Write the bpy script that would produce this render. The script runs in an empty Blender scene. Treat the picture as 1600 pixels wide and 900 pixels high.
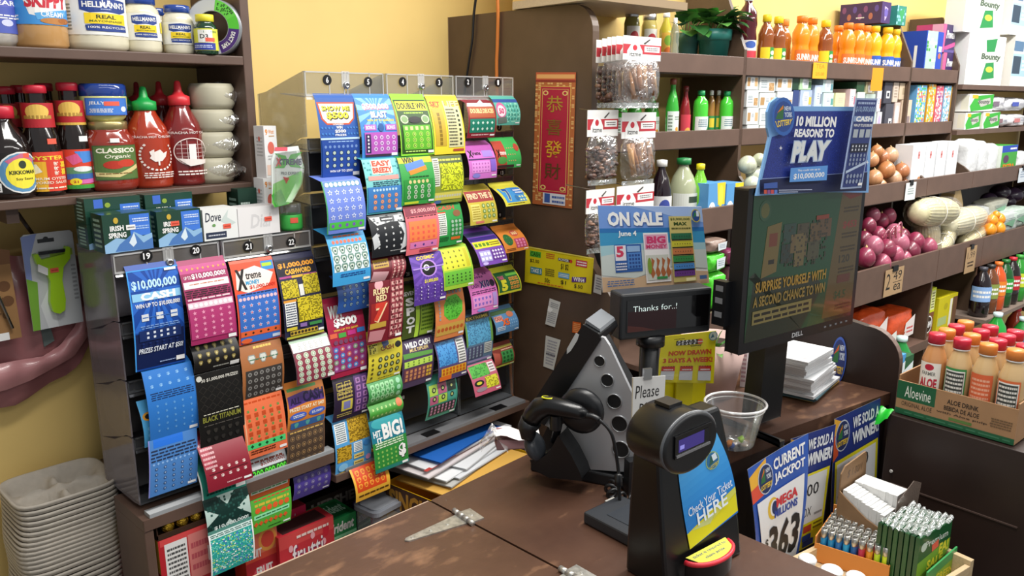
import bpy, bmesh, math, random
from math import sin, cos, pi, radians, sqrt
from mathutils import Vector as V, Matrix as M4
random.seed(7)
SC = bpy.context.scene; COL = SC.collection
# ---------------------------------------------------------------- camera
FPX = 1250.0; PITCH = math.atan(290/FPX); HEAD = radians(43.787); EYE = V((0, 0, 1.63))
cam_d = bpy.data.cameras.new('camera'); cam = bpy.data.objects.new('camera', cam_d); COL.objects.link(cam)
cam_d.sensor_width = 36; cam_d.lens = FPX/1600*36; cam_d.clip_start = .02; cam_d.clip_end = 60
cam.location = EYE; cam.rotation_euler = (pi/2-PITCH, 0, HEAD-pi/2)
SC.camera = cam
# ---------------------------------------------------------------- light and exposure
SC.view_settings.view_transform = 'Standard'; SC.view_settings.look = 'None'
SC.view_settings.gamma = 1; SC.view_settings.use_curve_mapping = False
SC.view_settings.exposure = 0.32
SC.cycles.transparent_max_bounces = 32; SC.cycles.max_bounces = 8
W_ = bpy.data.worlds.new('shop_air'); SC.world = W_; W_.use_nodes = True
W_.node_tree.nodes['Background'].inputs[0].default_value = (.95, .98, 1, 1)
W_.node_tree.nodes['Background'].inputs[1].default_value = .34
def area(name, loc, sx, sy, power, colr=(1, .97, .92)):
    d = bpy.data.lights.new(name, 'AREA'); d.shape = 'RECTANGLE'; d.size = sx; d.size_y = sy; d.energy = power; d.color = colr
    o = bpy.data.objects.new(name, d); COL.objects.link(o); o.location = loc; return o
area('ceiling_lamp', (1.35, .55, 2.95), 2.2, .30, 52)
area('ceiling_lamp', (4.0, .25, 2.95), 2.6, .30, 78)
area('ceiling_lamp', (.9, -1.4, 2.95), 2.6, .30, 20)
area('ceiling_lamp', (3.6, -1.7, 2.95), 2.6, .30, 46)
# ---------------------------------------------------------------- frames: main wall frame and the slightly turned right-hand shelving
FW = V((cos(HEAD), sin(HEAD), 0)); RT = V((sin(HEAD), -cos(HEAD), 0)); ZZ = V((0, 0, 1))
FWD = FW*cos(PITCH)-ZZ*sin(PITCH); UPV = FW*sin(PITCH)+ZZ*cos(PITCH)
def ray(x, y): return RT*(x-800)+FWD*FPX-UPV*(y-450)
def proj(P):
    d = V(P)-EYE; w = d.dot(FWD); return 800+FPX*d.dot(RT)/w, 450-FPX*d.dot(UPV)/w
class Frame:
    def __init__(s, o, yaw):
        s.o = V(o); s.yaw = yaw; s.x = V((cos(yaw), sin(yaw), 0)); s.y = V((-sin(yaw), cos(yaw), 0))
    def w(s, a, b, z): return s.o+s.x*a+s.y*b+ZZ*z
    def loc(s, P): q = P-s.o; return V((q.dot(s.x), q.dot(s.y), q.z))
    def hit(s, x, y, n, k):
        d = ray(x, y)
        if n is ZZ: t = (k-EYE.z)/d.z
        else: t = ((s.o-EYE).dot(n)+k)/d.dot(n)
        return s.loc(EYE+d*t)
    def aty(s, x, y, b): return s.hit(x, y, s.y, b)
    def atx(s, x, y, a): return s.hit(x, y, s.x, a)
    def atz(s, x, y, z): return s.hit(x, y, ZZ, z)
    def sx(s, px, b, z):
        a = 1.0
        for i in range(30):
            p0 = proj(s.w(a, b, z))[0]; p1 = proj(s.w(a+.01, b, z))[0]; a += max(-.5, min(.5, (px-p0)/((p1-p0)*100)))
        return a
    def sz(s, py, a, b):
        z = 1.2
        for i in range(12):
            p0 = proj(s.w(a, b, z))[1]; p1 = proj(s.w(a, b, z+.01))[1]; z += (py-p0)/((p1-p0)*100)
        return z
MF = Frame((0, 0, 0), 0.0); SF = Frame((1.8, 1.42, 0), -radians(5.7))
# ---------------------------------------------------------------- materials
MATS = {}
def lin(c):
    c = c.lstrip('#'); r = [int(c[i:i+2], 16)/255 for i in (0, 2, 4)]
    return [x/12.92 if x <= .04045 else ((x+.055)/1.055)**2.4 for x in r]+[1]
def mat(c, rough=.5, metal=0.0, spec=.5, emit=0, noise=0, nscale=30, coat=0, bump=0, stretch=None):
    k = (c, rough, metal, spec, emit, noise, nscale, coat, bump, stretch)
    if k in MATS: return MATS[k]
    m = bpy.data.materials.new('paint_'+c.strip('#')); m.use_nodes = True; nt = m.node_tree; p = nt.nodes['Principled BSDF']
    L = lin(c); p.inputs['Base Color'].default_value = L
    p.inputs['Roughness'].default_value = rough; p.inputs['Metallic'].default_value = metal
    p.inputs['Specular IOR Level'].default_value = spec; p.inputs['Coat Weight'].default_value = coat
    if emit: p.inputs['Emission Color'].default_value = L; p.inputs['Emission Strength'].default_value = emit
    if noise or bump:
        tc = nt.nodes.new('ShaderNodeTexCoord'); mp = nt.nodes.new('ShaderNodeMapping'); n = nt.nodes.new('ShaderNodeTexNoise')
        mp.inputs['Scale'].default_value = stretch or (1, 1, 1)
        n.inputs['Scale'].default_value = nscale; n.inputs['Detail'].default_value = 6
        nt.links.new(tc.outputs['Object'], mp.inputs[0]); nt.links.new(mp.outputs[0], n.inputs['Vector'])
        if noise:
            r = nt.nodes.new('ShaderNodeValToRGB'); r.color_ramp.elements[0].position = .3; r.color_ramp.elements[1].position = .7
            r.color_ramp.elements[0].color = [x*(1-noise) for x in L[:3]]+[1]; r.color_ramp.elements[1].color = [min(1, x*(1+noise)) for x in L[:3]]+[1]
            nt.links.new(n.outputs[0], r.inputs[0]); nt.links.new(r.outputs[0], p.inputs['Base Color'])
        if bump:
            b = nt.nodes.new('ShaderNodeBump'); b.inputs['Strength'].default_value = bump; b.inputs['Distance'].default_value = .004
            nt.links.new(n.outputs[0], b.inputs['Height']); nt.links.new(b.outputs[0], p.inputs['Normal'])
    MATS[k] = m; return m
def clear(c='#ffffff', solid=.1, gloss=.10, rough=.08, wrinkle=0, body='#ffffff', fr_=.5):
    k = ('clear', c, solid, gloss, rough, wrinkle, body, fr_)
    if k in MATS: return MATS[k]
    m = bpy.data.materials.new('clear_plastic'); m.use_nodes = True; nt = m.node_tree; nt.nodes.clear(); N = nt.nodes.new
    o = N('ShaderNodeOutputMaterial'); t = N('ShaderNodeBsdfTransparent'); g = N('ShaderNodeBsdfGlossy'); d = N('ShaderNodeBsdfDiffuse')
    t.inputs[0].default_value = lin(c); d.inputs[0].default_value = lin(body); g.inputs['Roughness'].default_value = rough; g.inputs[0].default_value = (1, 1, 1, 1)
    a = N('ShaderNodeMixShader'); b = N('ShaderNodeMixShader'); fr = N('ShaderNodeLayerWeight'); fr.inputs[0].default_value = .25
    mm = N('ShaderNodeMath'); mm.operation = 'MULTIPLY_ADD'; mm.inputs[1].default_value = fr_; mm.inputs[2].default_value = gloss
    a.inputs[0].default_value = solid
    nt.links.new(t.outputs[0], a.inputs[1]); nt.links.new(d.outputs[0], a.inputs[2])
    nt.links.new(fr.outputs['Fresnel'], mm.inputs[0]); nt.links.new(mm.outputs[0], b.inputs[0])
    nt.links.new(a.outputs[0], b.inputs[1]); nt.links.new(g.outputs[0], b.inputs[2]); nt.links.new(b.outputs[0], o.inputs[0])
    if wrinkle:
        tc = N('ShaderNodeTexCoord'); n = N('ShaderNodeTexNoise'); n.inputs['Scale'].default_value = 28; n.inputs['Distortion'].default_value = 1.5; bu = N('ShaderNodeBump')
        bu.inputs['Strength'].default_value = wrinkle; bu.inputs['Distance'].default_value = .02
        nt.links.new(tc.outputs['Object'], n.inputs['Vector']); nt.links.new(n.outputs[0], bu.inputs['Height'])
        nt.links.new(bu.outputs[0], g.inputs['Normal']); nt.links.new(bu.outputs[0], d.inputs['Normal'])
    MATS[k] = m; return m
def MT(c): return mat(c) if isinstance(c, str) else c
# ---------------------------------------------------------------- mesh builder
TXT = {}
def glyphs(s, bold=1, ital=0):
    k = (s, bold, ital)
    if k in TXT: return TXT[k]
    cu = bpy.data.curves.new('t', 'FONT'); cu.body = s; cu.resolution_u = 2; cu.offset = .022*bold; cu.shear = ital; cu.size = 1; cu.fill_mode = 'FRONT'
    ob = bpy.data.objects.new('t', cu); COL.objects.link(ob)
    me = bpy.data.meshes.new_from_object(ob)
    vs = [v.co.copy() for v in me.vertices]; fs = [list(p.vertices) for p in me.polygons]
    bpy.data.objects.remove(ob); bpy.data.curves.remove(cu); bpy.data.meshes.remove(me)
    x0 = min(v.x for v in vs); x1 = max(v.x for v in vs); y0 = min(v.y for v in vs); y1 = max(v.y for v in vs)
    TXT[k] = ([((v.x-x0)/(x1-x0+1e-9), (y1-v.y)/(y1-y0+1e-9)) for v in vs], fs, (x1-x0)/(y1-y0+1e-9)); return TXT[k]
STAR = [(.5+.5*(1 if i % 2 == 0 else .45)*sin(i*pi/5), .5-.5*(1 if i % 2 == 0 else .45)*cos(i*pi/5)) for i in range(10)]
CIRC = [(.5+.5*cos(i*pi/5), .5+.5*sin(i*pi/5)) for i in range(10)]
SHAPES = {'o': CIRC, '*': STAR, '#': [(0, 0), (1, 0), (1, 1), (0, 1)], 'd': [(.5, 0), (1, .5), (.5, 1), (0, .5)], 'h': [(.15, 0), (.85, 0), (1, .35), (.7, 1), (.3, 1), (0, .35)]}
def clipu(pts, u, sg, ax=0):
    out = []
    for i, p in enumerate(pts):
        q = pts[(i+1) % len(pts)]; a = (p[ax]-u)*sg; b = (q[ax]-u)*sg
        if a >= 0: out.append(p)
        if a*b < 0: t = a/(a-b); r = [p[0]+(q[0]-p[0])*t, p[1]+(q[1]-p[1])*t]; r[ax] = u; out.append(tuple(r))
    return out
class B:
    def __init__(s): s.v = []; s.f = []; s.m = []; s.sm = []; s.mats = []; s.T = None
    def mi(s, m):
        m = MT(m)
        if m not in s.mats: s.mats.append(m)
        return s.mats.index(m)
    def add(s, vs, fs, m, smooth=False):
        n = len(s.v); T = s.T
        s.v += [tuple(T @ V(p)) if T else tuple(p) for p in vs]; k = s.mi(m)
        for f in fs: s.f.append([i+n for i in f]); s.m.append(k); s.sm.append(smooth)
        return s
    def box(s, x0, x1, y0, y1, z0, z1, m):
        p = [(x, y, z) for x in (x0, x1) for y in (y0, y1) for z in (z0, z1)]
        return s.add(p, [(0, 1, 3, 2), (4, 6, 7, 5), (0, 4, 5, 1), (2, 3, 7, 6), (0, 2, 6, 4), (1, 5, 7, 3)], m)
    def lathe(s, prof, m, n=20, c=(0, 0, 0), smooth=True, sx=1, sy=1, rot=0, caps=True):
        vs = [(c[0]+r*sx*cos(rot+2*pi*i/n), c[1]+r*sy*sin(rot+2*pi*i/n), c[2]+z) for r, z in prof for i in range(n)]
        fs = [(j*n+i, j*n+(i+1) % n, (j+1)*n+(i+1) % n, (j+1)*n+i) for j in range(len(prof)-1) for i in range(n)]
        s.add(vs, fs, m, smooth)
        if caps: s.add(vs[:n], [tuple(reversed(range(n)))], m); s.add(vs[-n:], [tuple(range(n))], m)
        return s
    def tube(s, pts, r, m, n=8, caps=True):
        pts = [V(p) for p in pts]; vs = []; up = V((0, 0, 1)); prev = None
        for i, p in enumerate(pts):
            t = (pts[min(i+1, len(pts)-1)]-pts[max(i-1, 0)]).normalized()
            if prev is None: a = t.cross(V((.3, .2, 1))).normalized()
            else: a = (prev-t*prev.dot(t)).normalized()
            prev = a; b = t.cross(a); rr = r[i] if isinstance(r, (list, tuple)) else r
            vs += [p+(a*cos(2*pi*k/n)+b*sin(2*pi*k/n))*rr for k in range(n)]
        fs = [(j*n+i, j*n+(i+1) % n, (j+1)*n+(i+1) % n, (j+1)*n+i) for j in range(len(pts)-1) for i in range(n)]
        if caps: fs += [tuple(reversed(range(n))), tuple(range(len(vs)-n, len(vs)))]
        return s.add(vs, fs, m, True)
    def sph(s, c, r, m, n=14, k=9, fn=None):
        r = (r, r, r) if not isinstance(r, (tuple, list)) else r; vs = []
        for j in range(k+1):
            a = pi*j/k
            for i in range(n):
                d = V((sin(a)*cos(2*pi*i/n), sin(a)*sin(2*pi*i/n), cos(a))); g = fn(d) if fn else 1
                vs.append((c[0]+d.x*r[0]*g, c[1]+d.y*r[1]*g, c[2]+d.z*r[2]*g))
        return s.add(vs, [(j*n+i, j*n+(i+1) % n, (j+1)*n+(i+1) % n, (j+1)*n+i) for j in range(k) for i in range(n)], m, True)
    def prism(s, out, ax, d0, d1, m, smooth=False):
        # outline in the plane across axis ax, extruded from d0 to d1
        def P(a, b, d): return (d, a, b) if ax == 'x' else (a, d, b) if ax == 'y' else (a, b, d)
        n = len(out); vs = [P(a, b, d0) for a, b in out]+[P(a, b, d1) for a, b in out]
        s.add(vs, [tuple(range(n)), tuple(reversed(range(n, 2*n)))], m)
        return s.add(vs, [(i, (i+1) % n, n+(i+1) % n, n+i) for i in range(n)], m, smooth)
    def grid(s, fn, nu, nv, m, smooth=True):
        vs = [fn(i/nu, j/nv) for j in range(nv+1) for i in range(nu+1)]
        return s.add(vs, [(j*(nu+1)+i, j*(nu+1)+i+1, (j+1)*(nu+1)+i+1, (j+1)*(nu+1)+i) for j in range(nv) for i in range(nu)], m, smooth)
    # flat artwork printed on a surface: mp(u, v, lift) gives the point; u right, v down, both 0..1
    def art(s, mp, ops, k0=1, eps=.00010, nv=6, du=0, dv=0):
        k = k0; asp = (V(mp(1, .5, 0))-V(mp(0, .5, 0))).length/max(1e-6, (V(mp(.5, 1, 0))-V(mp(.5, 0, 0))).length)
        def emit(vs, fs, c, e):
            if not du and not dv: s.add([mp(x, y, e) for x, y in vs], fs, c); return
            P_ = [[vs[i] for i in f] for f in fs]
            for ax, d in ((0, du), (1, dv)):
                if not d: continue
                out = []
                for pts in P_:
                    a = min(p[ax] for p in pts); b = max(p[ax] for p in pts)
                    if b-a < d: out.append(pts); continue
                    i = math.floor(a/d)
                    while i*d < b:
                        q = clipu(clipu(pts, i*d, 1, ax), (i+1)*d, -1, ax); i += 1
                        if len(q) > 2: out.append(q)
                P_ = out
            for q in P_: s.add([mp(x, y, e) for x, y in q], [tuple(range(len(q)))], c)
        for op in ops:
            t = op[0]; e = k*eps
            def poly(pts, c): emit(pts, [tuple(range(len(pts)))], c, e)
            if t == 'r':
                _, x0, y0, x1, y1, c = op; a = max(1, int((y1-y0)*nv+.5)); b = max(1, int((x1-x0)*(1/du if du else 4)+.5))
                s.grid(lambda u, w: mp(x0+(x1-x0)*u, y0+(y1-y0)*w, e), b, a, c, False)
            elif t == 'e':
                _, cx, cy, rx, ry, c = op; poly([(cx+rx*cos(i*pi/9), cy+ry*sin(i*pi/9)) for i in range(18)], c)
            elif t == 'p': poly(op[1], op[2])
            elif t == 't':
                _, q, x0, y0, x1, y1, c = op[:7]; bold = op[7] if len(op) > 7 else 1; it = op[8] if len(op) > 8 else 0
                gv, gf, ga = glyphs(q, bold, it); emit([(x0+(x1-x0)*x, y0+(y1-y0)*y) for x, y in gv], gf, c, e)
            elif t == 'g':
                _, sh, nx, ny, x0, y0, x1, y1, c, sz = op[:10]; dx = (x1-x0)/nx; dy = (y1-y0)/ny
                if len(sh) > 1 or sh not in SHAPES: gv, gf, ga = glyphs(sh, 1)
                else: gv = SHAPES[sh]; gf = [list(range(len(gv)))]
                w = dx*sz; h = min(dy*sz, w*asp) if len(op) < 11 else dy*sz; w = min(w, h/asp) if len(op) < 11 else w
                for j in range(ny):
                    for i in range(nx):
                        cx = x0+dx*(i+.5); cy = y0+dy*(j+.5)
                        cc = c[(i*7+j*3) % len(c)] if isinstance(c, list) else c
                        emit([(cx+(x-.5)*w, cy+(y-.5)*h) for x, y in gv], gf, cc, e)
            elif t == 'n':
                _, x0, y0, x1, y1, nx, ny, c, pr = op; rn = random.Random(int(x0*99+y1*999+nx)); vs = []; fs = []
                for j in range(ny):
                    for i in range(nx):
                        if rn.random() < pr:
                            a = x0+(x1-x0)*i/nx; b = y0+(y1-y0)*j/ny; a2 = a+(x1-x0)/nx*.8; b2 = b+(y1-y0)/ny*.8; q = len(vs)
                            vs += [mp(a, b, e), mp(a2, b, e), mp(a2, b2, e), mp(a, b2, e)]; fs.append((q, q+1, q+2, q+3))
                if fs: s.add(vs, fs, c)
            elif t == 'l':
                _, x0, y0, x1, y1, n, c = op; rn = random.Random(int(y0*999+n)); dy = (y1-y0)/n
                for j in range(n):
                    b = y0+dy*(j+.25); x = x0+rn.random()*.06*(x1-x0)
                    while x < x1-.03*(x1-x0):
                        q = min(x1, x+(x1-x0)*(.06+.12*rn.random())); poly([(x, b), (q, b), (q, b+dy*.5), (x, b+dy*.5)], c); x = q+.025*(x1-x0)
            elif t == 'b':
                _, cx, cy, x0, y0, x1, y1, n, c = op
                for i in range(n):
                    a0 = 2*pi*i/n; a1 = a0+pi/n; q = []
                    for a in (a0, a1):
                        dx, dy = cos(a), sin(a); tt = 1e9
                        if dx > 1e-6: tt = min(tt, (x1-cx)/dx)
                        if dx < -1e-6: tt = min(tt, (x0-cx)/dx)
                        if dy > 1e-6: tt = min(tt, (y1-cy)/dy)
                        if dy < -1e-6: tt = min(tt, (y0-cy)/dy)
                        q.append((cx+dx*tt, cy+dy*tt))
                    poly([(cx, cy)]+q, c)
            k += 1
        return s
    def plane(s, o, u, v, n, ops, base=None, k0=1, eps=.00010):
        o, u, v, n = V(o), V(u), V(v), V(n).normalized()
        if base: ops = [('r', 0, 0, 1, 1, base)]+list(ops)
        return s.art(lambda a, b, e: o+u*a+v*b+n*e, ops, k0, eps)
    def front(s, x0, x1, y, z0, z1, ops, base=None, eps=.0001): return s.plane((x0, y, z1), (x1-x0, 0, 0), (0, 0, z0-z1), (0, -1, 0), ops, base, 1, eps)
    def leftside(s, x, y0, y1, z0, z1, ops, base=None): return s.plane((x, y1, z1), (0, y0-y1, 0), (0, 0, z0-z1), (-1, 0, 0), ops, base)
    def topside(s, x0, x1, y0, y1, z, ops, base=None): return s.plane((x0, y1, z), (x1-x0, 0, 0), (0, y0-y1, 0), (0, 0, 1), ops, base)
    def wrap(s, r, z0, z1, a0, a1, ops, base=None, c=(0, 0), sy=1, r2=None):
        # curved label from angle a0 to a1 (left to right seen from outside), radius r at the bottom and r2 at the top
        r2 = r if r2 is None else r2
        def mp(a, b, e):
            t = a0+(a1-a0)*a; R = r2+(r-r2)*b+e+.0006; return V((c[0]+R*cos(t), c[1]+R*sy*sin(t), z1+(z0-z1)*b))
        if base:
            s.grid(lambda u, w: mp(u, w, 0), 14, 2, base)
        return s.art(mp, ops, du=1/14, eps=.00012)
    def obj(s, name, parent=None, bevel=0, seg=2, **kw):
        me = bpy.data.meshes.new(name); me.from_pydata(s.v, [], s.f)
        for m in s.mats: me.materials.append(m)
        me.polygons.foreach_set('material_index', s.m); me.polygons.foreach_set('use_smooth', s.sm); me.update()
        o = bpy.data.objects.new(name, me); COL.objects.link(o)
        if parent: o.parent = parent
        if bevel:
            b = o.modifiers.new('soft_edges', 'BEVEL'); b.width = bevel; b.segments = seg; b.limit_method = 'ANGLE'; b.angle_limit = radians(40)
        for k, v_ in kw.items(): o[k] = v_
        return o
def tag(o, label, cat, group=None):
    o['label'] = label; o['category'] = cat
    if group: o['group'] = group
    return o
def thing(name, label, cat, loc=(0, 0, 0), rz=0, group=None):
    o = bpy.data.objects.new(name, None); COL.objects.link(o); o.empty_display_size = .02
    o.location = loc; o.rotation_euler = (0, 0, rz); return tag(o, label, cat, group)
KIDS = {}
def kids(o): return [c for c in COL.objects if c.parent is o]
def dup(root, loc, rz=None, label=None, group=None):
    def cp(o, par):
        c = o.copy(); COL.objects.link(c); c.parent = par
        if o.name not in KIDS: KIDS[o.name] = kids(o)
        for k in KIDS[o.name]: cp(k, c)
        return c
    r = cp(root, None); r.location = loc
    if rz is not None: r.rotation_euler[2] = rz
    if label: r['label'] = label
    if group: r['group'] = group
    return r
def struct(b, name, **kw): o = b.obj(name, **kw); o['kind'] = 'structure'; return o
def at(o, loc, rz=0): o.location = loc; o.rotation_euler = (0, 0, rz); return o
def arc(cx, cy, r, a0, a1, n): return [(cx+r*cos(radians(a0+(a1-a0)*i/n)), cy+r*sin(radians(a0+(a1-a0)*i/n))) for i in range(n+1)]
BROWN = mat('#574436', .42, noise=.10, nscale=14, bump=.05)
BROWN2 = mat('#5f4a40', .45, noise=.10, nscale=14, bump=.05)
DARK = mat('#2a1d19', .4, noise=.12, nscale=12)
WHITE = mat('#e8e8e6', .6); BLACK = mat('#121214', .35); GREY = mat('#55585c', .5)
YEL = mat('#e8c87c', .6, noise=.05, nscale=3)
ACR = clear('#e9ecee', .10, .06, .06, body='#c8ccd0'); SMOKE = clear('#8d9096', .22, .05, .1, body='#6d6f75'); FILM = clear('#ffffff', .10, .20, .10, wrinkle=1.0)
STEEL = mat('#b9bbbe', .28, 1.0)
# ================================================================ SETTING
b = B(); b.box(-2.2, 2.3, 2.01, 2.10, 0, 3.1, YEL); struct(b, 'wall_back')
b = B(); b.box(.02, 8, .26, .36, 0, 3.1, YEL); o = struct(b, 'wall_right'); at(o, SF.o, SF.yaw)
b = B(); b.box(-2.2, 9, -3.5, 2.1, -.05, 0, mat('#6b6762', .6, noise=.1)); struct(b, 'floor')
# ---------------------------------------------------------------- brown end panel of the right shelving (main frame, X = 1.8)
PX = 1.80
t = thing('end_panel', 'tall dark brown end panel with rounded top corner beside the ticket dispensers', 'panel', (PX, 1.42, 0))
out = [(.59, 0), (.59, 1.895), (.09, 1.895)]+[(q[0], q[1]) for q in arc(.075, 1.82, .075, 90, 180, 8)]+[(0, 1.20), (-.015, 1.17), (-.05, 1.13), (-.09, 1.08), (-.10, 1.02), (-.10, 0)]
b = B(); b.prism([(y, z) for y, z in out], 'x', 0, .028, BROWN); b.obj('board', t, bevel=.003)
b = B(); b.box(-.001, .0, .588, .591, 0, 1.896, mat('#a58b62', .7)); b.obj('raw_edge', t)
tp = B(); tp.box(-.012, .40, -.02, .30, 0, .022, mat('#c8b79c', .6, noise=.12, nscale=40, stretch=(1, 12, 12)))
tp.box(-.012, .40, -.0215, -.02, 0, .022, mat('#8f7a5e', .7)); o = tp.obj('plywood_board'); at(o, SF.w(-.02, 0.0, 1.897), SF.yaw); tag(o, 'pale plywood board lying on top of the brown end panel', 'board')
# ---------------------------------------------------------------- left wall shelf
t = thing('wall_shelf', 'brown wooden wall shelf above the left dispenser holding jars and sauces', 'shelf', (0, 1.766, 1.427))
B().box(.951, .973, 0, .242, -.012, .75, BROWN2).obj('side_panel', t, bevel=.002)
B().box(-1.2, .951, 0, .242, .286, .306, BROWN2).obj('shelf_board', t, bevel=.002)
B().box(-1.2, .951, 0, .242, 0, .018, BROWN2).obj('shelf_board', t, bevel=.002)
b = B(); b.box(.44, .462, .03, .242, -.03, 0, BROWN2); b.tube([(.463, .04, -.012), (.53, .20, -.085)], .004, DARK); b.obj('bracket', t)
# ---------------------------------------------------------------- parts of a ticket dispenser: two columns wide
def disc(t, x, y, z, n, r=.0105, tilt=0):
    b = B(); b.T = M4.Translation((x, y, z)) @ M4.Rotation(pi/2, 4, 'X')
    b.lathe([(r, 0), (r, .0015)], BLACK, 20)
    b.plane((-r*.62, r*.55, .0015), (r*1.24, 0, 0), (0, -r*1.1, 0), (0, 0, 1), [('t', str(n), .02 if n > 9 else .27, .0, .98 if n > 9 else .73, 1, '#ffffff', .9)])
    b.obj('number_disc', t, label='black disc with white number %d' % n)
def dispenser(label, x0, x1, z0, z1, slots, nums, ybk, smoky, clear_top, yf=1.65):
    t = thing('ticket_dispenser', label, 'dispenser', (x0, yf, z0)); w = x1-x0; h = z1-z0; SIDE = clear('#cfcad2', .34, .07, .12, body='#a49ea6') if smoky else ACR
    zs = [s-z0 for s in slots]+[0]
    for k, xx in enumerate((0, w-.003)):
        b = B(); tops = [h]+[s+.03 for s in zs[1:-1]]
        for i in range(len(zs)-1):
            za = tops[i]; zb = tops[i+1] if i+1 < len(tops) else 0
            b.prism([(0, zb+.004), (0, za), (.085 if i == 0 else .02, za-.022 if i == 0 and not smoky else za), (.17, za-(0 if i == 0 and smoky else .045)), (ybk-yf, za-(0 if i == 0 and smoky else .05)), (ybk-yf, max(0, zb-.05)), (.10, max(0, zb-.03)), (.03, zb)], 'x', xx, xx+.003, ACR if (i == 0 and clear_top) else SIDE)
        b.obj('side_pane', t)
    for i in range(len(zs)-1):
        za = h if i == 0 else zs[i]+.03; H = ACR if i == 0 and clear_top else clear('#c0bcbc', .38, .08, .1, body='#8c8784') if i == 0 else SMOKE; ED = clear('#e8e8e8', .45, .2, .05) if i == 0 else clear('#b0b2b6', .35, .10, .1, body='#6f7276')
        b = B(); b.box(.003, w-.003, 0, .003, zs[i]+.006, za, H)
        for q in (.02, .30, .48, .52, .80, .98): b.box(w*q-.0012, w*q+.0012, -.002, 0, zs[i]+.004, za, ED)
        b.box(.003, w-.003, -.003, .001, zs[i]+.004, zs[i]+.008, ED); b.box(.003, w-.003, -.002, .003, za-.003, za, ED); b.obj('header_strip', t)
        b = B(); b.prism([(-.004, zs[i]-.004), (-.004, zs[i]-.002), (.0, zs[i]+.004), (.11, zs[i]+.012), (.11, zs[i]+.009), (.0, zs[i]+.001)], 'x', .004, w-.004, SMOKE if not (i == 0 and clear_top) else clear('#ffffff', .35, .15, .06)); b.obj('feed_ramp', t)
        if i:
            B().box(.004, w-.004, .03, .033, zs[i+1]+.032, zs[i]-.002, mat('#2e2d30', .35)).obj('bin_front', t)
    if smoky:
        b = B(); b.box(.003, w-.003, ybk-yf-.003, ybk-yf, 0, h-.05, mat('#29282b', .5)); b.obj('back_panel', t)
        for i in range(4):
            zc = zs[i]-.06; b = B(); b.grid(lambda u, v: V((.006+(w-.012)*v, .110+.056*sin(2*pi*u), zc+.050*cos(2*pi*u))), 22, 1, mat('#c4bfc6', .6)); b.obj('ticket_roll', t)
    B().box(0.003, w-.003, .004, ybk-yf, 0, .004, GREY).obj('floor_plate', t)
    if smoky: B().box(0, w, 0, ybk-yf, h, h+.002, SMOKE).obj('top_plate', t)
    b = B(); b.T = M4.Translation((w/2, -.001, h-.03)) @ M4.Rotation(pi/2, 4, 'X')
    b.lathe([(.0085, 0), (.0085, .006), (.0065, .008), (.003, .008), (.003, .006)], STEEL, 18); b.obj('lock', t, label='round chrome cam lock')
    B().box(w/2-.011, w/2+.011, -.0015, 0, h-.035, h+.002, clear('#ffffff', .4, .25, .05)).obj('lock_clip', t)
    for n, px, py in nums:
        yy = yf-.002 if py < 140 or smoky else yf+.029; q = MF.aty(px, py, yy); disc(t, q.x-x0, yy-yf+.0005, q.z-z0, n, .012 if py < 140 or smoky else .010)
    return t
BS = [1.64, 1.518, 1.389, 1.26, 1.133, .998, .885]
dispenser('clear ticket dispenser column with slots 6 and 5, left in the tall block', 1.032, 1.262, .725, 1.70, BS, [(6, 511, 125), (5, 575, 128)], 1.86, 0, 1)
dispenser('clear ticket dispenser column with slots 4 and 3, middle of the tall block', 1.265, 1.495, .725, 1.70, BS, [(4, 629, 128), (3, 686, 129), (28, 637, 428), (48, 629, 621)], 1.86, 0, 1)
dispenser('clear ticket dispenser column with slots 2 and 1, against the brown panel', 1.498, 1.728, .725, 1.70, BS, [(2, 731, 128), (1, 778, 129), (7, 780, 199), (13, 784, 270), (26, 735, 410), (9, 781, 336)], 1.86, 0, 1)
AS = [1.292, 1.165, 1.04, .915]
dispenser('smoky ticket dispenser column with slots 19 and 20 under the soap boxes', .574, .800, .79, 1.335, AS, [(19, 229, 400), (20, 306, 391)], 1.84, 1, 0)
dispenser('smoky ticket dispenser column with slots 21 and 22 beside the tall block', .803, 1.029, .79, 1.335, AS, [(21, 388, 385), (22, 455, 378)], 1.84, 1, 0)
# rack the dispensers stand on
t = thing('dispenser_rack', 'brown wooden rack with grey trays carrying the ticket dispensers', 'rack', (0, 1.60, 0))
b = B(); b.prism([(.56, 0), (1.029, 0), (1.029, .38), (.61, .38), (.61, .16), (.56, .16)], 'z', .755, .780, BROWN2); b.obj('top_board', t, bevel=.002)
B().box(1.030, 1.75, .0, .38, .695, .716, BROWN2).obj('top_board', t, bevel=.002)
b = B(); b.box(.575, 1.03, .002, .03, .780, .7885, mat('#9a9da0', .5)); b.box(.575, .72, .002, .02, .7885, .789, mat('#b9bcbf', .5)); b.obj('grey_tray', t)
b = B(); b.box(1.06, 1.73, .0, .05, .716, .7245, mat('#77787b', .5)); 
for x in (1.33, 1.60): b.box(x, x+.05, .001, .03, .7245, .726, BLACK)
b.obj('grey_tray', t)
B().box(.56, .580, .002, .16, 0, .755, BROWN2).obj('side_panel', t, bevel=.002)
B().box(1.728, 1.75, .002, .38, 0, .695, BROWN2).obj('side_panel', t, bevel=.002)
B().prism([(.582, -.22), (1.727, -.22), (1.727, .358), (.625, .358), (.625, .16), (.582, .16)], 'z', .435, .455, BROWN2).obj('lower_board', t)
B().box(.625, 1.727, .36, .38, .435, .690, DARK).obj('back_board', t)
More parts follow.
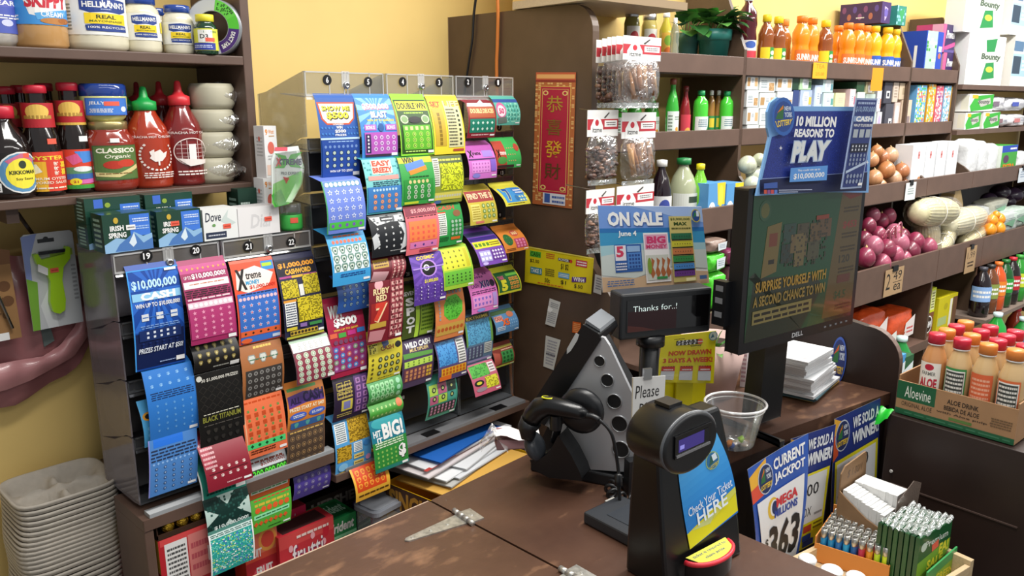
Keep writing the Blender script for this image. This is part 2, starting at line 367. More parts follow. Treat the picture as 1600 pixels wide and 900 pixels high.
# ================================================================ COUNTER
WOODTOP = mat('#4d3429', .33, noise=.22, nscale=9, bump=.04)
def worn():
    m = bpy.data.materials.new('worn_brown_paint'); m.use_nodes = True; nt = m.node_tree; p = nt.nodes['Principled BSDF']; N = nt.nodes.new
    tc = N('ShaderNodeTexCoord'); n1 = N('ShaderNodeTexNoise'); n1.inputs['Scale'].default_value = 3.2; n1.inputs['Detail'].default_value = 9; n1.inputs['Roughness'].default_value = .65
    mp = N('ShaderNodeMapping'); mp.inputs['Scale'].default_value = (4, 9, 4); mp.inputs['Rotation'].default_value = (0, 0, .5); n2 = N('ShaderNodeTexNoise'); n2.inputs['Scale'].default_value = 4; n2.inputs['Detail'].default_value = 8
    r1 = N('ShaderNodeValToRGB'); e = r1.color_ramp.elements; e[0].position = .38; e[0].color = lin('#46301f')[:3]+[1]; e[0].color = lin('#442d23'); e[1].position = .72; e[1].color = lin('#5f4334')
    r2 = N('ShaderNodeValToRGB'); e = r2.color_ramp.elements; e[0].position = .66; e[0].color = (0, 0, 0, 1); e[1].position = .95; e[1].color = (1, 1, 1, 1)
    mx = N('ShaderNodeMix'); mx.data_type = 'RGBA'; mx.inputs['B'].default_value = lin('#8f6a50')
    mu = N('ShaderNodeMath'); mu.operation = 'MULTIPLY'
    nt.links.new(tc.outputs['Object'], n1.inputs[0]); nt.links.new(tc.outputs['Object'], mp.inputs[0]); nt.links.new(mp.outputs[0], n2.inputs[0])
    nt.links.new(n1.outputs[0], r1.inputs[0]); nt.links.new(n2.outputs[0], mu.inputs[0]); nt.links.new(n1.outputs[0], mu.inputs[1])
    m2 = N('ShaderNodeMath'); m2.operation = 'MULTIPLY'; m2.inputs[1].default_value = 2.1; nt.links.new(mu.outputs[0], m2.inputs[0]); nt.links.new(m2.outputs[0], r2.inputs[0])
    nt.links.new(r2.outputs[0], mx.inputs['Factor']); nt.links.new(r1.outputs[0], mx.inputs['A']); nt.links.new(mx.outputs['Result'], p.inputs['Base Color'])
    bu = N('ShaderNodeBump'); bu.inputs['Strength'].default_value = .15; bu.inputs['Distance'].default_value = .004; nt.links.new(n2.outputs[0], bu.inputs['Height']); nt.links.new(bu.outputs[0], p.inputs['Normal'])
    p.inputs['Roughness'].default_value = .36; return m
WORN = worn()
sx, sy = .765, .915; s2x, s2y = .757, .30
t = thing('counter', 'worn dark brown wooden shop counter with a hinged flap at left', 'counter', (0, 0, 0))
b = B(); b.prism([(s2x+.002, .30), (1.01, .30), (1.03, .70), (1.346, .652), (1.80, .556), (1.80, .94), (sx+.002, .918)], 'z', .972, 1.0, WORN); b.obj('counter_top', t, bevel=.002)
b = B(); b.prism([(1.06, .70), (1.346, .655), (1.79, .560), (1.79, .90), (1.06, .90)], 'z', 0, .972, DARK); b.obj('counter_base', t)
B().box(.80, 1.06, .42, .88, 0, .972, DARK).obj('counter_base', t)
b = B(); b.prism([(-.6, .30), (s2x-.002, .30), (sx-.002, .918), (.39, .93), (-.6, .965)], 'z', .977, 1.0, WORN)
b.prism([(-.6, .965), (.39, .93), (sx-.002, .918), (sx-.002, .921), (.39, .934), (-.6, .969)], 'z', .978, .9995, mat('#b39b86', .6)); fl = b.obj('counter_flap', t, label='hinged worn counter flap')
def hinge(x, y, rz, L=.10):
    h = thing('strap_hinge', 'steel strap hinge joining the flap to the counter, %s' % ('at the back of the seam' if y > .7 else 'at the bottom of the picture'), 'hinge', (x, y, 1.0), rz)
    m = mat('#b4b2ac', .38, .7, noise=.3, nscale=120)
    b = B(); b.prism([(-.004, -.016), (-.004, .016), (-L, .005), (-L-.005, 0), (-L, -.005)], 'z', 0, .0022, m); b.obj('strap_leaf', h)
    B().prism([(.004, -.019), (.004, .019), (.026, .019), (.026, -.019)], 'z', 0, .0022, m).obj('plate_leaf', h)
    b = B()
    for k in range(4): b.tube([(0, -.026+.0132*k, .004), (0, -.0138+.0132*k, .004)], .0045, m, 10)
    b.obj('knuckle', h)
    b = B(); pass
    for x in (-.03, -.06, -.092, .016): B().lathe([(.0028, 0), (.002, .0012)], m, 8, (x, 0, .0022)).obj('screw', h)
hinge(.762, .835, radians(-8)); hinge(.757, .61, radians(-4))
# ================================================================ LOTTERY TICKETS hanging from the dispensers
def R(a, b, c, d, col): return ('r', a, b, c, d, col)
def E(a, b, c, d, col): return ('e', a, b, c, d, col)
def T(s, a, b, c, d, col, bold=1, it=0): return ('t', s, a, b, c, d, col, bold, it)
def G(sh, nx, ny, a, b, c, d, col, sz=.75): return ('g', sh, nx, ny, a, b, c, d, col, sz)
def N(a, b, c, d, nx, ny, col, pr=.5): return ('n', a, b, c, d, nx, ny, col, pr)
def L(a, b, c, d, n, col): return ('l', a, b, c, d, n, col)
def BUR(cx, cy, a, b, c, d, n, col): return ('b', cx, cy, a, b, c, d, n, col)
def TS(s, a, b, c, d, col, sh, bold=1, dx=.012, it=0): return [T(s, a+dx, b+dx, c+dx, d+dx, sh, bold+.8, it), T(s, a, b, c, d, col, bold, it)]
def BAR(y=.955): return R(.80, y-.025, .97, y+.02, '#f2f2f2')
def P(*pts, c): return ('p', list(pts), c)
K = '#141416'; WH = '#f2f2f0'; GD = '#d9b23a'; YE = '#f2dc2a'
def ring(cx, cy, rx, ry, c, c2, k=.75): return [E(cx, cy, rx, ry, c), E(cx, cy, rx*k, ry*k, c2)]
def coins(nx, ny, a, b, c, d, c1, c2, ch='$', sz=.82, tc=None):
    return [G('o', nx, ny, a, b, c, d, c1, sz), G('o', nx, ny, a, b, c, d, c2, sz*.78), G(ch, nx, ny, a, b, c, d, tc or c1, sz*.42)]
TK = mat  # paper
def paper(c): return mat(c, .42, spec=.4)
def ticket(name, TL, BL, Yt, W, ops, base, parent=None, back='#d8d8d4', prevY=None, feed=True, label=None):
    a = MF.aty(TL[0], TL[1], Yt); x0 = a.x; zt = a.z
    q = MF.atx(BL[0], BL[1], x0); Yb = max(Yt-.085, min(Yt-.012, q.y)); q = MF.aty(BL[0], BL[1], Yb); x1 = q.x; zb = q.z
    nn = V((0, zb-zt, Yt-Yb)).normalized(); nn = V((0, -abs(nn.y), abs(nn.z)))
    org = V((x0, Yt, zt))
    def mp(u, v, e):
        return V((x0+(x1-x0)*v+W*u, Yt+(Yb-Yt)*max(0, v)**.8-.010*sin(pi*min(1, max(0, v)))*(1 if feed else .4), zt+(zb-zt)*v))+nn*e-org
    b = B(); b.grid(lambda u, v: mp(u, v, -.0003), 3, 20, back); b.grid(lambda u, v: mp(u, v, 0), 3, 20, paper(base))
    if feed:
        b.grid(lambda u, v: V((W*u, max(.003, 1.6492-Yt)*(1-v), .010*(1-v))), 1, 2, paper(base))
    b.art(mp, [tuple(paper(z) if isinstance(z, str) and z.startswith('#') and len(z) == 7 and k > 1 else z for k, z in enumerate(op)) for op in ops], nv=20, dv=.07, eps=.00014)
    o = b.obj(name, parent); o.location = org
    if label: o['label'] = label
    return o, Yb, zb
WA = .1045; WB = .109
def strip(label, items, group=None, W=WB):
    if len(items) == 1:
        TL, BL, Yt, base, ops = items[0]; o, _, _ = ticket('lottery_ticket', TL, BL, Yt, W, ops, base); tag(o, label, 'lottery ticket', group); return
    a = MF.aty(items[0][0][0], items[0][0][1], items[0][2]); t = thing('lottery_ticket_strip', label, 'lottery tickets', tuple(a), 0, group)
    pY = None
    for i, (TL, BL, Yt, base, ops) in enumerate(items):
        o, pY, _ = ticket('ticket', TL, BL, Yt if i == 0 or Yt else pY, W, ops, base, t, feed=(i == 0)); o.location = o.location-V(a)
S0 = 1.642
# ---- block A (slots 19-22)
strip('blue ten million dollar cash ticket in slot 19 of the left dispenser', [
 ((196, 425), (212, 582), S0, '#16469c', [BUR(.5, .2, 0, 0, 1, .62, 14, '#2a66c4'), R(.02, .62, .98, .98, '#101f4e'), R(0, 0, .025, 1, '#3f9be8'), R(0, .0, 1, .012, '#3f9be8'), T('$10,000,000', .06, .10, .94, .20, '#bfe3f5', 1.6), R(.04, .225, .98, .30, '#8ec7ea'), T('CASH', .20, .225, .88, .30, WH, 2.4), T('WIN UP TO $10,000,000!', .08, .325, .95, .375, WH, 1), G('#', 3, 1, .10, .41, .95, .52, '#d7dbe0', .62), L(.15, .455, .9, .475, 1, '#3d6db5'), L(.12, .54, .9, .58, 2, '#7aa0d8'), R(.1, .59, .92, .70, '#1a2f66'), G('#', 5, 2, .2, .60, .85, .69, '#dfe6f0', .5), T('PRIZES START AT $50!', .07, .77, .95, .83, '#e8eef8', .8, .2), G('#', 6, 2, .1, .71, .9, .77, '#182c66', .7), L(.45, .93, .78, .95, 1, '#9fb4dc'), BAR(.94), R(.72, .01, .95, .035, WH)])], W=WA)
strip('long blue ticket strip hanging below the ten million dollar ticket', [
 ((221, 583), (235, 690), 1.63, '#2f77c8', [G('$', 5, 2, .05, .02, .95, .28, '#8fc2ee', .35), L(.08, .30, .95, .42, 4, '#16315f'), G('$', 5, 5, .1, .45, .95, .92, '#6fb0ea', .35), BAR(.95)]),
 ((231, 690), (232, 779), None, '#4a7fc0', [R(.1, 0, .7, .15, '#2470d8'), L(.03, .17, .97, .40, 4, '#22304e'), G('d', 10, 1, .05, .40, .95, .46, '#8cb4e4', .8), G('o', 5, 5, .06, .47, .94, .95, '#2a4677', .55), G('$', 5, 5, .06, .47, .94, .95, '#a9c4e8', .3), R(0, 0, .02, 1, '#8a86c8'), BAR(.95)])], W=WA)
strip('sky blue ticket with an orange emblem half hidden behind the blue strip', [((215, 636), (226, 700), 1.643, '#4fa6dc', [E(.2, .25, .16, .1, '#e09a2a'), E(.2, .25, .1, .06, K), G('o', 4, 3, .05, .45, .95, .95, '#7cc4ec', .6)])], W=.08)
strip('magenta ten million dollar star ticket in slot 20', [
 ((277, 417), (299, 541), S0, '#9c2a5c', [R(0, 0, 1, .10, '#c04a86'), G('*', 9, 1, 0, 0, 1, .10, '#d8a04a', .6), T('$10,000,000!', .22, .11, .94, .18, WH, 1.2), T('UP TO', .06, .13, .2, .17, WH, .5), R(.02, .2, .97, .285, '#ead9dd'), G('#', 4, 1, .02, .2, .97, .285, '#f6f0ee', .8), L(.1, .225, .9, .245, 1, '#c06a3a'), L(.02, .30, .97, .40, 4, '#2c0f1c'), L(.02, .40, .97, .44, 1, '#e6c7d0'), R(.02, .455, .97, .93, '#b23a72'), R(.02, .455, .97, .535, '#e4c6d4'), G('o', 9, 1, .03, .46, .96, .53, WH, .8), G('*', 5, 5, .04, .55, .96, .93, '#e694b4', .75), BAR(.965)])], W=WA)
strip('black and gold million dollar ticket strip below the magenta ticket', [
 ((296, 541), (303, 585), 1.63, '#1d1b1a', [G('h', 5, 3, .05, .0, .95, .75, '#8c7c45', .62), G('$', 5, 3, .05, .0, .95, .75, '#d8ca92', .3), L(.4, .82, .75, .92, 1, '#a9a9a0'), R(.78, .8, .98, .95, WH)]),
 ((304, 587), (315, 729), None, '#161514', [E(.08, .05, .06, .03, '#c8c8c0'), T('30 $1,000,000 PRIZES!', .12, .06, .93, .10, '#d9d6cc', .5), ('g', 'd', 5, 3, .05, .13, .95, .42, '#3a3632', .96), ('g', 'd', 5, 3, .05, .13, .95, .42, '#161514', .84), L(.1, .44, .9, .455, 1, '#e8e4d0'), T('BLACK TITANIUM', .08, .47, .92, .53, '#8a8a3a', 1), L(.06, .56, .94, .58, 1, '#55504a'), G('h', 5, 1, .1, .60, .9, .68, '#33302c', .6), G('h', 5, 1, .1, .69, .9, .77, '#2a2826', .6), L(.5, .93, .78, .95, 1, '#8a8880'), BAR(.945)])], W=WA)
strip('dark red ticket with one row of symbols below the black strip', [((303, 690), (326, 771), 1.62, '#8a1f30', [R(.02, .02, .2, .5, '#a8384a'), L(.02, .05, .3, .55, 6, '#d8a8ac'), G('$', 5, 2, .1, .5, .95, .8, '#f0dcd6', .42), R(.08, .64, .93, .66, '#5a1420'), L(.4, .88, .75, .93, 1, '#d8a8ac'), BAR(.93)])], W=WA)
strip('long green ticket strip with dark crosses and a glittering teal end', [
 ((300, 722), (316, 783), 1.632, '#2c8f7c', [R(0, 0, .03, 1, WH), L(.1, .7, .75, .95, 2, '#0f4a40'), R(.76, .78, .98, .95, WH)]),
 ((316, 783), (325, 838), None, '#bcd4cc', [P((0, 0), (.3, 0), (.5, .3), (.7, 0), (1, 0), (1, .25), (.7, .5), (1, .8), (1, 1), (.7, 1), (.5, .72), (.3, 1), (0, 1), (0, .75), (.28, .5), (0, .25), c='#16342f'), N(.05, .05, .95, .95, 16, 12, '#27534b', .3), R(0, .9, 1, 1, '#5f9c90'), T('$10,000,000!', .15, .80, .93, .92, '#e8f4f0', 1)]),
 ((325, 838), (330, 902), None, '#2a9f95', [R(0, 0, 1, .12, '#cfe4df'), L(.02, .02, .98, .10, 2, '#2a5a54'), N(.03, .15, .97, .95, 34, 30, '#7de0d0', .28), N(.03, .15, .97, .95, 30, 26, '#c8e86a', .10), N(.03, .15, .97, .95, 27, 28, '#4a6fd8', .10), N(.03, .15, .97, .95, 24, 24, '#f2f6f2', .10), R(0, 0, .03, 1, WH), R(.97, 0, 1, 1, WH)])], W=WA)
strip('orange and blue extreme money ticket in slot 21', [
 ((358, 414), (374, 541), S0, '#e8583a', [R(.70, .01, .99, .12, '#3f8fd0'), R(.72, .035, .95, .075, '#b8d83a'), P((.10, .10), (.55, .05), (.95, .16), (.8, .30), (.3, .36), (.05, .30), c='#f3e6de'), T('X', .08, .07, .30, .32, '#232020', 2.6), T('treme', .30, .12, .66, .20, '#2a2626', 1), T('MONEY', .28, .215, .6, .265, '#3aa0d0', 1.5), T('$1,000,000!', .35, .275, .95, .325, '#d8341f', 1), R(.04, .36, .97, .985, '#3f72c8'), L(.08, .36, .95, .39, 1, '#1a2c55'), G('o', 10, 1, .05, .40, .96, .46, '#e8c4d0', .85), G('*', 5, 4, .06, .47, .95, .82, '#cfe0f4', .66), G('*', 5, 4, .06, .47, .95, .82, '#e8607a', .38), R(.04, .83, .97, .90, '#e8683a'), G('d', 5, 1, .06, .835, .95, .895, '#2a2a20', .6), E(.17, .955, .13, .03, '#e8683a'), R(.78, .93, .97, .97, '#cfd8e8')])], W=WA)
strip('copper ticket with three silver shields below the extreme money ticket, then an orange one', [
 ((372, 543), (378, 627), 1.628, '#a5683c', [L(.3, .02, .75, .10, 1, '#e0c060'), G('h', 3, 1, .12, .10, .92, .42, '#8c8f88', .72), G('h', 3, 1, .12, .10, .92, .42, '#c9ccc4', .56), L(.18, .25, .88, .29, 1, '#3c6a50'), R(.08, .45, .95, .98, '#3a3634'), G('o', 6, 4, .10, .46, .94, .98, '#8d8a86', .66), G('$', 6, 4, .10, .46, .94, .98, '#1d1c1c', .34), BAR(.95)]),
 ((374, 628), (386, 720), None, '#e8744a', [L(.06, .03, .95, .09, 1, '#c84a1c'), R(.03, .09, .06, .95, '#f0b08a'), G('$', 5, 4, .06, .12, .96, .72, '#3fa050', .34), G('#', 5, 4, .06, .20, .96, .80, '#c04a22', .5), R(.04, .74, .96, .84, '#4fd07a'), G('d', 5, 1, .06, .745, .94, .835, '#14502a', .7), L(.08, .86, .7, .94, 2, '#5a2410'), BAR(.94)])], W=WA)
strip('silver and orange three hundred million dollar payout ticket with a green lower half', [
 ((381, 722), (389, 783), 1.625, '#c9ccd0', [L(.1, .05, .95, .13, 1, '#7a2a1a'), T('$5,000,000!', .35, .10, .95, .22, '#8a2a1a', .8), R(.02, .26, .98, .7, '#25481f'), TS('$300,000,000', .04, .28, .96, .5, '#58e03a', '#1d1414', 1.4)[0], T('$300,000,000', .04, .28, .96, .5, '#58e03a', 1), T('CASH PAYOUT', .1, .55, .9, .67, '#46c83a', .8), R(0, .72, 1, 1, '#e06a34'), R(.03, .76, .95, .87, '#e8efe4'), L(.05, .78, .92, .85, 1, '#3a8f4a')]),
 ((391, 783), (392, 838), None, '#54a83a', [L(.05, .03, .95, .1, 1, '#c83a2a'), L(.06, .12, .94, .26, 1, '#c8b03a'), G('o', 6, 1, .08, .25, .95, .42, '#d85a2a', .95), R(.06, .45, .94, .58, '#8fe0a8'), L(.08, .48, .92, .55, 1, '#23603a'), G('d', 7, 1, .05, .62, .9, .82, '#d85a2a', .95), L(.4, .88, .75, .93, 1, '#1c4a18'), BAR(.93)])], W=WA)
strip('black crossword ticket with gold letter grids in slot 22', [
 ((427, 407), (446, 532), S0, '#2b2c48', [R(.02, .02, .98, .20, '#1d1a28'), T('$1,000,000', .06, .05, .96, .12, '#f0a030', 2), T('CASHWORD', .2, .13, .85, .195, '#f0b43a', 2), R(.03, .21, .97, .235, '#b04a8a'), R(.33, .21, .62, .24, '#e8b040'), R(.04, .26, .44, .48, '#d2bf2a'), N(.04, .26, .44, .48, 14, 14, '#6a6010', .42), R(.58, .22, .98, .46, '#d2bf2a'), N(.58, .22, .98, .46, 14, 14, '#6a6010', .42), R(.46, .33, .57, .47, '#e6e6e2'), R(.04, .53, .32, .83, '#eceeec'), L(.05, .54, .31, .82, 9, '#33405a'), R(.02, .5, .34, .53, '#e09a3a'), R(.36, .49, .98, .80, '#d9c52c'), N(.36, .49, .98, .80, 20, 18, '#6e6412', .42), R(.04, .85, .30, .89, '#d8c43a'), R(.38, .82, .55, .87, '#8a6aa8'), R(.62, .83, .94, .87, '#3f8a4a'), R(.12, .90, .82, .96, '#c8a83a'), G('o', 8, 1, .12, .90, .82, .96, '#3a3020', .8), R(.02, .97, .98, 1, '#b9b43c'), R(.84, .93, .98, .96, WH)])], W=WA)
strip('white and maroon ticket full of round green seals below the crossword ticket', [
 ((450, 534), (464, 603), 1.615, '#6a4650', [R(0, 0, 1, .06, '#9fb8a0'), R(.02, .06, .98, .26, '#eceae6'), G('o', 5, 2, .15, .07, .85, .25, '#9a9a94', .8), G('o', 5, 2, .15, .07, .85, .25, '#eceae6', .6), R(.02, .28, .98, .97, '#8a3a4a'), G('o', 5, 5, .03, .28, .97, .97, '#d2dcc8', .92), G('o', 5, 5, .03, .28, .97, .97, '#8fa486', .66), G('$', 5, 5, .03, .28, .97, .97, '#e4ecd8', .4), R(.80, .9, .98, .97, WH)])], W=WA)
strip('orange all cash ticket with a brown grid below it', [
 ((444, 610), (448, 676), 1.632, '#d9843a', [R(.05, 0, .8, .07, '#5f9f58'), P((.03, .17), (.45, .12), (.97, .2), (.97, .42), (.5, .38), (.04, .44), c='#5a3a8a'), T('ALL', .08, .22, .36, .37, '#2a1a4a', 2), T('CASH', .42, .13, .97, .38, '#23184a', 2), T('PRIZES START AT $40!', .05, .44, .95, .54, '#f4e8c8', 1), E(.27, .66, .22, .09, '#4a68c8'), E(.76, .66, .22, .09, '#4a68c8'), L(.12, .62, .42, .70, 2, WH), T('$5,000!', .62, .63, .9, .70, WH, .6), R(.08, .80, .97, .97, '#3a6aa8'), G('h', 3, 1, .08, .80, .97, .97, '#5fb0a8', .7)]),
 ((448, 676), (446, 741), None, '#5e4636', [R(.04, .04, .97, .9, '#46372c'), L(.05, .03, .95, .09, 1, '#c09a50'), G('o', 6, 4, .06, .10, .96, .88, '#8a6f50', .78), G('o', 6, 4, .06, .10, .96, .88, '#3a2c22', .6), G('$', 6, 4, .06, .10, .96, .88, '#b08a5c', .34), R(.8, .9, .97, .96, '#e8dcae')])], W=WA)
strip('purple ticket with a grid of coins below the all cash strip', [((455, 735), (457, 783), 1.63, '#4b3c8c', [G('o', 5, 4, .04, .06, .96, .84, '#2a2356', .8), G('o', 5, 4, .04, .06, .96, .84, '#a89ccc', .66), G('o', 5, 4, .04, .06, .96, .84, '#2a2356', .54), G('$', 5, 4, .04, .06, .96, .84, '#b8acd8', .32), BAR(.92)])], W=WA)
# ---- block B (slots 1-6)
strip('blue show me 500 dollars ticket in slot 6', [
 ((491, 153), (502, 280), S0, '#2a5aa8', [P((.02, .05), (.98, .05), (.92, .26), (.78, .33), (.2, .33), (.08, .26), c='#c8502a'), P((.06, .07), (.94, .07), (.89, .25), (.76, .31), (.22, .31), (.12, .25), c='#f4ecdc'), *TS('SHOW ME', .12, .095, .84, .155, '#f0e23a', K, 1.5), *TS('$500', .22, .17, .78, .265, '#f0e23a', K, 1.8), T('LOADED', .35, .315, .62, .335, WH, 1), T('WIN', .42, .345, .58, .38, WH, 1.2), T('$500', .38, .39, .66, .435, WH, 1.6), T('PRIZES', .38, .445, .66, .47, WH, 1), ('g', '$', 4, 2, .02, .33, .36, .48, '#4f92d8', .5), ('g', '$', 4, 2, .68, .33, .99, .48, '#4f92d8', .5), R(.0, .49, 1, .515, '#b8d4ec'), R(.02, .52, .98, .98, '#22489a'), L(.15, .53, .85, .55, 1, '#9fc0e8'), G('o', 8, 1, .05, .575, .95, .63, '#6f8fc8', .7), G('o', 5, 3, .05, .64, .95, .88, '#16305e', .75), G('o', 5, 3, .05, .64, .95, .88, '#b8c8b8', .55), T('WIN UP TO $500!', .2, .895, .8, .93, WH, 1), BAR(.955)])])
strip('violet star ticket with a green edge below the show me ticket', [((501, 284), (511, 367), 1.60, '#6f86d8', [R(0, 0, .03, 1, '#3f9a5a'), R(.05, .02, .96, .12, '#4f8ab0'), G('o', 8, 1, .06, .02, .95, .12, WH, .85), G('*', 5, 4, .06, .14, .95, .76, '#e6ecf8', .75), G('*', 5, 4, .06, .14, .95, .76, '#5a76c4', .42), R(.05, .78, .95, .92, '#4fc04a'), G('o', 5, 1, .05, .78, .95, .92, '#7a5ab8', .5), BAR(.955)])])
strip('bright blue ticket with rows of cash bundles under the violet star ticket', [((507, 368), (520, 449), 1.60, '#3fa0dc', [L(.15, .02, .85, .08, 1, '#d86a2a'), G('o', 8, 1, .1, .10, .9, .2, '#e06a4a', .8), R(.05, .22, .97, .72, '#e4f0f6'), G('h', 5, 3, .05, .22, .97, .72, '#6f8f84', .95), G('h', 5, 3, .05, .22, .97, .72, '#dfe8dc', .55), G('o', 5, 3, .05, .22, .97, .72, '#41605a', .3), L(.2, .76, .85, .84, 2, '#1d4a90'), BAR(.93)])])
strip('navy blue ticket end with pale symbols showing below the bright blue ticket', [((523, 440), (526, 491), 1.625, '#2f5aa4', [G('h', 5, 4, .1, .14, .95, .86, '#1f3a74', .75), G('h', 5, 4, .1, .14, .95, .86, '#9fb6ae', .5), G('$', 5, 4, .1, .14, .95, .86, '#2f5aa4', .3), BAR(.92)])])
strip('crimson win 500 ticket with coloured balls in the left column', [
 ((504, 476), (517, 594), 1.635, '#a82446', [T('WIN', .10, .04, .45, .20, WH, 2.6, .2), *TS('$500', .18, .20, .80, .33, WH, '#5a1020', 2.4), T('WIN UP TO $500!', .15, .345, .8, .375, '#f0c83a', 1), R(.03, .39, .22, .45, '#e06a4a'), R(.26, .40, .46, .46, '#4fa84a'), R(.5, .39, .72, .45, '#c83a8a'), R(.76, .38, .97, .44, '#3f82d0'), G('o', 6, 1, .1, .48, .9, .55, '#7a4a6a', .9), R(.03, .56, .97, .92, '#9a3a78'), G('o', 5, 4, .06, .57, .94, .91, ['#4f8fd8', '#8fae8a', '#d86a5a', '#4fa0d8', '#b06ab0'], .8), G('o', 5, 4, .06, .57, .94, .91, '#d8cdd8', .35), BAR(.955)])])
strip('black and purple ticket with gold squares below the crimson ticket', [((518, 593), (519, 661), 1.625, '#2c2038', [G('#', 2, 2, .06, .1, .5, .5, '#c8b84a', .8), G('#', 2, 2, .06, .1, .5, .5, '#2c2038', .68), L(.1, .15, .5, .5, 4, '#b8a45a'), R(.2, .52, .5, .78, '#c8b84a'), R(.26, .56, .44, .74, '#7a7ab0'), R(.56, .04, .95, .9, '#5a3a72'), G('#', 2, 5, .58, .08, .94, .9, '#a878b0', .72), G('$', 2, 5, .58, .08, .94, .9, '#2c2038', .4), L(.08, .82, .5, .92, 2, '#b8a45a'), BAR(.95)])])
strip('light blue crossword ticket with gold letter grids at the bottom of the left column', [((518, 662), (523, 753), 1.62, '#58a4dc', [R(.04, .03, .34, .36, '#eef2f2'), L(.06, .04, .32, .35, 9, '#46606f'), R(.40, .0, .97, .40, '#c8a02c'), N(.40, .0, .97, .40, 20, 18, '#6a500c', .42), R(.04, .42, .44, .68, '#c8a02c'), N(.04, .42, .44, .68, 14, 12, '#6a500c', .42), R(.5, .42, .74, .58, '#eef2f2'), L(.52, .43, .72, .57, 5, '#46606f'), E(.87, .48, .1, .05, '#3f86c8'), R(.5, .62, .78, .70, '#e8d27a'), L(.53, .64, .75, .68, 1, '#7a4a1c'), R(.5, .74, .78, .81, '#e8d27a'), L(.53, .76, .75, .8, 1, '#7a4a1c'), E(.9, .74, .07, .05, '#d89ac0'), E(.2, .78, .13, .07, '#8cc8ee'), R(.1, .86, .9, .94, '#d0b03a'), G('o', 8, 1, .1, .86, .9, .94, '#33507a', .8), BAR(.965)])])
strip('orange red ticket with a yellow border poking out below the crossword ticket', [((545, 735), (556, 786), 1.60, '#e8b03a', [R(.06, 0, .9, .7, '#d84a1f'), G('h', 5, 3, .08, .05, .88, .62, '#f0a03a', .8), G('$', 5, 3, .08, .05, .88, .62, '#c83a18', .45), L(.08, .78, .95, .9, 1, '#5a3a14')])])
strip('blue and pink 500,000 blast ticket in slot 5', [((552, 153), (566, 248), S0, '#3f86d0', [BUR(.5, .2, 0, 0, 1, .5, 16, '#7fb8ea'), *TS('$500,000', .15, .09, .88, .2, WH, '#c04a7a', 2.2), *TS('BLAST', .33, .22, .78, .33, WH, '#2a4a90', 2.2), T('WIN UP TO $500,000!', .2, .35, .95, .395, '#f0dc3a', .8), R(.1, .44, .42, .54, '#b06ac0'), T('BONUS', .14, .46, .38, .52, WH, .8), R(.68, .44, .98, .54, '#b06ac0'), T('BONUS', .72, .46, .94, .52, WH, .8), E(.55, .49, .08, .07, '#2a5a9a'), R(.08, .57, .98, .95, '#b45ab8'), R(.10, .60, .24, .92, '#3a2a58'), G('o', 1, 5, .10, .61, .24, .91, WH, .6), G('o', 4, 3, .28, .61, .96, .90, '#e0c8ea', .75), G('$', 4, 3, .28, .61, .96, .90, '#7a3a8a', .4), R(.08, .94, .8, .98, '#3a2a3a'), BAR(.95)])])
strip('teal and blue easy ticket with orange discs below the blast ticket', [((564, 250), (573, 336), 1.605, '#4aa4b4', [R(0, .0, 1, .5, '#7cc8c8'), N(.02, .05, .98, .45, 16, 10, '#3a8f94', .3), R(.22, .02, .78, .27, '#e8d8c8'), T('EASY', .25, .03, .76, .13, '#c8442a', 2), T('BREEZY', .24, .15, .77, .25, '#c8442a', 2), R(.08, .30, .92, .38, '#d89a92'), L(.15, .40, .9, .50, 3, '#1f4a60'), R(.03, .5, .97, .97, '#3f7ec0'), G('o', 8, 1, .15, .52, .85, .6, '#bcd8e8', .7), G('o', 4, 3, .12, .62, .9, .94, '#d8744a', .75), G('o', 4, 3, .12, .62, .9, .94, '#f0c8a8', .5), G('$', 4, 3, .12, .62, .9, .94, '#b04a2a', .3), BAR(.95)])])
strip('black and white ticket with dollar signs below the teal ticket', [((573, 338), (581, 404), 1.60, '#1e2126', [P((0, 0), (1, 0), (1, .2), (.6, .18), (.2, .24), c='#dfe2e2'), R(.32, .05, .72, .16, '#26282c'), L(.36, .08, .68, .14, 1, WH), N(.05, .02, .95, .2, 12, 4, '#6a6d70', .3), P((.80, .2), (1, .25), (1, .8), (.8, .9), (.92, .5), c='#c8ccce'), P((0, .5), (.15, .4), (.22, .7), (.05, .8), c='#c8ccce'), G('$', 4, 4, .08, .24, .92, .84, '#e8eaea', .36), L(.5, .86, .85, .9, 1, '#a8a8a8'), BAR(.94)])])
strip('dark red ruby seven ticket strip in the second column', [
 ((577, 406), (576, 443), 1.605, '#6a1f2a', [R(.06, .05, .5, .4, '#b8943a'), L(.1, .12, .46, .35, 2, '#5a2a12'), P((.05, .5), (.5, .6), (.45, 1), (.02, .95), c='#c89aa0'), R(.58, .0, .98, 1, '#8f3a44'), G('#', 3, 7, .6, .02, .97, .98, '#d8a8a0', .7), N(.6, 0, .97, 1, 10, 16, '#5a1820', .35)]),
 ((576, 443), (573, 540), None, '#6f1624', [E(.28, .05, .12, .08, '#e0a8b0'), T('RUBY', .12, .11, .58, .21, '#e0cf9a', 1.6), T('RED', .2, .22, .5, .32, '#e0cf9a', 1.6), R(.06, .34, .56, .66, '#8f1f1f'), *TS('7', .14, .34, .5, .64, '#c83a2a', '#e8c89a', 3.2, .025, .15), R(.04, .66, .5, .75, '#b8943a'), P((.05, .78), (.5, .8), (.4, .97), (.02, .95), c='#b87a80'), R(.6, 0, .98, .95, '#8f3a44'), G('#', 3, 10, .62, .02, .97, .94, '#d8a8a0', .7), N(.62, 0, .97, .95, 10, 22, '#5a1820', .35), BAR(.94)])])
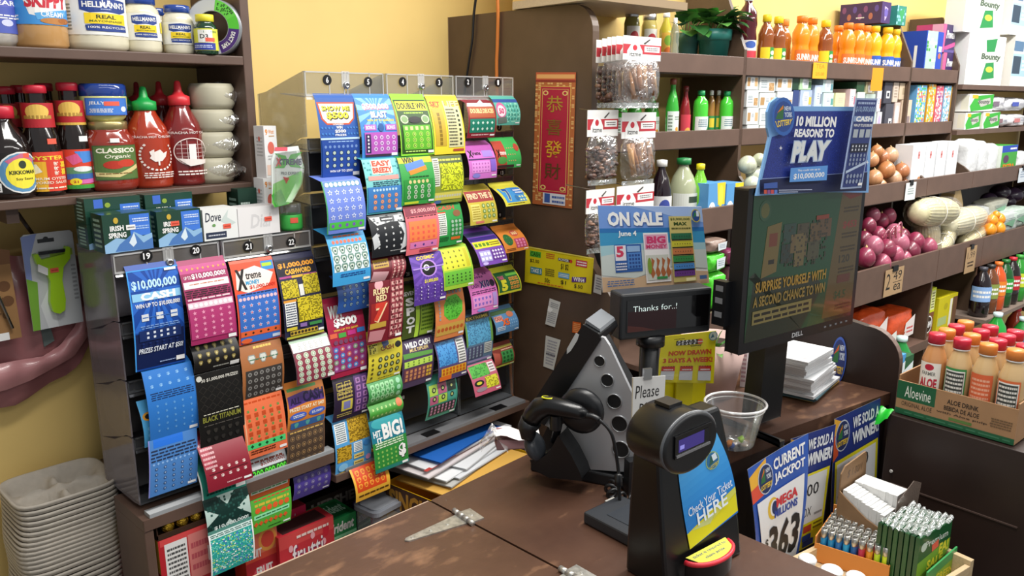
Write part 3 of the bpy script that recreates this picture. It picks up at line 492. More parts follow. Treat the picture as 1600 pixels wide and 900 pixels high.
strip('yellow ticket with dark coins below the ruby seven strip', [((572, 531), (572, 600), 1.62, '#d2c43a', [R(.05, .10, .28, .34, '#e8dc5a'), N(.05, .10, .28, .34, 5, 6, '#4a4410', .5), P((.4, .08), (.58, .02), (.62, .2), (.45, .28), c='#3a4a7a'), T('CASH', .36, .22, .75, .32, '#8a4a1a', 1.6), E(.88, .25, .09, .07, K), G('o', 1, 5, .05, .42, .2, .95, '#5a5220', .6), G('o', 4, 3, .25, .42, .95, .9, '#2a2a22', .72), G('$', 4, 3, .25, .42, .95, .9, '#b8c890', .4), L(.3, .93, .75, .96, 1, '#3a3410'), BAR(.95)])])
strip('pale green ticket of cash rolls between the yellow ticket and the hit it big strip', [((572, 600), (573, 634), 1.61, '#3f8f4a', [G('h', 5, 3, .06, .1, .76, .9, '#8fc890', .95), G('o', 1, 3, .78, .05, .98, .95, '#8fc8a0', .8), G('$', 5, 3, .06, .1, .76, .9, '#2a6a34', .4)])])
strip('green hit it big ticket strip hanging lowest beside the papers', [
 ((573, 634), (575, 660), 1.605, '#4a9a3a', [G('$', 6, 2, .05, .1, .8, .95, '#bfe08a', .45), E(.88, .3, .09, .25, '#d87a4a')]),
 ((575, 660), (587, 741), None, '#2f8a3a', [R(0, 0, 1, .42, '#1f7a90'), E(.5, .08, .45, .12, '#3fa8b0'), T('HIT', .06, .2, .28, .32, WH, 1.6), T('IT', .14, .34, .3, .46, WH, 1.6), T('BIG!', .33, .1, .94, .40, WH, 2), L(.05, .42, .9, .55, 3, '#dce8d0'), G('$', 5, 4, .05, .58, .7, .93, '#a8d86a', .5), *TS('$', .72, .58, .94, .86, WH, K, 2.6), R(0, .93, 1, 1, '#1f7a70'), BAR(.965)])])
strip('lime green double win ticket in slot 4', [((610, 153), (627, 244), S0, '#8fd83a', [R(.03, .03, .97, .97, '#2a4f1c'), R(.06, .06, .96, .22, '#f0ec3a'), T('DOUBLE WIN', .09, .085, .93, .195, K, 1.6), L(.2, .24, .8, .28, 1, '#a8e04a'), *ring(.2, .37, .12, .075, '#c8d8b0', '#7fa06a'), *ring(.82, .37, .12, .075, '#c8d8b0', '#7fa06a'), E(.5, .38, .2, .06, K), R(.1, .47, .92, .90, '#5fb02f'), G('#', 5, 1, .12, .48, .9, .57, '#d0c890', .7), G('o', 4, 3, .1, .58, .92, .88, '#b8ec5a', .85), G('o', 4, 3, .1, .58, .92, .88, '#3f6f1f', .6), G('$', 4, 3, .1, .58, .92, .88, '#c8f07a', .35), L(.1, .91, .75, .95, 1, '#c8f07a'), BAR(.945)])])
strip('green win ticket with stacked chips below the double win ticket', [((620, 247), (627, 322), 1.60, '#3aa04a', [R(0, 0, 1, .12, '#c8c02a'), T('WIN', .12, .0, .45, .12, K, 1.4), P((.16, .14), (.72, .05), (.76, .19), (.2, .29), c='#5a86d0'), P((.24, .28), (.78, .18), (.8, .27), (.28, .37), c='#e08a2a'), L(.2, .38, .85, .44, 1, '#14501f'), R(.06, .46, .94, .9, '#2f8f3c'), G('o', 5, 1, .18, .46, .82, .56, '#d8c88a', .8), G('o', 4, 3, .1, .57, .9, .88, '#dfe6d4', .86), G('o', 4, 3, .1, .57, .9, .88, '#6f8f6a', .6), R(.08, .93, .5, .98, '#c8d83a'), BAR(.94)])])
strip('coral pink ticket below the green chip ticket', [((629, 324), (634, 400), 1.595, '#e8707a', [R(.02, .02, .98, .20, '#8a3a4a'), T('$5,000,000', .2, .06, .95, .15, '#f0a8a8', .8), L(.05, .2, .95, .24, 1, '#3a1a20'), R(.08, .30, .92, .72, '#f0824a'), G('#', 5, 3, .1, .38, .9, .72, '#e85a4a', .5), R(.1, .74, .92, .87, '#d87ab0'), G('d', 3, 1, .12, .75, .9, .86, '#5a3a8a', .6), R(.4, .90, .75, .96, '#b03a5a'), BAR(.95)])])
strip('purple ticket with a black eight ball in the third column', [((638, 401), (647, 479), 1.59, '#5a3a9a', [BUR(.5, .28, 0, 0, 1, .6, 18, '#6f4ab0'), N(.02, .5, .98, .95, 18, 14, '#7a5ab8', .2), T('COSMIC', .2, .03, .75, .1, '#f0d23a', 1.4), E(.5, .28, .26, .17, '#b88ae0'), E(.5, .28, .21, .145, K), *ring(.44, .26, .09, .06, WH, WH), T('8', .40, .22, .48, .30, K, 1.4), R(.03, .25, .97, .275, '#a88ad8'), T('$1,000,000', .32, .49, .74, .57, '#f0e23a', 1), G('o', 4, 4, .1, .60, .95, .9, '#3a2468', .6), G('o', 4, 4, .1, .60, .95, .9, '#d8ccf0', .4), BAR(.94)])])
strip('dark olive spot ticket standing behind the eight ball ticket', [((625, 455), (627, 532), 1.63, '#4a5a24', [R(.55, .0, .97, .98, '#8fae3a'), L(.58, .1, .95, .9, 10, '#4a6a1a'), T('SEVEN', .05, .04, .45, .12, WH, 1), T('S', .1, .16, .36, .32, WH, 2.4), T('P', .1, .35, .36, .51, WH, 2.4), T('O', .1, .54, .36, .70, WH, 2.4), T('T', .1, .73, .36, .88, WH, 2.4), P((.4, .0), (.52, .0), (.5, 1), (.38, 1), c='#b8e04a'), BAR(.96)])])
strip('purple wild cash multiplier ticket below the spot ticket', [((625, 535), (625, 610), 1.625, '#4a3a5a', [T('WILD CASH', .12, .05, .92, .17, WH, 2), T('MULTIPLIER', .25, .18, .85, .25, '#e8d08a', 1), P((.03, .25), (.97, .3), (.95, .38), (.05, .36), c='#5f9a4a'), R(.06, .42, .95, .55, '#b8d85a'), G('#', 5, 2, .1, .43, .93, .54, '#6a8a3a', .7), R(.05, .58, .95, .86, '#6a3a4a'), G('#', 5, 3, .08, .6, .75, .85, '#c88a5a', .75), G('#', 2, 3, .76, .6, .94, .85, '#d8b03a', .8), BAR(.95)])])
strip('small green and magenta grid ticket at the bottom of the third column', [((666, 601), (664, 658), 1.62, '#3f8f7a', [R(.06, .06, .33, .34, '#a8c84a'), R(.35, .04, .64, .34, '#b05a7a'), R(.66, .03, .95, .34, '#2a3a34'), R(.06, .36, .33, .58, '#b05a7a'), R(.35, .36, .64, .58, '#a8c84a'), R(.66, .36, .95, .58, '#4a9a8a'), G('o', 3, 2, .06, .08, .95, .56, '#26302c', .6), G('$', 3, 2, .06, .08, .95, .56, '#d8e08a', .3), R(.06, .62, .95, .90, '#22262a'), G('#', 7, 3, .08, .63, .94, .89, '#b8809a', .72), BAR(.95)])])
strip('yellow life ticket in slot 3', [((665, 154), (679, 242), S0, '#f0d838', [T('SET', .05, .05, .38, .14, '#c8342a', 1.6), T('FOR', .12, .13, .32, .17, '#c8342a', 1.2), *TS('LIFE', .46, .04, .97, .15, '#f4ec9a', '#8a6a1a', 1.6), R(.05, .18, .40, .85, '#c8a83a'), G('#', 1, 8, .07, .25, .38, .84, '#8a7020', .85), R(.46, .15, .95, .88, '#d8d4a0'), L(.48, .17, .76, .86, 12, '#4a4a3a'), G('#', 1, 8, .78, .18, .93, .86, '#23301c', .55), R(.6, .91, .95, .95, '#b8483a')])])
strip('olive crossword ticket with a speckled yellow square in the fourth column', [((672, 245), (673, 320), 1.61, '#8f9a3a', [R(0, 0, 1, .16, '#5a684a'), L(.1, .04, .95, .12, 1, '#d8d85a'), R(.03, .04, .22, .62, '#e6e6d8'), L(.05, .06, .2, .6, 12, '#5a5a44'), R(.26, .15, .97, .72, '#d2dc2a'), N(.26, .15, .97, .72, 22, 20, '#6a701a', .40), R(.03, .76, .95, .92, '#d8cf5a'), G('#', 11, 1, .04, .77, .94, .91, '#c8c8b4', .7), E(.2, .96, .12, .04, '#4a6a9a')])])
strip('bright green cash ticket with a white number column', [((670, 323), (674, 388), 1.605, '#2f9a4a', [T('CASH', .22, .02, .78, .12, '#c8543a', 2), R(.1, .18, .46, .72, '#eceee6'), L(.12, .2, .44, .7, 10, '#5a6a5a'), R(.1, .16, .46, .19, '#d84a2a'), E(.82, .22, .12, .08, '#8a5a3a'), R(.58, .36, .95, .84, '#27803c'), G('o', 3, 4, .58, .36, .95, .76, '#9fb8a4', .8), R(.6, .79, .9, .86, '#d86a2a'), L(.05, .76, .52, .88, 3, '#14501f'), BAR(.94)])])
strip('yellow green ticket with black symbols below the bright green cash ticket', [((680, 389), (694, 455), 1.60, '#9fc83a', [R(.04, .05, .95, .52, '#d8d83a'), G('$', 4, 4, .08, .06, .8, .52, '#2a2f14', .42), R(.82, .08, .93, .5, '#c8c02a'), R(.04, .56, .96, .9, '#6ab83a'), G('d', 6, 3, .08, .62, .94, .86, '#22401a', .7), BAR(.95)])])
strip('orange ticket with a green dotted octagon in the fourth column', [((675, 455), (678, 535), 1.612, '#d8824a', [L(.1, .02, .9, .08, 1, '#3a2a14'), G('#', 5, 1, .36, .02, .95, .16, '#8f9aa0', .6), P((.45, .16), (.75, .14), (.92, .30), (.9, .5), (.72, .62), (.45, .62), (.28, .5), (.3, .3), c='#5ab83a'), N(.36, .2, .84, .58, 14, 14, '#2f7a1f', .35), G('#', 1, 6, .06, .2, .24, .6, '#9a9a94', .7), R(.04, .68, .96, .9, '#c8a04a'), G('o', 7, 1, .05, .72, .95, .86, '#b8582a', .85), BAR(.93)])])
strip('orange and blue ticket with a speckled sky square in the fourth column', [((677, 536), (684, 599), 1.615, '#5a4a78', [R(.04, .03, .66, .6, '#4f9ad8'), N(.04, .03, .66, .6, 20, 16, '#2f6ab0', .35), R(.7, .04, .96, .62, '#e4e4e0'), L(.72, .06, .94, .6, 8, '#5a5a5a'), R(.1, .66, .95, .86, '#e8b02a'), G('#', 7, 2, .12, .67, .93, .85, '#c8641f', .8), R(.04, .86, .45, .98, '#e8742a'), BAR(.93)])])
strip('green and red double deuces ticket in slot 2', [((727, 161), (729, 216), 1.622, '#8a2430', [P((.05, 0), (.9, 0), (.95, .1), (.02, .1), c='#c8ccc8'), P((.28, .02), (.4, .0), (.5, -.1), (.62, 0), (.74, .02), (.72, .12), (.3, .12), c='#f0f0ee'), R(.04, .1, .96, .42, '#b05a3a'), T('DOUBLE DEUCES', .1, .16, .92, .29, '#f0dc9a', 1.4), R(.05, .45, .95, .85, '#1f7a64'), G('d', 5, 2, .08, .48, .92, .83, '#c8dcd0', .55), L(.1, .88, .75, .95, 1, '#e0b8b8'), BAR(.93)])], W=.106)
strip('magenta extreme ticket in the slot-2 column, second from the top', [((722, 227), (733, 281), 1.628, '#d87ad0', [R(0, 0, 1, .2, '#b85ab0'), T('X', .06, .16, .22, .36, K, 2.4), T('treme', .2, .2, .5, .3, K, 1.2), R(.56, .18, .92, .36, '#a88ae0'), R(.02, .40, .98, .44, '#5a3a70'), R(.1, .48, .75, .82, '#e89ae4'), G('$', 6, 3, .1, .5, .74, .82, '#a848a8', .5), R(.78, .44, .97, .8, '#8a6ad0'), E(.25, .9, .14, .07, '#8a86d8'), BAR(.92)])], W=.106)
strip('pale gold find the cash ticket in the slot-2 column', [((720, 297), (735, 353), 1.63, '#d2bf4a', [R(.03, .06, .97, .36, '#a84a4a'), T('FIND THE $', .08, .12, .95, .3, '#f0dcb0', 1.6), R(.08, .42, .4, .9, '#e8dc7a'), L(.1, .46, .38, .86, 6, '#a8902a'), G('o', 3, 3, .45, .4, .95, .86, '#7a9a4a', .85), G('$', 3, 3, .45, .4, .95, .86, '#e8ecc0', .4), R(.2, .90, .5, .97, '#d87a6a'), BAR(.95)])], W=.106)
strip('violet and yellow ticket in the slot-2 column, fourth from the top', [((723, 366), (751, 417), 1.63, '#7a4ab0', [R(0, 0, 1, .12, '#4a4a78'), R(.02, .14, .98, .24, '#3a2a7a'), R(.03, .26, .97, .46, '#e8e03a'), G('#', 4, 1, .05, .27, .6, .45, '#5a8a2a', .7), L(.6, .3, .95, .42, 2, '#6a5a10'), R(.08, .54, .48, .88, '#b0a8e0'), G('#', 3, 2, .09, .56, .47, .86, '#f0f0fa', .7), R(.52, .52, .95, .86, '#6a3a9a'), G('d', 4, 3, .53, .53, .94, .85, '#f0e8fa', .8), E(.2, .94, .1, .05, '#c8b8f0'), BAR(.93)])], W=.108)
strip('pink times ten ticket in the slot-2 column', [((724, 432), (737, 492), 1.625, '#e07ac4', [N(.0, .0, .98, .12, 12, 2, '#8a3a80', .5), E(.15, .14, .09, .06, '#c85aa8'), T('CASH', .1, .22, .38, .33, '#7a2a7a', 1), *TS('X10', .42, .18, .78, .36, '#26307a', '#f0c8e8', 2), E(.88, .28, .09, .09, '#3a2a4a'), L(.05, .40, .95, .5, 2, '#5a2a5a'), R(.06, .54, .78, .86, '#e89ad8'), G('h', 5, 2, .08, .56, .76, .84, '#8a6ac8', .6), R(.8, .52, .95, .88, '#b89ae0'), E(.35, .93, .15, .05, '#8a9ae0'), BAR(.93)])], W=.106)
strip('grey blue speckled ticket strip low in the slot-2 column', [
 ((723, 496), (727, 573), 1.625, '#5f7a94', [R(.05, .02, .95, .1, '#3a3a2a'), T('EXTREME', .1, .03, .9, .09, '#c8b04a', 1), R(.04, .12, .94, .58, '#5fa8d0'), N(.04, .12, .94, .58, 24, 20, '#3f6f98', .42), R(0, .12, .06, .6, '#6a9a4a'), R(.92, .12, 1, .6, '#6a9a4a'), R(.04, .62, .62, .88, '#4a4a6a'), G('#', 4, 4, .06, .63, .6, .87, '#8a9aa8', .75), R(.66, .6, .94, .82, '#c8ccc8'), L(.68, .62, .92, .8, 5, '#5a5a60'), R(.04, .9, .9, .95, '#9a8ab8'), BAR(.96)]),
 ((727, 573), (743, 621), None, '#c8607a', [R(.05, .04, .72, .42, '#5ab84a'), N(.05, .04, .72, .42, 16, 9, '#2f8030', .35), R(.74, .06, .96, .36, '#f0ecec'), L(.76, .08, .94, .34, 3, '#7a5a5a'), E(.24, .6, .18, .1, K), E(.24, .6, .1, .05, '#d8d03a'), R(.48, .46, .95, .84, '#e0dc3a'), N(.48, .46, .95, .84, 12, 9, '#8a8010', .35), E(.28, .82, .2, .07, '#9a8a94'), BAR(.93)])], W=.106)
strip('small green ticket with a pink 50 badge in slot 1', [((768, 155), (774, 196), 1.635, '#5fb8a8', [R(0, 0, 1, .12, '#3a5aa0'), N(.42, .14, .98, .9, 16, 12, '#9fe0c8', .4), E(.22, .42, .2, .3, '#d86a9a'), E(.22, .45, .15, .22, '#f4e4ec'), T('50', .12, .34, .33, .56, '#c83a6a', 2), P((.05, .72), (.4, .66), (.45, .9), (.1, .95), c='#6a7a74'), G('o', 4, 4, .46, .18, .95, .84, '#3f8f80', .6), BAR(.92)])], W=.098)
strip('red and green extreme ticket in the slot-1 column', [((765, 221), (775, 264), 1.64, '#3fb05a', [R(0, 0, .42, 1, '#b84a3a'), T('X', .06, .3, .2, .58, K, 2.4), T('treme', .18, .36, .42, .5, '#f0e8e0', 1), E(.24, .7, .18, .14, '#4f9a4a'), G('o', 4, 3, .46, .15, .8, .85, '#c89a6a', .5), E(.88, .25, .1, .14, '#b84a3a'), R(.05, .88, .7, .98, '#3a2a2a'), BAR(.92)])], W=.103)
strip('yellow and blue lucky seven ticket sticking out of the slot-1 column', [((765, 292), (791, 323), 1.64, '#e0d84a', [R(.1, .12, .9, .82, '#4a9ad8'), T('7', .2, .1, .44, .75, '#e8e03a', 3.4), T('7', .22, .14, .42, .7, '#2a5ab0', 1.6), E(.56, .62, .08, .14, '#3a7ab0'), R(.6, .15, .95, .45, '#3f7fd0'), L(.62, .2, .93, .42, 2, WH), G('o', 3, 2, .62, .5, .95, .82, '#e8f0b0', .7), L(.1, .86, .8, .94, 1, '#6a5a1a')])], W=.103)
strip('orange ticket with a green badge in the slot-1 column', [((769, 360), (790, 396), 1.64, '#e08a3a', [E(.28, .45, .17, .24, '#2f6a3a'), G('*', 3, 2, .1, .25, .44, .65, '#5a9a4a', .5), E(.66, .22, .16, .12, '#c8584a'), T('$$$', .56, .16, .78, .28, '#f0dca0', 1), R(.5, .44, .95, .86, '#b84a6a'), G('#', 3, 3, .52, .46, .93, .84, '#e08ab0', .7), L(.06, .82, .45, .95, 2, '#5a2a10'), BAR(.93)])], W=.100)
strip('dark green take five ticket in the slot-1 column', [((766, 426), (779, 462), 1.64, '#d8d83a', [R(.04, .05, .96, .9, '#2a6a3a'), T('TAKE', .12, .2, .36, .34, '#e05a8a', 1.4), T('5', .16, .36, .42, .86, '#e8e03a', 3), R(.48, .14, .95, .24, '#6ab84a'), G('#', 3, 3, .52, .28, .92, .86, '#d89a4a', .8), G('o', 3, 3, .52, .28, .92, .86, '#8a5a1f', .4)])], W=.098)
strip('blue times five ticket in the slot-1 column', [((763, 489), (775, 524), 1.64, '#5a8ab8', [R(.0, .0, 1, .15, '#4a6a4a'), R(.06, .2, .4, .42, '#e0a8a0'), T('CASH', .08, .22, .38, .38, '#a83a2a', 1.2), *TS('X5', .3, .36, .62, .66, '#e86a2a', '#2a2a5a', 2.4), E(.75, .22, .14, .12, '#c8785a'), R(.06, .66, .4, .85, '#c8d8e4'), L(.08, .68, .38, .83, 2, '#3a4a7a'), G('$', 4, 3, .58, .4, .95, .82, '#9fc8e8', .5), BAR(.93)])], W=.098)
strip('small red and green ticket lowest in the slot-1 column', [((766, 545), (771, 577), 1.642, '#8a3a30', [R(0, 0, 1, .1, '#c8b85a'), R(0, .9, 1, 1, '#c8d85a'), R(.38, .24, .95, .84, '#3f8f4a'), G('o', 3, 3, .4, .26, .93, .82, '#1f5a2a', .75), L(.4, .12, .95, .22, 1, '#e0b8a0'), P((.0, .2), (.3, .3), (.3, .8), (0, .9), c='#b85a4a'), BAR(.95)])], W=.088)
# ================================================================ JARS, BOTTLES, BOXES of the left wall
D2 = math.radians
def rspot(fr, pxc, pxw, b, z):
    a = fr.sx(pxc, b, z); w = (fr.w(a, b, z)-EYE).dot(FWD); return a, pxw*w/FPX/2
def vessel(name, label, cat, fr, pxc, pxw, b, z, top, parts, labels=(), group=None, face=None, sq=1, R=None, H=None):
    a, r = rspot(fr, pxc, pxw, b, z)
    if R: r = R
    h = H if H else fr.sz(top, a, b)-z
    p = fr.w(a, b, z)
    if face is None:
        q = fr.loc(EYE)-V((a, b, 0)); face = math.degrees(math.atan2(q.y, q.x))*.5-45
    t = thing(name, label, cat, p, fr.yaw, group)
    vparts(t, r, h, parts, labels, face, sq); return t
def vparts(t, r, h, parts, labels=(), face=-100, sq=1, n=22):
    for pn, prof, m in parts:
        B().lathe([(q[0]*r, q[1]*h) for q in prof], m, n, sx=1, sy=sq).obj(pn, t)
    for pn, rf, z0, z1, a0, a1, ops, base in labels:
        B().wrap(rf*r+.0004, z0*h, z1*h, D2(face+a0), D2(face+a1), ops, base, sy=sq).obj(pn, t)
def carton(name, label, cat, fr, a0, a1, b0, b1, z0, z1, base, front=(), left=(), top=(), group=None, rz=0, film=False, mt=None):
    w = abs(a1-a0); d = b1-b0; h = z1-z0; m = mt or mat(base, .42)
    b = B(); b.box(-w/2, w/2, 0, d, 0, h, m)
    if front: b.front(-w/2, w/2, 0, 0, h, front)
    if left: b.leftside(-w/2, 0, d, 0, h, left)
    if top: b.topside(-w/2, w/2, 0, d, h, top)
    o = b.obj(name); at(o, fr.w((a0+a1)/2, b0, z0), fr.yaw+rz); tag(o, label, cat, group)
    return o
def pxcarton(name, label, cat, fr, px0, px1, b0, d, z0, pyt, base, **k):
    a0 = fr.sx(px0, b0, z0); a1 = fr.sx(px1, b0, z0); z1 = fr.sz(pyt, (a0+a1)/2, b0)
    return carton(name, label, cat, fr, a0, a1, b0, b0+d, z0, z1, base, **k)
def sticker(o, x, z, y=-.001, w=.018, h=.010, c='#e8604a', rz=0):
    b = B(); b.plane((x-w/2, y, z+h/2), (w, 0, 0), (0, 0, -h), (0, -1, 0), [L(.12, .25, .9, .8, 1, '#b03a2a' if c != WH else '#7a7a7a')], c)
    s = b.obj('price_sticker', o, label='white price sticker' if c == WH else 'orange price sticker'); s.rotation_euler = (0, rz, 0); return s
def body(*p): return list(p)
ZT = 1.734; ZL = 1.446
glassy = lambda c, r=.12: mat(c, r, coat=.6)
JAR = [(0, 0), (.86, 0), (.97, .04), (1, .10), (1, .68), (.95, .76), (.78, .82), (.76, .86)]
LID = [(.80, .845), (.84, .85), (.84, .985), (.78, 1), (0, 1)]
MAYO = [P((.05, .06), (.5, .0), (.95, .06), (.95, .36), (.78, .44), (.5, .40), (.22, .44), (.05, .36), c='#24408c'), T("HELLMANN'S", .1, .11, .9, .29, WH, 1.4), L(.4, .31, .6, .35, 1, '#b8c8e8'), R(.12, .45, .9, .76, '#f2d21f'), T('REAL', .32, .50, .68, .61, '#2a3a1a', 1), T('MAYONNAISE', .2, .65, .82, .71, '#5a6a1a', .5), P((.12, .80), (.3, .76), (.9, .78), (.92, .96), (.5, .98), (.14, .96), c='#24408c'), T('100% RECYCLED', .17, .83, .88, .89, WH, .6)]
WL = '#eeeee8'
vessel('jar', 'clear jar with a violet blue label at the left end of the top shelf', 'jar', MF, -14, 84, 1.845, ZT, -20, [('body', [(0, 0), (.8, 0), (.98, .1), (1, .2), (1, .8), (.8, .86)], clear('#dfe3e6', .35, .1, .08)), ('lid', LID, glassy('#2f3f9a'))], [('label', 1.0, .22, .80, -60, 70, [R(0, 0, 1, .25, '#5a62b8'), T('CLEAR', .3, .06, .9, .2, WH, 1), E(.7, .7, .1, .1, '#c8ccf0'), L(.2, .45, .9, .6, 2, WH)], '#4a5ab0')])
vessel('peanut_butter_jar', 'peanut butter jar with blue and red label on the top shelf', 'jar', MF, 65, 80, 1.835, ZT, -32, [('body', [(0, 0), (.9, 0), (1, .05), (1, .80), (.9, .84)], glassy('#c89a62')), ('lid', LID, glassy('#2a6fc0'))], [('label', 1.0, .33, .80, -75, 72, [P((.25, 0), (.95, 0), (1, .45), (.6, .82), (.35, .7), c='#f2f0ec'), T('SKIPPY', .3, .05, .95, .5, '#c8283a', 2.4, .15), P((.42, .66), (.9, .5), (.92, .68), (.45, .86), c='#5aa8e0'), T('CREAMY', .5, .6, .86, .76, WH, .8), E(.7, .88, .22, .10, '#b87a3a'), E(.85, .86, .12, .09, '#a8642a'), L(.02, .7, .2, .9, 2, WH)], '#3f92d8')])
vessel('mayonnaise_jar', 'largest mayonnaise jar with blue and yellow label on the top shelf', 'jar', MF, 151, 96, 1.85, ZT, -48, [('body', JAR[:-3]+[(.97, .74), (.8, .80), (.78, .84)], glassy('#e2dcc2', .2)), ('lid', LID, glassy('#2a4a9c'))], [('label', 1.0, .185, .65, -78, 66, [L(.12, .03, .3, .1, 1, '#8a8a80'), L(.1, .2, .22, .9, 8, '#8a8a80')]+[tuple([q[0], q[1]]+[(.3+.66*v if i in (0, 2) else .06+.86*v) for i, v in enumerate(q[2:6])]+list(q[6:])) if q[0] == 't' else q for q in []]+[('p', [(.30+.66*x, .05+.88*y) for x, y in q[1]], q[2]) if q[0] == 'p' else (('t', q[1], .30+.66*q[2], .05+.88*q[3], .30+.66*q[4], .05+.88*q[5])+q[6:] if q[0] == 't' else (q[0], .30+.66*q[1], .05+.88*q[2], .30+.66*q[3], .05+.88*q[4])+q[5:]) for q in MAYO], WL), ('price_sticker', 1.003, .56, .60, 4, 22, [], WH)])
vessel('mayonnaise_jar', 'middle mayonnaise jar with blue lid, left of the smaller mayonnaise jars', 'jar', MF, 225, 55, 1.845, ZT, -6, [('body', JAR, glassy('#e2dcc2', .2)), ('lid', LID, glassy('#2a4a9c'))], [('label', 1.0, .22, .68, -95, 80, [('p', [(.30+.5*x, .04+.88*y) for x, y in q[1]], q[2]) if q[0] == 'p' else (('t', q[1], .30+.5*q[2], .04+.88*q[3], .30+.5*q[4], .04+.88*q[5])+q[6:] if q[0] == 't' else (q[0], .30+.5*q[1], .04+.88*q[2], .30+.5*q[3], .04+.88*q[4])+q[5:]) for q in MAYO]+[R(.86, .3, 1, .7, '#f0dc3a')], WL), ])
SM = [('body', JAR, glassy('#e4dfc8', .2)), ('lid', LID, glassy('#2a4a9c'))]
sm = vessel('mayonnaise_jar', 'small mayonnaise jar standing in front between the middle jar and the vitamins', 'jar', MF, 282, 46, 1.835, ZT, 9, SM, [('label', 1.0, .20, .64, -95, 88, [('p', [(.24+.52*x, .04+.9*y) for x, y in q[1]], q[2]) if q[0] == 'p' else (('t', q[1], .24+.52*q[2], .04+.9*q[3], .24+.52*q[4], .04+.9*q[5])+q[6:] if q[0] == 't' else (q[0], .24+.52*q[1], .04+.9*q[2], .24+.52*q[3], .04+.9*q[4])+q[5:]) for q in MAYO], WL)])
for i, (px, w) in enumerate(((249, 'left'), (311, 'right'))):
    a, r = rspot(MF, px, 44, 1.93, ZT); dup(sm, MF.w(a, 1.93, ZT), None, 'small mayonnaise jar standing in the back row, %s behind the front small jar' % w)
a, r = rspot(MF, 285, 44, 1.925, ZT)
vessel('vitamin_bottle', 'green vitamin bottle with yellow cap beside the duct tape', 'bottle', MF, 324, 34, 1.785, ZT, 23, [('body', [(0, 0), (.95, 0), (1, .04), (1, .66), (.9, .74), (.72, .77), (.72, .82)], glassy('#173a26')), ('cap', [(.74, .82), (.8, .83), (.8, .99), (.75, 1), (0, 1)], mat('#e8dc3a', .4))], [('label', 1.0, .10, .64, -92, 88, [T('VITAMIN', .3, .1, .75, .2, '#2f6a3a', 1), R(.22, .06, .62, .64, '#f0f0ea'), T('D3', .28, .26, .5, .46, '#2a2a2a', 1), R(.0, .66, .7, .98, '#2a3a9a'), L(.05, .74, .6, .9, 2, '#c8d0f0'), R(.42, .42, .68, .6, '#e8604a')], '#d8d84a')])
# roll of duct tape standing on edge
q = MF.sx(341, 1.815, ZT); t = thing('duct_tape', 'roll of silver duct tape with purple and green label standing on its edge', 'tape', MF.w(q, 1.815, ZT+.0625), radians(-46))
b = B(); b.T = M4.Rotation(pi/2, 4, 'X')
b.lathe([(.034, .020), (.062, .020), (.062, -.020), (.034, -.020), (.034, .020)], mat('#8f9398', .35, .3), 40, caps=False); b.obj('roll', t)
b = B(); b.T = M4.Rotation(pi/2, 4, 'X'); b.lathe([(.035, .0206), (.060, .0206)], mat('#c9cccf', .4), 40, caps=False)
for a0, a1, c, s in ((-75, -5, '#4a2a78', 'DUCT TAPE'), (-5, 25, '#5ac83a', ''), (25, 80, '#6ad04a', '')):
    def mp(u, v, e, a0=a0, a1=a1): th_ = radians(a1+(a0-a1)*u); r = .0595-.024*v; return V((r*cos(th_), r*sin(th_), .0208+e))
    ops = [T(s, .12, .3, .9, .7, WH, 1.6)] if s else ([N(.1, .1, .9, .9, 9, 6, '#1d4a14', .5)] if a0 > 10 else [])
    b.grid(lambda u, v: mp(u, v, 0), 10, 1, c, False); b.art(mp, ops)
b.obj('label', t)
# ---- lower shelf
SAUCE = [(0, 0), (.96, 0), (1, .03), (1, .40), (.93, .52), (.5, .72), (.40, .80), (.40, .87)]
SCAP = [(.46, .86), (.52, .865), (.52, .985), (.46, 1), (0, 1)]
BLK = glassy('#1a0f0c', .1); REDC = mat('#c8283c', .35)
YL = 1.83
vessel('soy_sauce_bottle', 'soy sauce bottle with red cap and round yellow label at left end', 'bottle', MF, 18, 72, YL, ZL, 165, [('body', [(0, 0), (.96, 0), (1, .03), (1, .52), (.85, .66), (.42, .82), (.40, .86)], BLK), ('cap', SCAP, REDC)], [('label', 1.0, .06, .50, -70, 85, [*ring(.62, .5, .36, .52, '#e8e8e4', '#5a8fb8', .93), P((.38, .2), (.62, .02), (.86, .2), (.8, .3), (.44, .3), c='#c86a8a'), E(.62, .52, .25, .38, '#f0e040'), E(.62, .3, .06, .1, '#2a3a2a'), T('KIKKOMAN', .42, .44, .84, .54, '#1d2a1a', 1.4), T('Soy Sauce', .5, .62, .78, .7, '#1d2a1a', .4), R(.05, .74, .3, .96, WH), L(.07, .77, .28, .93, 4, '#4a4a4a')], '#191413'), ('price_sticker', 1.01, .44, .49, 30, 48, [], '#e8604a')])
OYS = [T('OYSTER', .15, .1, .9, .2, '#f0dc3a', 1), R(0, .24, .5, 1, '#e8b02a'), R(.5, .22, 1, 1, '#d8402a'), P((.1, .35), (.32, .3), (.42, .5), (.2, .58), c='#ece6d8'), ('g', '財', 1, 3, .62, .24, .76, .6, '#f0e8d8', .8), ('g', '喜', 1, 2, .78, .24, .98, .6, '#f0d83a', .9), T('PREMIUM OYSTER', .1, .64, .95, .71, '#f2e6d0', .8), T('FLAVORED SAUCE', .1, .74, .95, .81, '#f2e6d0', .8), L(.1, .88, .9, .95, 1, '#f2e6d0')]
OYB = [(0, 0), (.96, 0), (1, .03), (1, .42), (.93, .54), (.60, .74), (.52, .82), (.50, .93)]; OYC = [(.52, .925), (.60, .93), (.60, .985), (.55, 1), (0, 1)]
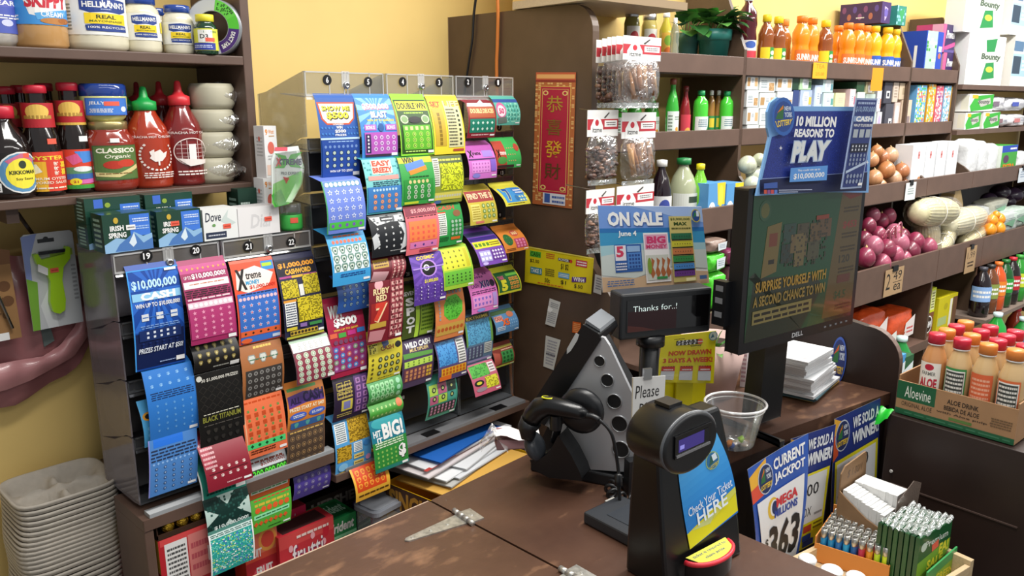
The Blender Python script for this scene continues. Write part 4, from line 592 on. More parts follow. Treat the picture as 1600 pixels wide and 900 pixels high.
def oyster(label, px, w, b, top, fam, neck2=True, lab=None):
    return vessel('oyster_sauce_bottle', label, 'bottle', MF, px, w, b, ZL, top, [('body', OYB, BLK), ('cap', OYC, REDC)], ([('label', 1.0, .04, .40, -80, 75, lab, '#d8402a')] if lab else [])+[('neck_label', .80, .62, .84, -100, 80, [E(.5, .35, .25, .3, '#e8c05a'), R(.2, .5, .8, .64, '#b08a3a'), R(0, .9, 1, 1, fam)], '#b8242e'), ('price_sticker', .97, .47, .52, 10, 42, [], WH if neck2 else '#e8604a')])
oyster('oyster sauce bottle with yellow and red label next to the soy sauce', 75, 53, YL, 133, '#b8242e', False, OYS)
oyster('oyster sauce bottle with a colourful garden picture label next to the pasta sauce jar', 124, 50, YL+.01, 129, '#d8b04a', True, [R(0, 0, .25, 1, '#d8503a'), P((.45, .05), (.9, .05), (.95, .3), (.6, .35), c='#4a8ad8'), P((.25, .2), (.5, .1), (.6, .3), (.4, .4), c='#d85a8a'), R(.25, .45, 1, .65, '#5a8f6a'), E(.6, .5, .2, .07, '#e8ecea'), R(.25, .62, 1, .76, '#3a6ab0'), P((.5, .78), (1, .74), (1, .86), (.5, .88), c='#d86ab0'), E(.42, .82, .12, .09, '#f0dc2a'), R(.2, .9, 1, 1, '#3a9a3a'), T('21', .37, .79, .47, .85, '#b82a2a', 1)])
oyster('oyster sauce bottle in the back row, behind the soy sauce', 30, 42, 1.94, 135, '#b8242e')
oyster('oyster sauce bottle in the back row, behind the yellow-labelled one', 52, 42, 1.955, 133, '#b8242e')
oyster('oyster sauce bottle in the back row, behind the garden-labelled one', 88, 42, 1.95, 130, '#d8b04a')
JARQ = [(0, 0), (.88, 0), (.98, .05), (1, .12), (1, .66), (.98, .74), (.76, .84), (.74, .88)]
pj = vessel('pasta_sauce_jar', 'red pasta sauce jar with gold lid and green label', 'jar', MF, 178, 78, YL+.005, ZL, 189, [('body', JARQ, glassy('#8f2f22')), ('lid', [(.72, .87), (.74, .875), (.74, .985), (.70, 1), (0, 1)], mat('#a89a6a', .3, .7))], [('label', 1.0, .16, .66, -45, 58, [R(.03, .03, .97, .97, '#55743a'), T('CLASSICO', .08, .08, .93, .22, '#f2ecd8', 1.8), T('Organic', .25, .26, .8, .40, '#f2ecd8', .6, .2), E(.42, .56, .22, .12, '#b8321f'), E(.68, .52, .2, .11, '#c83a24'), P((.02, .76), (.5, .80), (.96, .56), (.97, .68), (.5, .92), (.03, .88), c='#d8c88a'), L(.1, .78, .8, .84, 1, '#7a5a2a')], '#3f5a2c'), ('price_sticker', 1.01, .70, .76, -5, 14, [], WH)], sq=.9)
zj = pj.location.z+(MF.sz(189, pj.location.x, YL+.005)-ZL)
vessel('petroleum_jelly_jar', 'yellow petroleum jelly jar with blue lid standing on the pasta sauce jar', 'jar', MF, 165, 69, YL+.005, zj, 131, [('body', [(0, 0), (.72, 0), (.88, .10), (.98, .35), (1, .64), (.98, .68)], glassy('#cfcf86', .15)), ('lid', [(.98, .665), (1.0, .68), (1.0, .95), (.93, 1), (0, 1)], glassy('#24408c'))], [('label', .985, .16, .62, -55, 62, [R(.04, .05, .96, .95, '#3f7ad0'), T('JELLY', .1, .2, .45, .42, WH, 1), E(.86, .65, .08, .16, '#dfe6f4'), L(.1, .6, .6, .85, 3, WH), R(.42, .2, .75, .45, '#e8604a')], '#2a5ab8')], sq=.8)
SRI = [(0, 0), (.95, 0), (1, .03), (1, .50), (.88, .60), (.52, .73), (.46, .77)]
NOZ = [(.50, .765), (.54, .77), (.54, .85), (.30, .87), (.20, .90), (.15, .985), (.08, 1), (0, 1)]
ROO = [P((.48, .36), (.60, .30), (.66, .38), (.74, .34), (.70, .46), (.62, .55), (.5, .56), (.42, .48), c='#f0e4de'), P((.42, .34), (.5, .29), (.5, .4), (.44, .42), c='#f0e4de'), R(.55, .55, .58, .64, '#f0e4de')]
def sri(label, px, b, top, c, cap, ops=None, w=64):
    return vessel('chili_sauce_bottle', label, 'bottle', MF, px, w, b, ZL, top, [('body', SRI, glassy(c)), ('nozzle_cap', NOZ, mat(cap, .35))], [('print', 1.0, .06, .52, -75, 80, ops, None)] if ops else [])
HOT = [T('SRIRACHA HOT CHILI SAUCE', .12, .0, .95, .05, '#f0e4de', .6), E(.56, .42, .005, .005, '#f0e4de'), *ROO, *[P((.56+.27*cos(a), .42+.30*sin(a)), (.56+.31*cos(a), .42+.34*sin(a)), (.56+.31*cos(a+.14), .42+.34*sin(a+.14)), (.56+.27*cos(a+.14), .42+.30*sin(a+.14)), c='#f0e4de') for a in [x*.24 for x in range(-3, 17)]], L(.3, .78, .85, .92, 3, '#f0e4de'), L(.02, .1, .2, .9, 12, '#d89a8a')]
GLOBE = [T('SRIRACHA HOT CHILI', .12, .0, .95, .05, '#f0e4de', .6), *[P((.56+.30*cos(a), .42+.27*sin(a)), (.56+.32*cos(a), .42+.29*sin(a)), (.56+.32*cos(a+.2), .42+.29*sin(a+.2)), (.56+.30*cos(a+.2), .42+.27*sin(a+.2)), c='#f0e4de') for a in [x*.2 for x in range(32)]], *[R(.30, .42+d, .82, .427+d, '#e0c8c4') for d in (-.15, -.07, .02, .1)], *[R(.56+d, .18, .57+d, .66, '#e0c8c4') for d in (-.18, -.09, .09, .18)], T('1', .50, .26, .62, .58, '#f4ecea', 1), P((.3, .55), (.82, .6), (.8, .68), (.5, .72), c='#f0e4de'), L(.3, .8, .85, .92, 2, '#f0e4de')]
sri('chili sauce bottle with bright green cap and rooster print', 238, YL+.005, 135, '#a8361c', '#1fa04a', HOT)
sri('dark red chili sauce bottle with red cap and globe print', 291, YL+.005, 126, '#7c2020', '#d03038', GLOBE, 60)
sri('chili sauce bottle with green cap in the back row, half hidden', 208, 1.93, 137, '#8a2a1c', '#1a8a40', None, 50)
sri('dark chili bottle with dull red cap in the back row, left of centre', 228, 1.945, 128, '#5a1a1a', '#8a2028', None, 46)
sri('dark chili bottle with red cap in the back row, close behind the globe bottle', 262, 1.92, 127, '#6a1c1c', '#c02c34', None, 50)
# wrapped bowls
zb = ZL
for i, pt in enumerate((245, 205, 170, 130)):
    a, r = rspot(MF, 332, 68, 1.84, zb); h = MF.sz(pt, a, 1.84)-zb
    t = thing('wrapped_bowl', ('film-wrapped cream bowl at the bottom of its stack', 'film-wrapped cream bowl second from the bottom of its stack', 'film-wrapped cream bowl third from the bottom of its stack', 'film-wrapped cream bowl on top of its stack')[i], 'bowl', MF.w(a, 1.84, zb), .3*i, 'film-wrapped bowls at the end of the sauce shelf')
    B().lathe([(.0, 0), (r*.88, 0), (r, h*.2), (r, h*.8), (r*.9, h-.001), (0, h-.001)], mat('#b5b09a', .55), 24).obj('bowl', t)
    rn = random.Random(i); B().sph((.012, -.004, h*.5), (r*1.12, r*1.05, h*.5), FILM, 26, 12, lambda d: 1+.06*rn.random()*(1-abs(d.z))).obj('plastic_wrap', t)
    b = B(); b.grid(lambda u, v: V((r*.85+.055*u, -.05+.06*v+.015*sin(9*u+i), h*(.2+.7*v)+.018*sin(7*u+4*v+i)+.008*sin(17*v+5*u))), 10, 10, clear('#ffffff', .22, .25, .08, wrinkle=1.0)); b.obj('loose_film', t)
    zb += h+.0005
# ---- things on top of the smoky dispenser
ZA = 1.338
ISP = [P((.0, .02), (.55, .02), (.62, .3), (.5, .62), (.2, .72), (0, .8), c='#173f30'), R(.55, .05, .97, .62, '#3f78d8'), P((.0, .78), (.25, .62), (.5, .7), (.62, .5), (.8, .64), (1, .58), (1, 1), (0, 1), c='#8fb8dc'), P((.3, .8), (.62, .52), (.8, .82), (1, .7), (1, 1), (.2, .98), c='#4a78b8'), P((.62, .52), (.66, .8), (.58, .9), (.5, .78), c='#d8e6f0'), L(.6, .14, .94, .26, 2, '#d8e6f8'), L(.6, .34, .94, .46, 2, '#a8c8f0'), T('IRISH', .14, .3, .42, .44, WH, 1.6), T('SPRING', .1, .48, .46, .62, WH, 1.6), E(.27, .17, .05, .08, '#c8a83a')]
IS2 = [R(.62, .3, .98, .98, '#3f78d8'), R(.16, .05, .32, .4, '#3f6ac8'), T('IRISH', .22, .55, .52, .75, WH, 1.6), T('SPRING', .2, .82, .54, 1, WH, 1.6), E(.4, .3, .05, .1, '#8fa83a'), L(.66, .38, .95, .6, 2, '#d8e6f8')]
SIDE = [L(.2, .1, .8, .9, 6, '#9fc0b0')]
GREEN = mat('#1c4436', .3, coat=.5)
def soap(label, px0, px1, b0, z0, pyt, ops, st=None):
    o = pxcarton('soap_box', label, 'soap box', MF, px0, px1, b0, .062, z0, pyt, '#1c4436', front=ops, left=SIDE, top=[R(.5, .1, 1, .9, '#2a5a8a')], mt=GREEN)
    if st: sticker(o, st[0], st[1], c=st[2])
    return o
s1 = soap('green and blue soap box at the front left of the dispenser top', 165, 240, 1.655, ZA, 333, ISP, (.006, .048, WH))
s2 = soap('green and blue soap box at the front, next to the white soap box', 249, 317, 1.655, ZA, 328, ISP, (-.01, .046, '#e8604a'))
for k, (p0, p1, w) in enumerate(((140, 226, 'left'), (233, 306, 'right'))):
    a0 = MF.sx(p0, 1.725, ZA); a1 = MF.sx(p1, 1.725, ZA); z2 = MF.sz(308 if k == 0 else 302, (a0+a1)/2, 1.725); zm = (ZA+z2)/2
    carton('soap_box', 'green and blue soap box in the back row at %s, lower of two' % w, 'soap box', MF, a0, a1, 1.725, 1.787, ZA, zm-.0005, '#1c4436', front=ISP, left=SIDE, mt=GREEN)
    carton('soap_box', 'green and blue soap box in the back row at %s, upper of two' % w, 'soap box', MF, a0, a1, 1.725, 1.787, zm, z2, '#1c4436', front=IS2, left=SIDE, mt=GREEN)
o = pxcarton('soap_box', 'white soap box with dark lettering and an orange price sticker', 'soap box', MF, 320, 373, 1.655, .06, ZA, 326, '#e6e8e6', front=[T('Dove', .06, .1, .52, .4, '#2a3040', .6, .15), P((.5, .4), (.75, .05), (.7, .3), (.95, .5), (.75, .6), c='#c8d4d0'), R(.05, .74, .65, .94, '#28324a'), L(.1, .8, .6, .88, 1, '#c8ccd4'), E(.3, .52, .05, .05, '#6a9a5a')]); sticker(o, .014, .028)
o = pxcarton('soap_box', 'white soap box with embossed name left of the green tub', 'soap box', MF, 374, 438, 1.655, .058, ZA, 323, '#e4e2e2', front=[T('Dial', .28, .25, .8, .75, '#cfcdce', 1.2, .2)]); sticker(o, .022, .034)
vessel('hair_gel_tub', 'small round green tub with a clear lid next to the white soap boxes', 'tub', MF, 456, 34, 1.672, ZA, 318, [('base', [(0, 0), (.95, 0), (1, .1), (1, .55), (.95, .6)], mat('#3fb04a', .35)), ('clear_lid', [(.9, .6), (.95, .62), (.95, .98), (.9, 1), (0, 1)], ACR)], [('price_sticker', 1.0, .3, .5, -20, 20, [], '#e8604a')])
zg = MF.sz(318, MF.sx(456, 1.672, ZA), 1.672)
for k, (z0, pt) in enumerate(((ZA, 279), (None, 197))):
    if z0 is None: z0 = zlast+.0005
    a0 = MF.sx(418, 1.70, z0); a1 = a0+.062; z1 = MF.sz(pt, a0, 1.70); zlast = z1
    carton('light_bulb_box', 'white light bulb box standing %s beside the tall dispenser' % ('on top of another' if k else 'below another'), 'box', MF, a0-.002, a1-.032, 1.70, 1.745, z0, z1, '#e6e6e6', front=[T('9', .1, .06, .3, .18, '#e08a2a', 1.4), T('Watt', .36, .07, .8, .15, '#e08a2a', .5), L(.36, .17, .8, .22, 1, '#c8a070'), E(.5, .42, .26, .12, '#d86a5a'), L(.2, .55, .8, .66, 2, '#b8b8b8'), R(.1, .75, .9, .95, '#e8c8b8')], left=[L(.2, .2, .8, .6, 6, '#b8b8b8'), E(.5, .25, .1, .05, '#d86a5a')])
o = carton('soap_box', 'dark green soap box standing behind the white soap boxes', 'soap box', MF, MF.sx(376, 1.735, ZA), MF.sx(400, 1.735, ZA)+.02, 1.735, 1.79, ZA, MF.sz(294, .93, 1.735), '#16382c', left=[L(.2, .2, .8, .8, 5, '#a8c8b8')], front=[L(.1, .3, .5, .7, 4, '#c8d8d0')])
# razor blister pack leaning on the dispenser
P0 = MF.w(MF.sx(447, 1.64, 1.40), 1.640, zg+.001); sc = .001
t = thing('razor_pack', 'green and white razor blister pack standing on the green tub', 'pack', P0, 0)
def pxl(x, y): q = MF.aty(x, y, 1.640); return (q.x-P0.x, q.z-P0.z)
out = [pxl(*p) for p in ((425, 300), (424, 250), (430, 232), (466, 228), (474, 258), (470, 285), (452, 318), (430, 324), (425, 318))]
b = B(); b.prism(out, 'y', 0, .002, mat('#dfe6e2', .4)); 
def mpx(x, y, e): q = pxl(424+50*x, 228+96*y); return V((q[0], -e-.0002, q[1]))
b.art(mpx, [P((.06, .62), (.95, .40), (.92, .6), (.56, .94), (.1, 1), (.02, .92), c='#6ac84a'), P((.0, .8), (.3, .7), (.5, .95), (.12, 1), c='#3fa83a'), P((.1, .12), (.45, .16), (.5, .24), (.6, .14), (.95, .1), (.7, .24), (.95, .36), (.6, .34), (.5, .28), (.4, .36), (.1, .36), (.35, .25), c='#4ab83a'), T('XTREME', .16, .21, .94, .31, '#2a3a5a', 2), T('X', .14, .19, .3, .33, '#d83a3a', 2.2), R(.1, .02, .5, .08, '#e05a6a'), T('PRO EXPERT', .3, .42, .85, .47, '#5a6a6a', .6), P((.36, .5), (.56, .52), (.46, .62), c='#d83a3a')]); b.obj('card', t)
b = B(); b.prism([(x*.88, z*.9+.004) for x, z in out], 'y', -.014, -.001, clear('#ffffff', .04, .1, .06)); b.obj('blister', t)
# ---- hanging on the wall under the shelf
t = thing('vegetable_peeler_pack', 'lime green vegetable peeler on a grey blister card hanging on the left wall', 'pack', MF.w(.538, 1.905, 1.252), radians(4))
w2, h2 = .052, .105
b = B(); b.prism([(-w2, -h2), (w2, -h2), (w2, h2-.006), (w2-.006, h2), (-w2+.006, h2), (-w2, h2-.006)], 'y', 0, .002, mat('#c9cccf', .5))
b.front(-w2, w2, 0, -h2, h2, [P((0, .02), (.3, 0), (.12, .25), (.1, .55), (.0, .7), c='#8a9ad0'), P((0, .45), (.2, .5), (.14, 1), (0, 1), c='#7ab03a'), P((.3, 1), (.2, .75), (.42, .55), (.5, 1), c='#dfe2e4'), R(.5, .19, .95, .26, '#b8d85a'), R(.3, .06, .62, .1, '#3a3c40'), E(.46, .06, .05, .02, '#3a3c40'), L(.88, .35, .97, .75, 9, '#9a9ca0')]); b.obj('card', t)
LIM = mat('#a4d421', .3, coat=.3)
b = B(); b.prism([(-.036, .062), (-.028, .064), (-.022, .050), (.026, .056), (.030, .072), (.038, .070), (.036, .045), (.020, .028), (.014, .0), (.016, -.045), (.012, -.068), (0, -.074), (-.012, -.068), (-.016, -.045), (-.010, .0), (-.016, .026), (-.032, .042)], 'y', -.014, -.002, LIM); b.lathe([(.005, 0), (.005, .001)], mat('#6a8a1a'), 12, (0, 0, 0)); b.obj('handle', t, bevel=.003)
b = B(); b.box(-.024, .028, -.013, -.006, .060, .067, mat('#4a4c50', .25, .8)); b.obj('blade', t)
B().prism([(-.030, .042), (-.012, .030), (-.014, .014), (-.032, .026)], 'y', -.015, -.012, WHITE).obj('eye_remover', t)
sticker(t, .0, .024, y=-.0155, w=.017, h=.010)
t = thing('bottle_opener_card', 'brown card with a metal can opener hanging at the left edge', 'pack', MF.w(.397, 1.895, 1.24), radians(2))
b = B(); b.prism([(-.10, -.10), (.065, -.10), (.062, .08), (.03, .115), (-.02, .13), (-.10, .12)], 'y', 0, .002, mat('#9a7246', .7, noise=.06))
b.front(-.10, .065, 0, -.10, .13, [P((.7, .1), (1, .18), (.98, .3), (.7, .3), c='#7a5230'), E(.72, .4, .07, .05, '#6a4628'), E(.88, .5, .07, .05, '#6a4628'), E(.9, .64, .07, .05, '#6a4628'), T('the', .66, .5, .8, .55, '#5f4024', .3), T('cook', .62, .6, .9, .66, '#6a4a2c', .3), T('care', .62, .74, .88, .8, '#6a4a2c', .3), R(.64, .93, .86, 1.0, WH), P((0, .75), (.3, .82), (.3, 1), (0, 1), c='#2f8a4a'), R(.55, .12, .7, .2, WH)]); b.obj('card', t)
b = B(); b.tube([(.0, -.005, .06), (.014, -.008, .054), (.022, -.008, .03), (.048, -.008, -.075)], [.008, .008, .004, .003], STEEL); b.tube([(-.03, -.006, .04), (.005, -.006, .05), (.018, -.008, .058)], .006, STEEL); b.obj('opener', t)
t = thing('pink_plastic_bag', 'dusty pink plastic bag hanging behind the peeler pack', 'bag', MF.w(.47, 1.985, 1.30), 0)
o0 = V((.47, 1.985, 1.30))
def edge(y): 
    E_ = [(395, 128), (420, 142), (450, 150), (490, 149), (530, 141), (565, 124), (590, 100), (610, 66), (628, 25), (645, -20)]
    for (a, p), (c, q) in zip(E_, E_[1:]):
        if y <= c: return p+(q-p)*(y-a)/(c-a)
    return -20
def bpt(x, y, d): return MF.w(*MF.aty(x, y, 1.985-d))-o0
def bag(u, v):
    y = 395+250*v; x1 = edge(y); x = -70+(x1+70)*u; d = .012+.040*sin(pi*min(1, u*.97))**.7*sin(pi*min(1, .15+.85*v))**.8
    d += .004*sin(.07*x+.04*y)+.0025*sin(.13*x-.06*y); return bpt(x, y+5*sin(.06*x), max(.006, d))
PK = mat('#a0686a', .32, noise=.12, nscale=14, bump=.25, coat=.1); b = B(); b.grid(bag, 34, 30, PK); b.obj('bag_body', t)
LIP = [(-40, 596, 46), (0, 590, 44), (40, 578, 38), (75, 566, 26), (105, 548, 30), (128, 516, 28), (138, 480, 18)]
def lip_(u, v):
    f = u*(len(LIP)-1); i = min(int(f), len(LIP)-2); f -= i; a, c = LIP[i], LIP[i+1]; x, y, w = (a[k]*(1-f)+c[k]*f for k in range(3)); an = .25+1.05*u
    q = (v-.5)*w; return bpt(x+q*sin(an)*.9, y+q*cos(an), .056+.012*sin(pi*v)-.02*u+.002*sin(9*u*pi+4*v))
b = B(); b.grid(lip_, 34, 8, mat('#c08688', .3, noise=.10, nscale=22, bump=.5, coat=.2)); b.obj('folded_lip', t)
B().prism([(.035, -.09), (.05, -.10), (.062, -.19), (.04, -.20)], 'y', -.055, -.05, mat('#5f6a68')).obj('grey_tag', t)
# ---- stack of moulded pulp trays
PULP = mat('#b4aca0', .85, noise=.06, nscale=60, bump=.25)
def tray():
    b = B(); nr, na = 16, 48; A_, B_ = .101, .090
    def rim(th):
        c, s = cos(th), sin(th); k = (abs(c)**5+abs(s)**5)**(-1/5); return c*k, s*k
    def hz(x, y, r):
        z = -.012-.004*cos(pi*x/.05)
        for cx in (-.047, .047):
            for cy in (-.042, .042):
                d = sqrt((x-cx)**2+(y-cy)**2); e = max(0, min(1, (.043-d)/.010)); z = min(z, -.012-.034*e)
        for cx, cy in ((0, .0), (-.047, 0), (.047, 0), (0, .042), (0, -.042)):
            d = sqrt((x-cx)**2+(y-cy)**2); z += .012*max(0, 1-d/.02)
        e = max(0, min(1, (r-.90)/.10)); return z*(1-e**.7)
    vs = []
    for j in range(nr+1):
        for i in range(na):
            x, y = rim(2*pi*i/na); r = j/nr; vs.append((x*A_*r, y*B_*r, hz(x*A_*r, y*B_*r, r)))
    for k, (s, z) in enumerate(((1.03, .0005), (1.045, -.003), (1.035, -.0055), (1.02, -.0085), (1.012, -.010))):
        for i in range(na):
            x, y = rim(2*pi*i/na); vs.append((x*A_*s, y*B_*s, z))
    n = nr+5; b.add(vs, [(j*na+i, j*na+(i+1) % na, (j+1)*na+(i+1) % na, (j+1)*na+i) for j in range(n) for i in range(na)], PULP, True); return b
GT = 'grey pulp cup trays in the stack by the wall'
o = tray().obj('pulp_tray'); NT = 32; rn = random.Random(5)
for k in range(NT):
    c = o if k == 0 else o.copy()
    if k: COL.objects.link(c)
    c.location = (.486+.003*sin(k*.5)-.0004*k, 1.872+.002*sin(k*.6), .805-.0116*k-.003*sin(k*.35)); c.rotation_euler = (radians(.5*sin(k*.4)), radians(.6*sin(k*.33)), radians(1.5*sin(k*.45)))
    tag(c, 'grey moulded pulp cup tray on top of the stack by the yellow wall' if k == 0 else 'grey moulded pulp cup tray inside the stack by the yellow wall', 'tray', GT)
    if k: c['group'] = GT
del o['group']
b = B(); b.box(-.14, .065, -.10, .13, 0, .012, BROWN2); b.box(-.14, -.12, -.12, .13, -.42, 0, BROWN2); b.box(.045, .065, -.06, .13, -.42, 0, BROWN2)
zl = .805-.0116*NT-.040
o = b.obj('low_stool'); at(o, (.51, 1.868, zl)); tag(o, 'low brown stool under the stack of pulp trays', 'stool'); o.scale = (1, 1, zl/.42)
# ---- sweets on the lower board of the rack
def low(name, label, px0, px1, Y, d, pyt, base, z0=.457, **k): return pxcarton(name, label, 'sweets box', MF, px0, px1, Y, d, z0, pyt, base, **k)
X0 = MF.sx(246, 1.63, .62); X1 = MF.sx(330, 1.63, .62); zr = MF.sz(847, X0, 1.605)
carton('sweets_box', 'red sweets box with white nutrition panel under the gold chocolates', 'sweets box', MF, X0, X1, 1.605, 1.80, .457, zr, '#b8242e', front=[R(.03, .0, .97, .06, '#d84a4a'), R(.1, .05, .5, .50, '#e8e6e4'), L(.13, .09, .47, .46, 9, '#4a4a4a'), R(.52, .04, .98, .46, '#d8807a'), L(.56, .1, .9, .4, 3, '#b8505a'), R(.86, .2, .98, .34, '#f0eee8'), R(0, .5, 1, 1, '#a81f2a'), T('CHERRY', .3, .55, .95, .64, '#e8a0a0', 1)], left=[R(0, 0, 1, .3, '#c8a03a'), L(.2, .35, .8, .9, 5, '#e8a0a0')])
zc = zr+.001
b = B(); w = X1-X0; b.box(-w/2, w/2, 0, .12, 0, .003, mat('#3a2418')); b.box(-w/2, -w/2+.002, 0, .12, .003, .045, mat('#3a2418')); b.box(w/2-.002, w/2, 0, .12, .003, .045, mat('#3a2418')); b.box(-w/2, w/2, 0, .002, .003, .012, mat('#3a2418')); b.box(-w/2, w/2, .118, .12, .003, .055, mat('#3a2418'))
o = b.obj('display_tray'); at(o, ((X0+X1)/2, 1.605, zc)); tag(o, 'dark brown open tray holding gold wrapped chocolates', 'tray')
GOLD = mat('#d8ae3a', .22, .9, bump=1.0, nscale=160)
ch = None
for i in range(3):
    for j in range(2):
        p = ((X0+X1)/2+(i-1)*.031, 1.622+j*.031, zc+.0185)
        if ch is None: ch = B().sph((0, 0, 0), (.0145, .0145, .015), GOLD, 16, 10, lambda d: 1+.05*sin(9*math.atan2(d.y, d.x))*max(0, -d.z)).obj('gold_chocolate'); c = ch
        else: c = ch.copy(); COL.objects.link(c)
        c.location = p; tag(c, 'round gold foil chocolate in the dark tray, %s of the %s row' % (('left', 'middle', 'right')[i], ('front', 'back')[j]), 'chocolate', 'gold foil chocolates in the dark tray')
FR = [R(0, 0, 1, .3, '#d84a4a'), *[E(x, y, .06, .16, '#c81f34') for x, y in ((.1, .7), (.85, .25), (.92, .75), (.7, .85), (.3, .88))], *[E(x, y, .04, .08, '#f0b0b8') for x, y in ((.2, .35), (.6, .25), (.8, .5), (.45, .85))], T('frutti', .235, .32, .795, .80, '#8a2a5a', .7), T('frutti', .22, .3, .78, .78, '#f4ecec', .3), L(.3, .08, .9, .2, 1, '#f0d8d0')]
low('sweets_box', 'red gummy fruit box with white lettering at the counter edge', 440, 524, 1.655, .07, 823, '#c8323c', front=FR, top=[R(.1, .1, .9, .9, '#4a2a2a')])
low('sweets_box', 'red and orange fruit candy box left of the gummy fruit box', 388, 438, 1.67, .06, 828, '#d8503a', front=[R(0, 0, 1, .4, '#e0785a'), E(.7, .2, .28, .2, '#e8a04a'), E(.7, .2, .2, .14, '#d84a3a'), T('FRUIT', .05, .3, .5, .45, WH, 1.4), R(0, .5, 1, 1, '#b8242e'), E(.5, .75, .3, .15, '#d84a5a'), T('FRUIT', .3, .62, .8, .8, WH, 1.4)])
low('sweets_box', 'pink mint roll box with white and blue lettering behind the gummy box', 436, 482, 1.735, .06, 797, '#d8305a', front=[T('mentos', .04, .1, .96, .36, WH, 2.6), T('mentos', .06, .12, .94, .34, '#2a3a8a', 1.2), E(.5, .6, .3, .12, '#f0c8d0')])
o = low('sweets_box', 'green chewing gum box to the right of the gummy box', 512, 558, 1.69, .10, 808, '#1f8a4a', front=[T('Trident', .08, .15, .92, .5, WH, 1.4, .15), R(0, .6, 1, .7, '#8fd8a8')], top=[R(.1, .1, .9, .9, '#156a38'), T('Trident', .15, .2, .9, .7, '#bfe8cc', 1.2, .15)])
low('sweets_box', 'large dark brown chocolate bar box at the back of the rack', 472, 602, 1.80, .10, 762, '#2a1d1a', front=[T("HERSHEY'S", .12, .12, .8, .44, '#8f8a84', 2.2), L(.4, .5, .8, .56, 1, '#6a645f')])
low('sweets_box', 'purple chocolate box behind the clear lidded tub', 572, 628, 1.72, .06, 783, '#5a3a9a', front=[R(.05, .1, .95, .3, '#8a6ac8')])
low('sweets_box', 'yellow sweets box edge standing behind the green ticket strip', 603, 613, 1.74, .05, 752, '#e8b82a', front=[R(0, 0, .3, 1, '#c8921a')])
low('sweets_box', 'dark maroon sweets box beside the yellow candy carton', 612, 655, 1.78, .08, 752, '#3a2424', front=[P((.1, .2), (.3, .1), (.35, .5), (.15, .6), c='#8a2a4a')])
a = MF.sx(598, 1.65, .56)
t = thing('plastic_tub', 'clear plastic food tub with grey lid at the counter edge', 'tub', MF.w(a, 1.66, .456), .1)
def rr(x, y, r): return [p for cx, cy, a0 in ((x-r, y-r, 0), (-x+r, y-r, 90), (-x+r, -y+r, 180), (x-r, -y+r, 270)) for p in arc(cx, cy, r, a0, a0+90, 5)]
B().prism(rr(.060, .045, .02), 'z', 0, .090, clear('#e0e4e8', .35, .1, .1, body='#b8bcc4')).obj('tub_body', t)
b = B(); b.prism(rr(.064, .049, .02), 'z', .090, .102, mat('#8f939c', .35)); b.prism(rr(.052, .037, .016), 'z', .102, .105, mat('#a0a4ac', .3)); b.obj('lid', t, bevel=.002)
# candy carton used as a paper tray
YEM = mat('#e0ac12', .45)
t = thing('candy_carton', 'open yellow candy carton holding a pile of papers', 'carton', (1.45, 1.575, .458), radians(6))
b = B(); b.box(-.20, .20, -.12, .12, 0, .002, YEM)
b.box(-.20, .20, -.122, -.12, .002, .140, YEM); b.box(-.20, .20, .12, .122, .002, .140, YEM); b.box(-.202, -.20, -.12, .12, .002, .140, YEM); b.box(.20, .202, -.12, .12, .002, .140, YEM)
b.leftside(-.2022, -.12, .12, .0, .14, [R(0, .0, .8, .55, '#4a2a14'), T('SINGLE', .05, .08, .75, .5, '#c8902a', 2)])
b.front(-.20, .20, -.1222, 0, .14, [P((.1, .3), (.5, .5), (.45, .9), (.1, .8), c='#4a2a14')]); b.obj('carton_body', t)
b = B(); b.prism([(-.19, -.122), (.20, -.122), (.235, -.19), (.10, -.205), (-.10, -.18)], 'z', .1405, .1425, YEM)
b.plane((-.17, -.13, .1427), (.40, 0, 0), (0, -.055, 0), (0, 0, 1), [T('m&m', .60, .15, .82, .75, '#5a3418', 2), E(.3, .6, .05, .25, '#d84a1f'), E(.44, .7, .03, .15, '#e8c83a'), P((.84, .2), (.95, .3), (.9, .8), c='#4a2a14')]); b.obj('flap', t, label='yellow flap with brown lettering')
PAPERS = [('brown envelope', '#d8a850', .34, .24, -.02, -.07, 10), ('sheet of grey paper', '#b8b8b4', .36, .22, .0, .0, 14), ('white envelope', '#d8dade', .32, .15, .03, -.035, 12), ('white form', '#e6e8ea', .34, .20, -.01, .0, 13), ('white receipt sheet', '#dfe1e4', .30, .13, .05, -.02, 18), ('red-edged envelope', '#d8d0d0', .36, .20, -.03, .02, 9), ('white ledger sheet', '#dcdde0', .38, .19, .0, .03, 7), ('blue folder', '#1f62b8', .31, .13, .0, .0, 12)]
z = .607
for i, (n, c, w, d, dx, dy, r) in enumerate(PAPERS):
    b = B(); b.grid(lambda u, v: V((-w/2+w*u, -d/2+d*v, .004*sin(3*u+i)+.003*u*v)), 8, 4, mat(c, .55)); b.grid(lambda u, v: V((-w/2+w*u, -d/2+d*(1-v), -.003+.004*sin(3*u+i)+.003*u*(1-v))), 8, 4, mat(c, .6))
    b.plane((-w/2+.01, d/2-.008, .0078), (w-.02, 0, 0), (0, -d+.016, 0), (0, 0, 1), [] if i in (0, 1, 7) else ([R(.0, .9, 1, .97, '#b8403a')] if i == 5 else []))
    o = b.obj('paper' if 'folder' not in n and 'envelope' not in n else n.split()[-1]); at(o, (1.465+dx, 1.638+dy, z), radians(r)); tag(o, '%s lying in the pile on the yellow candy carton' % n, 'paper'); z += .0085
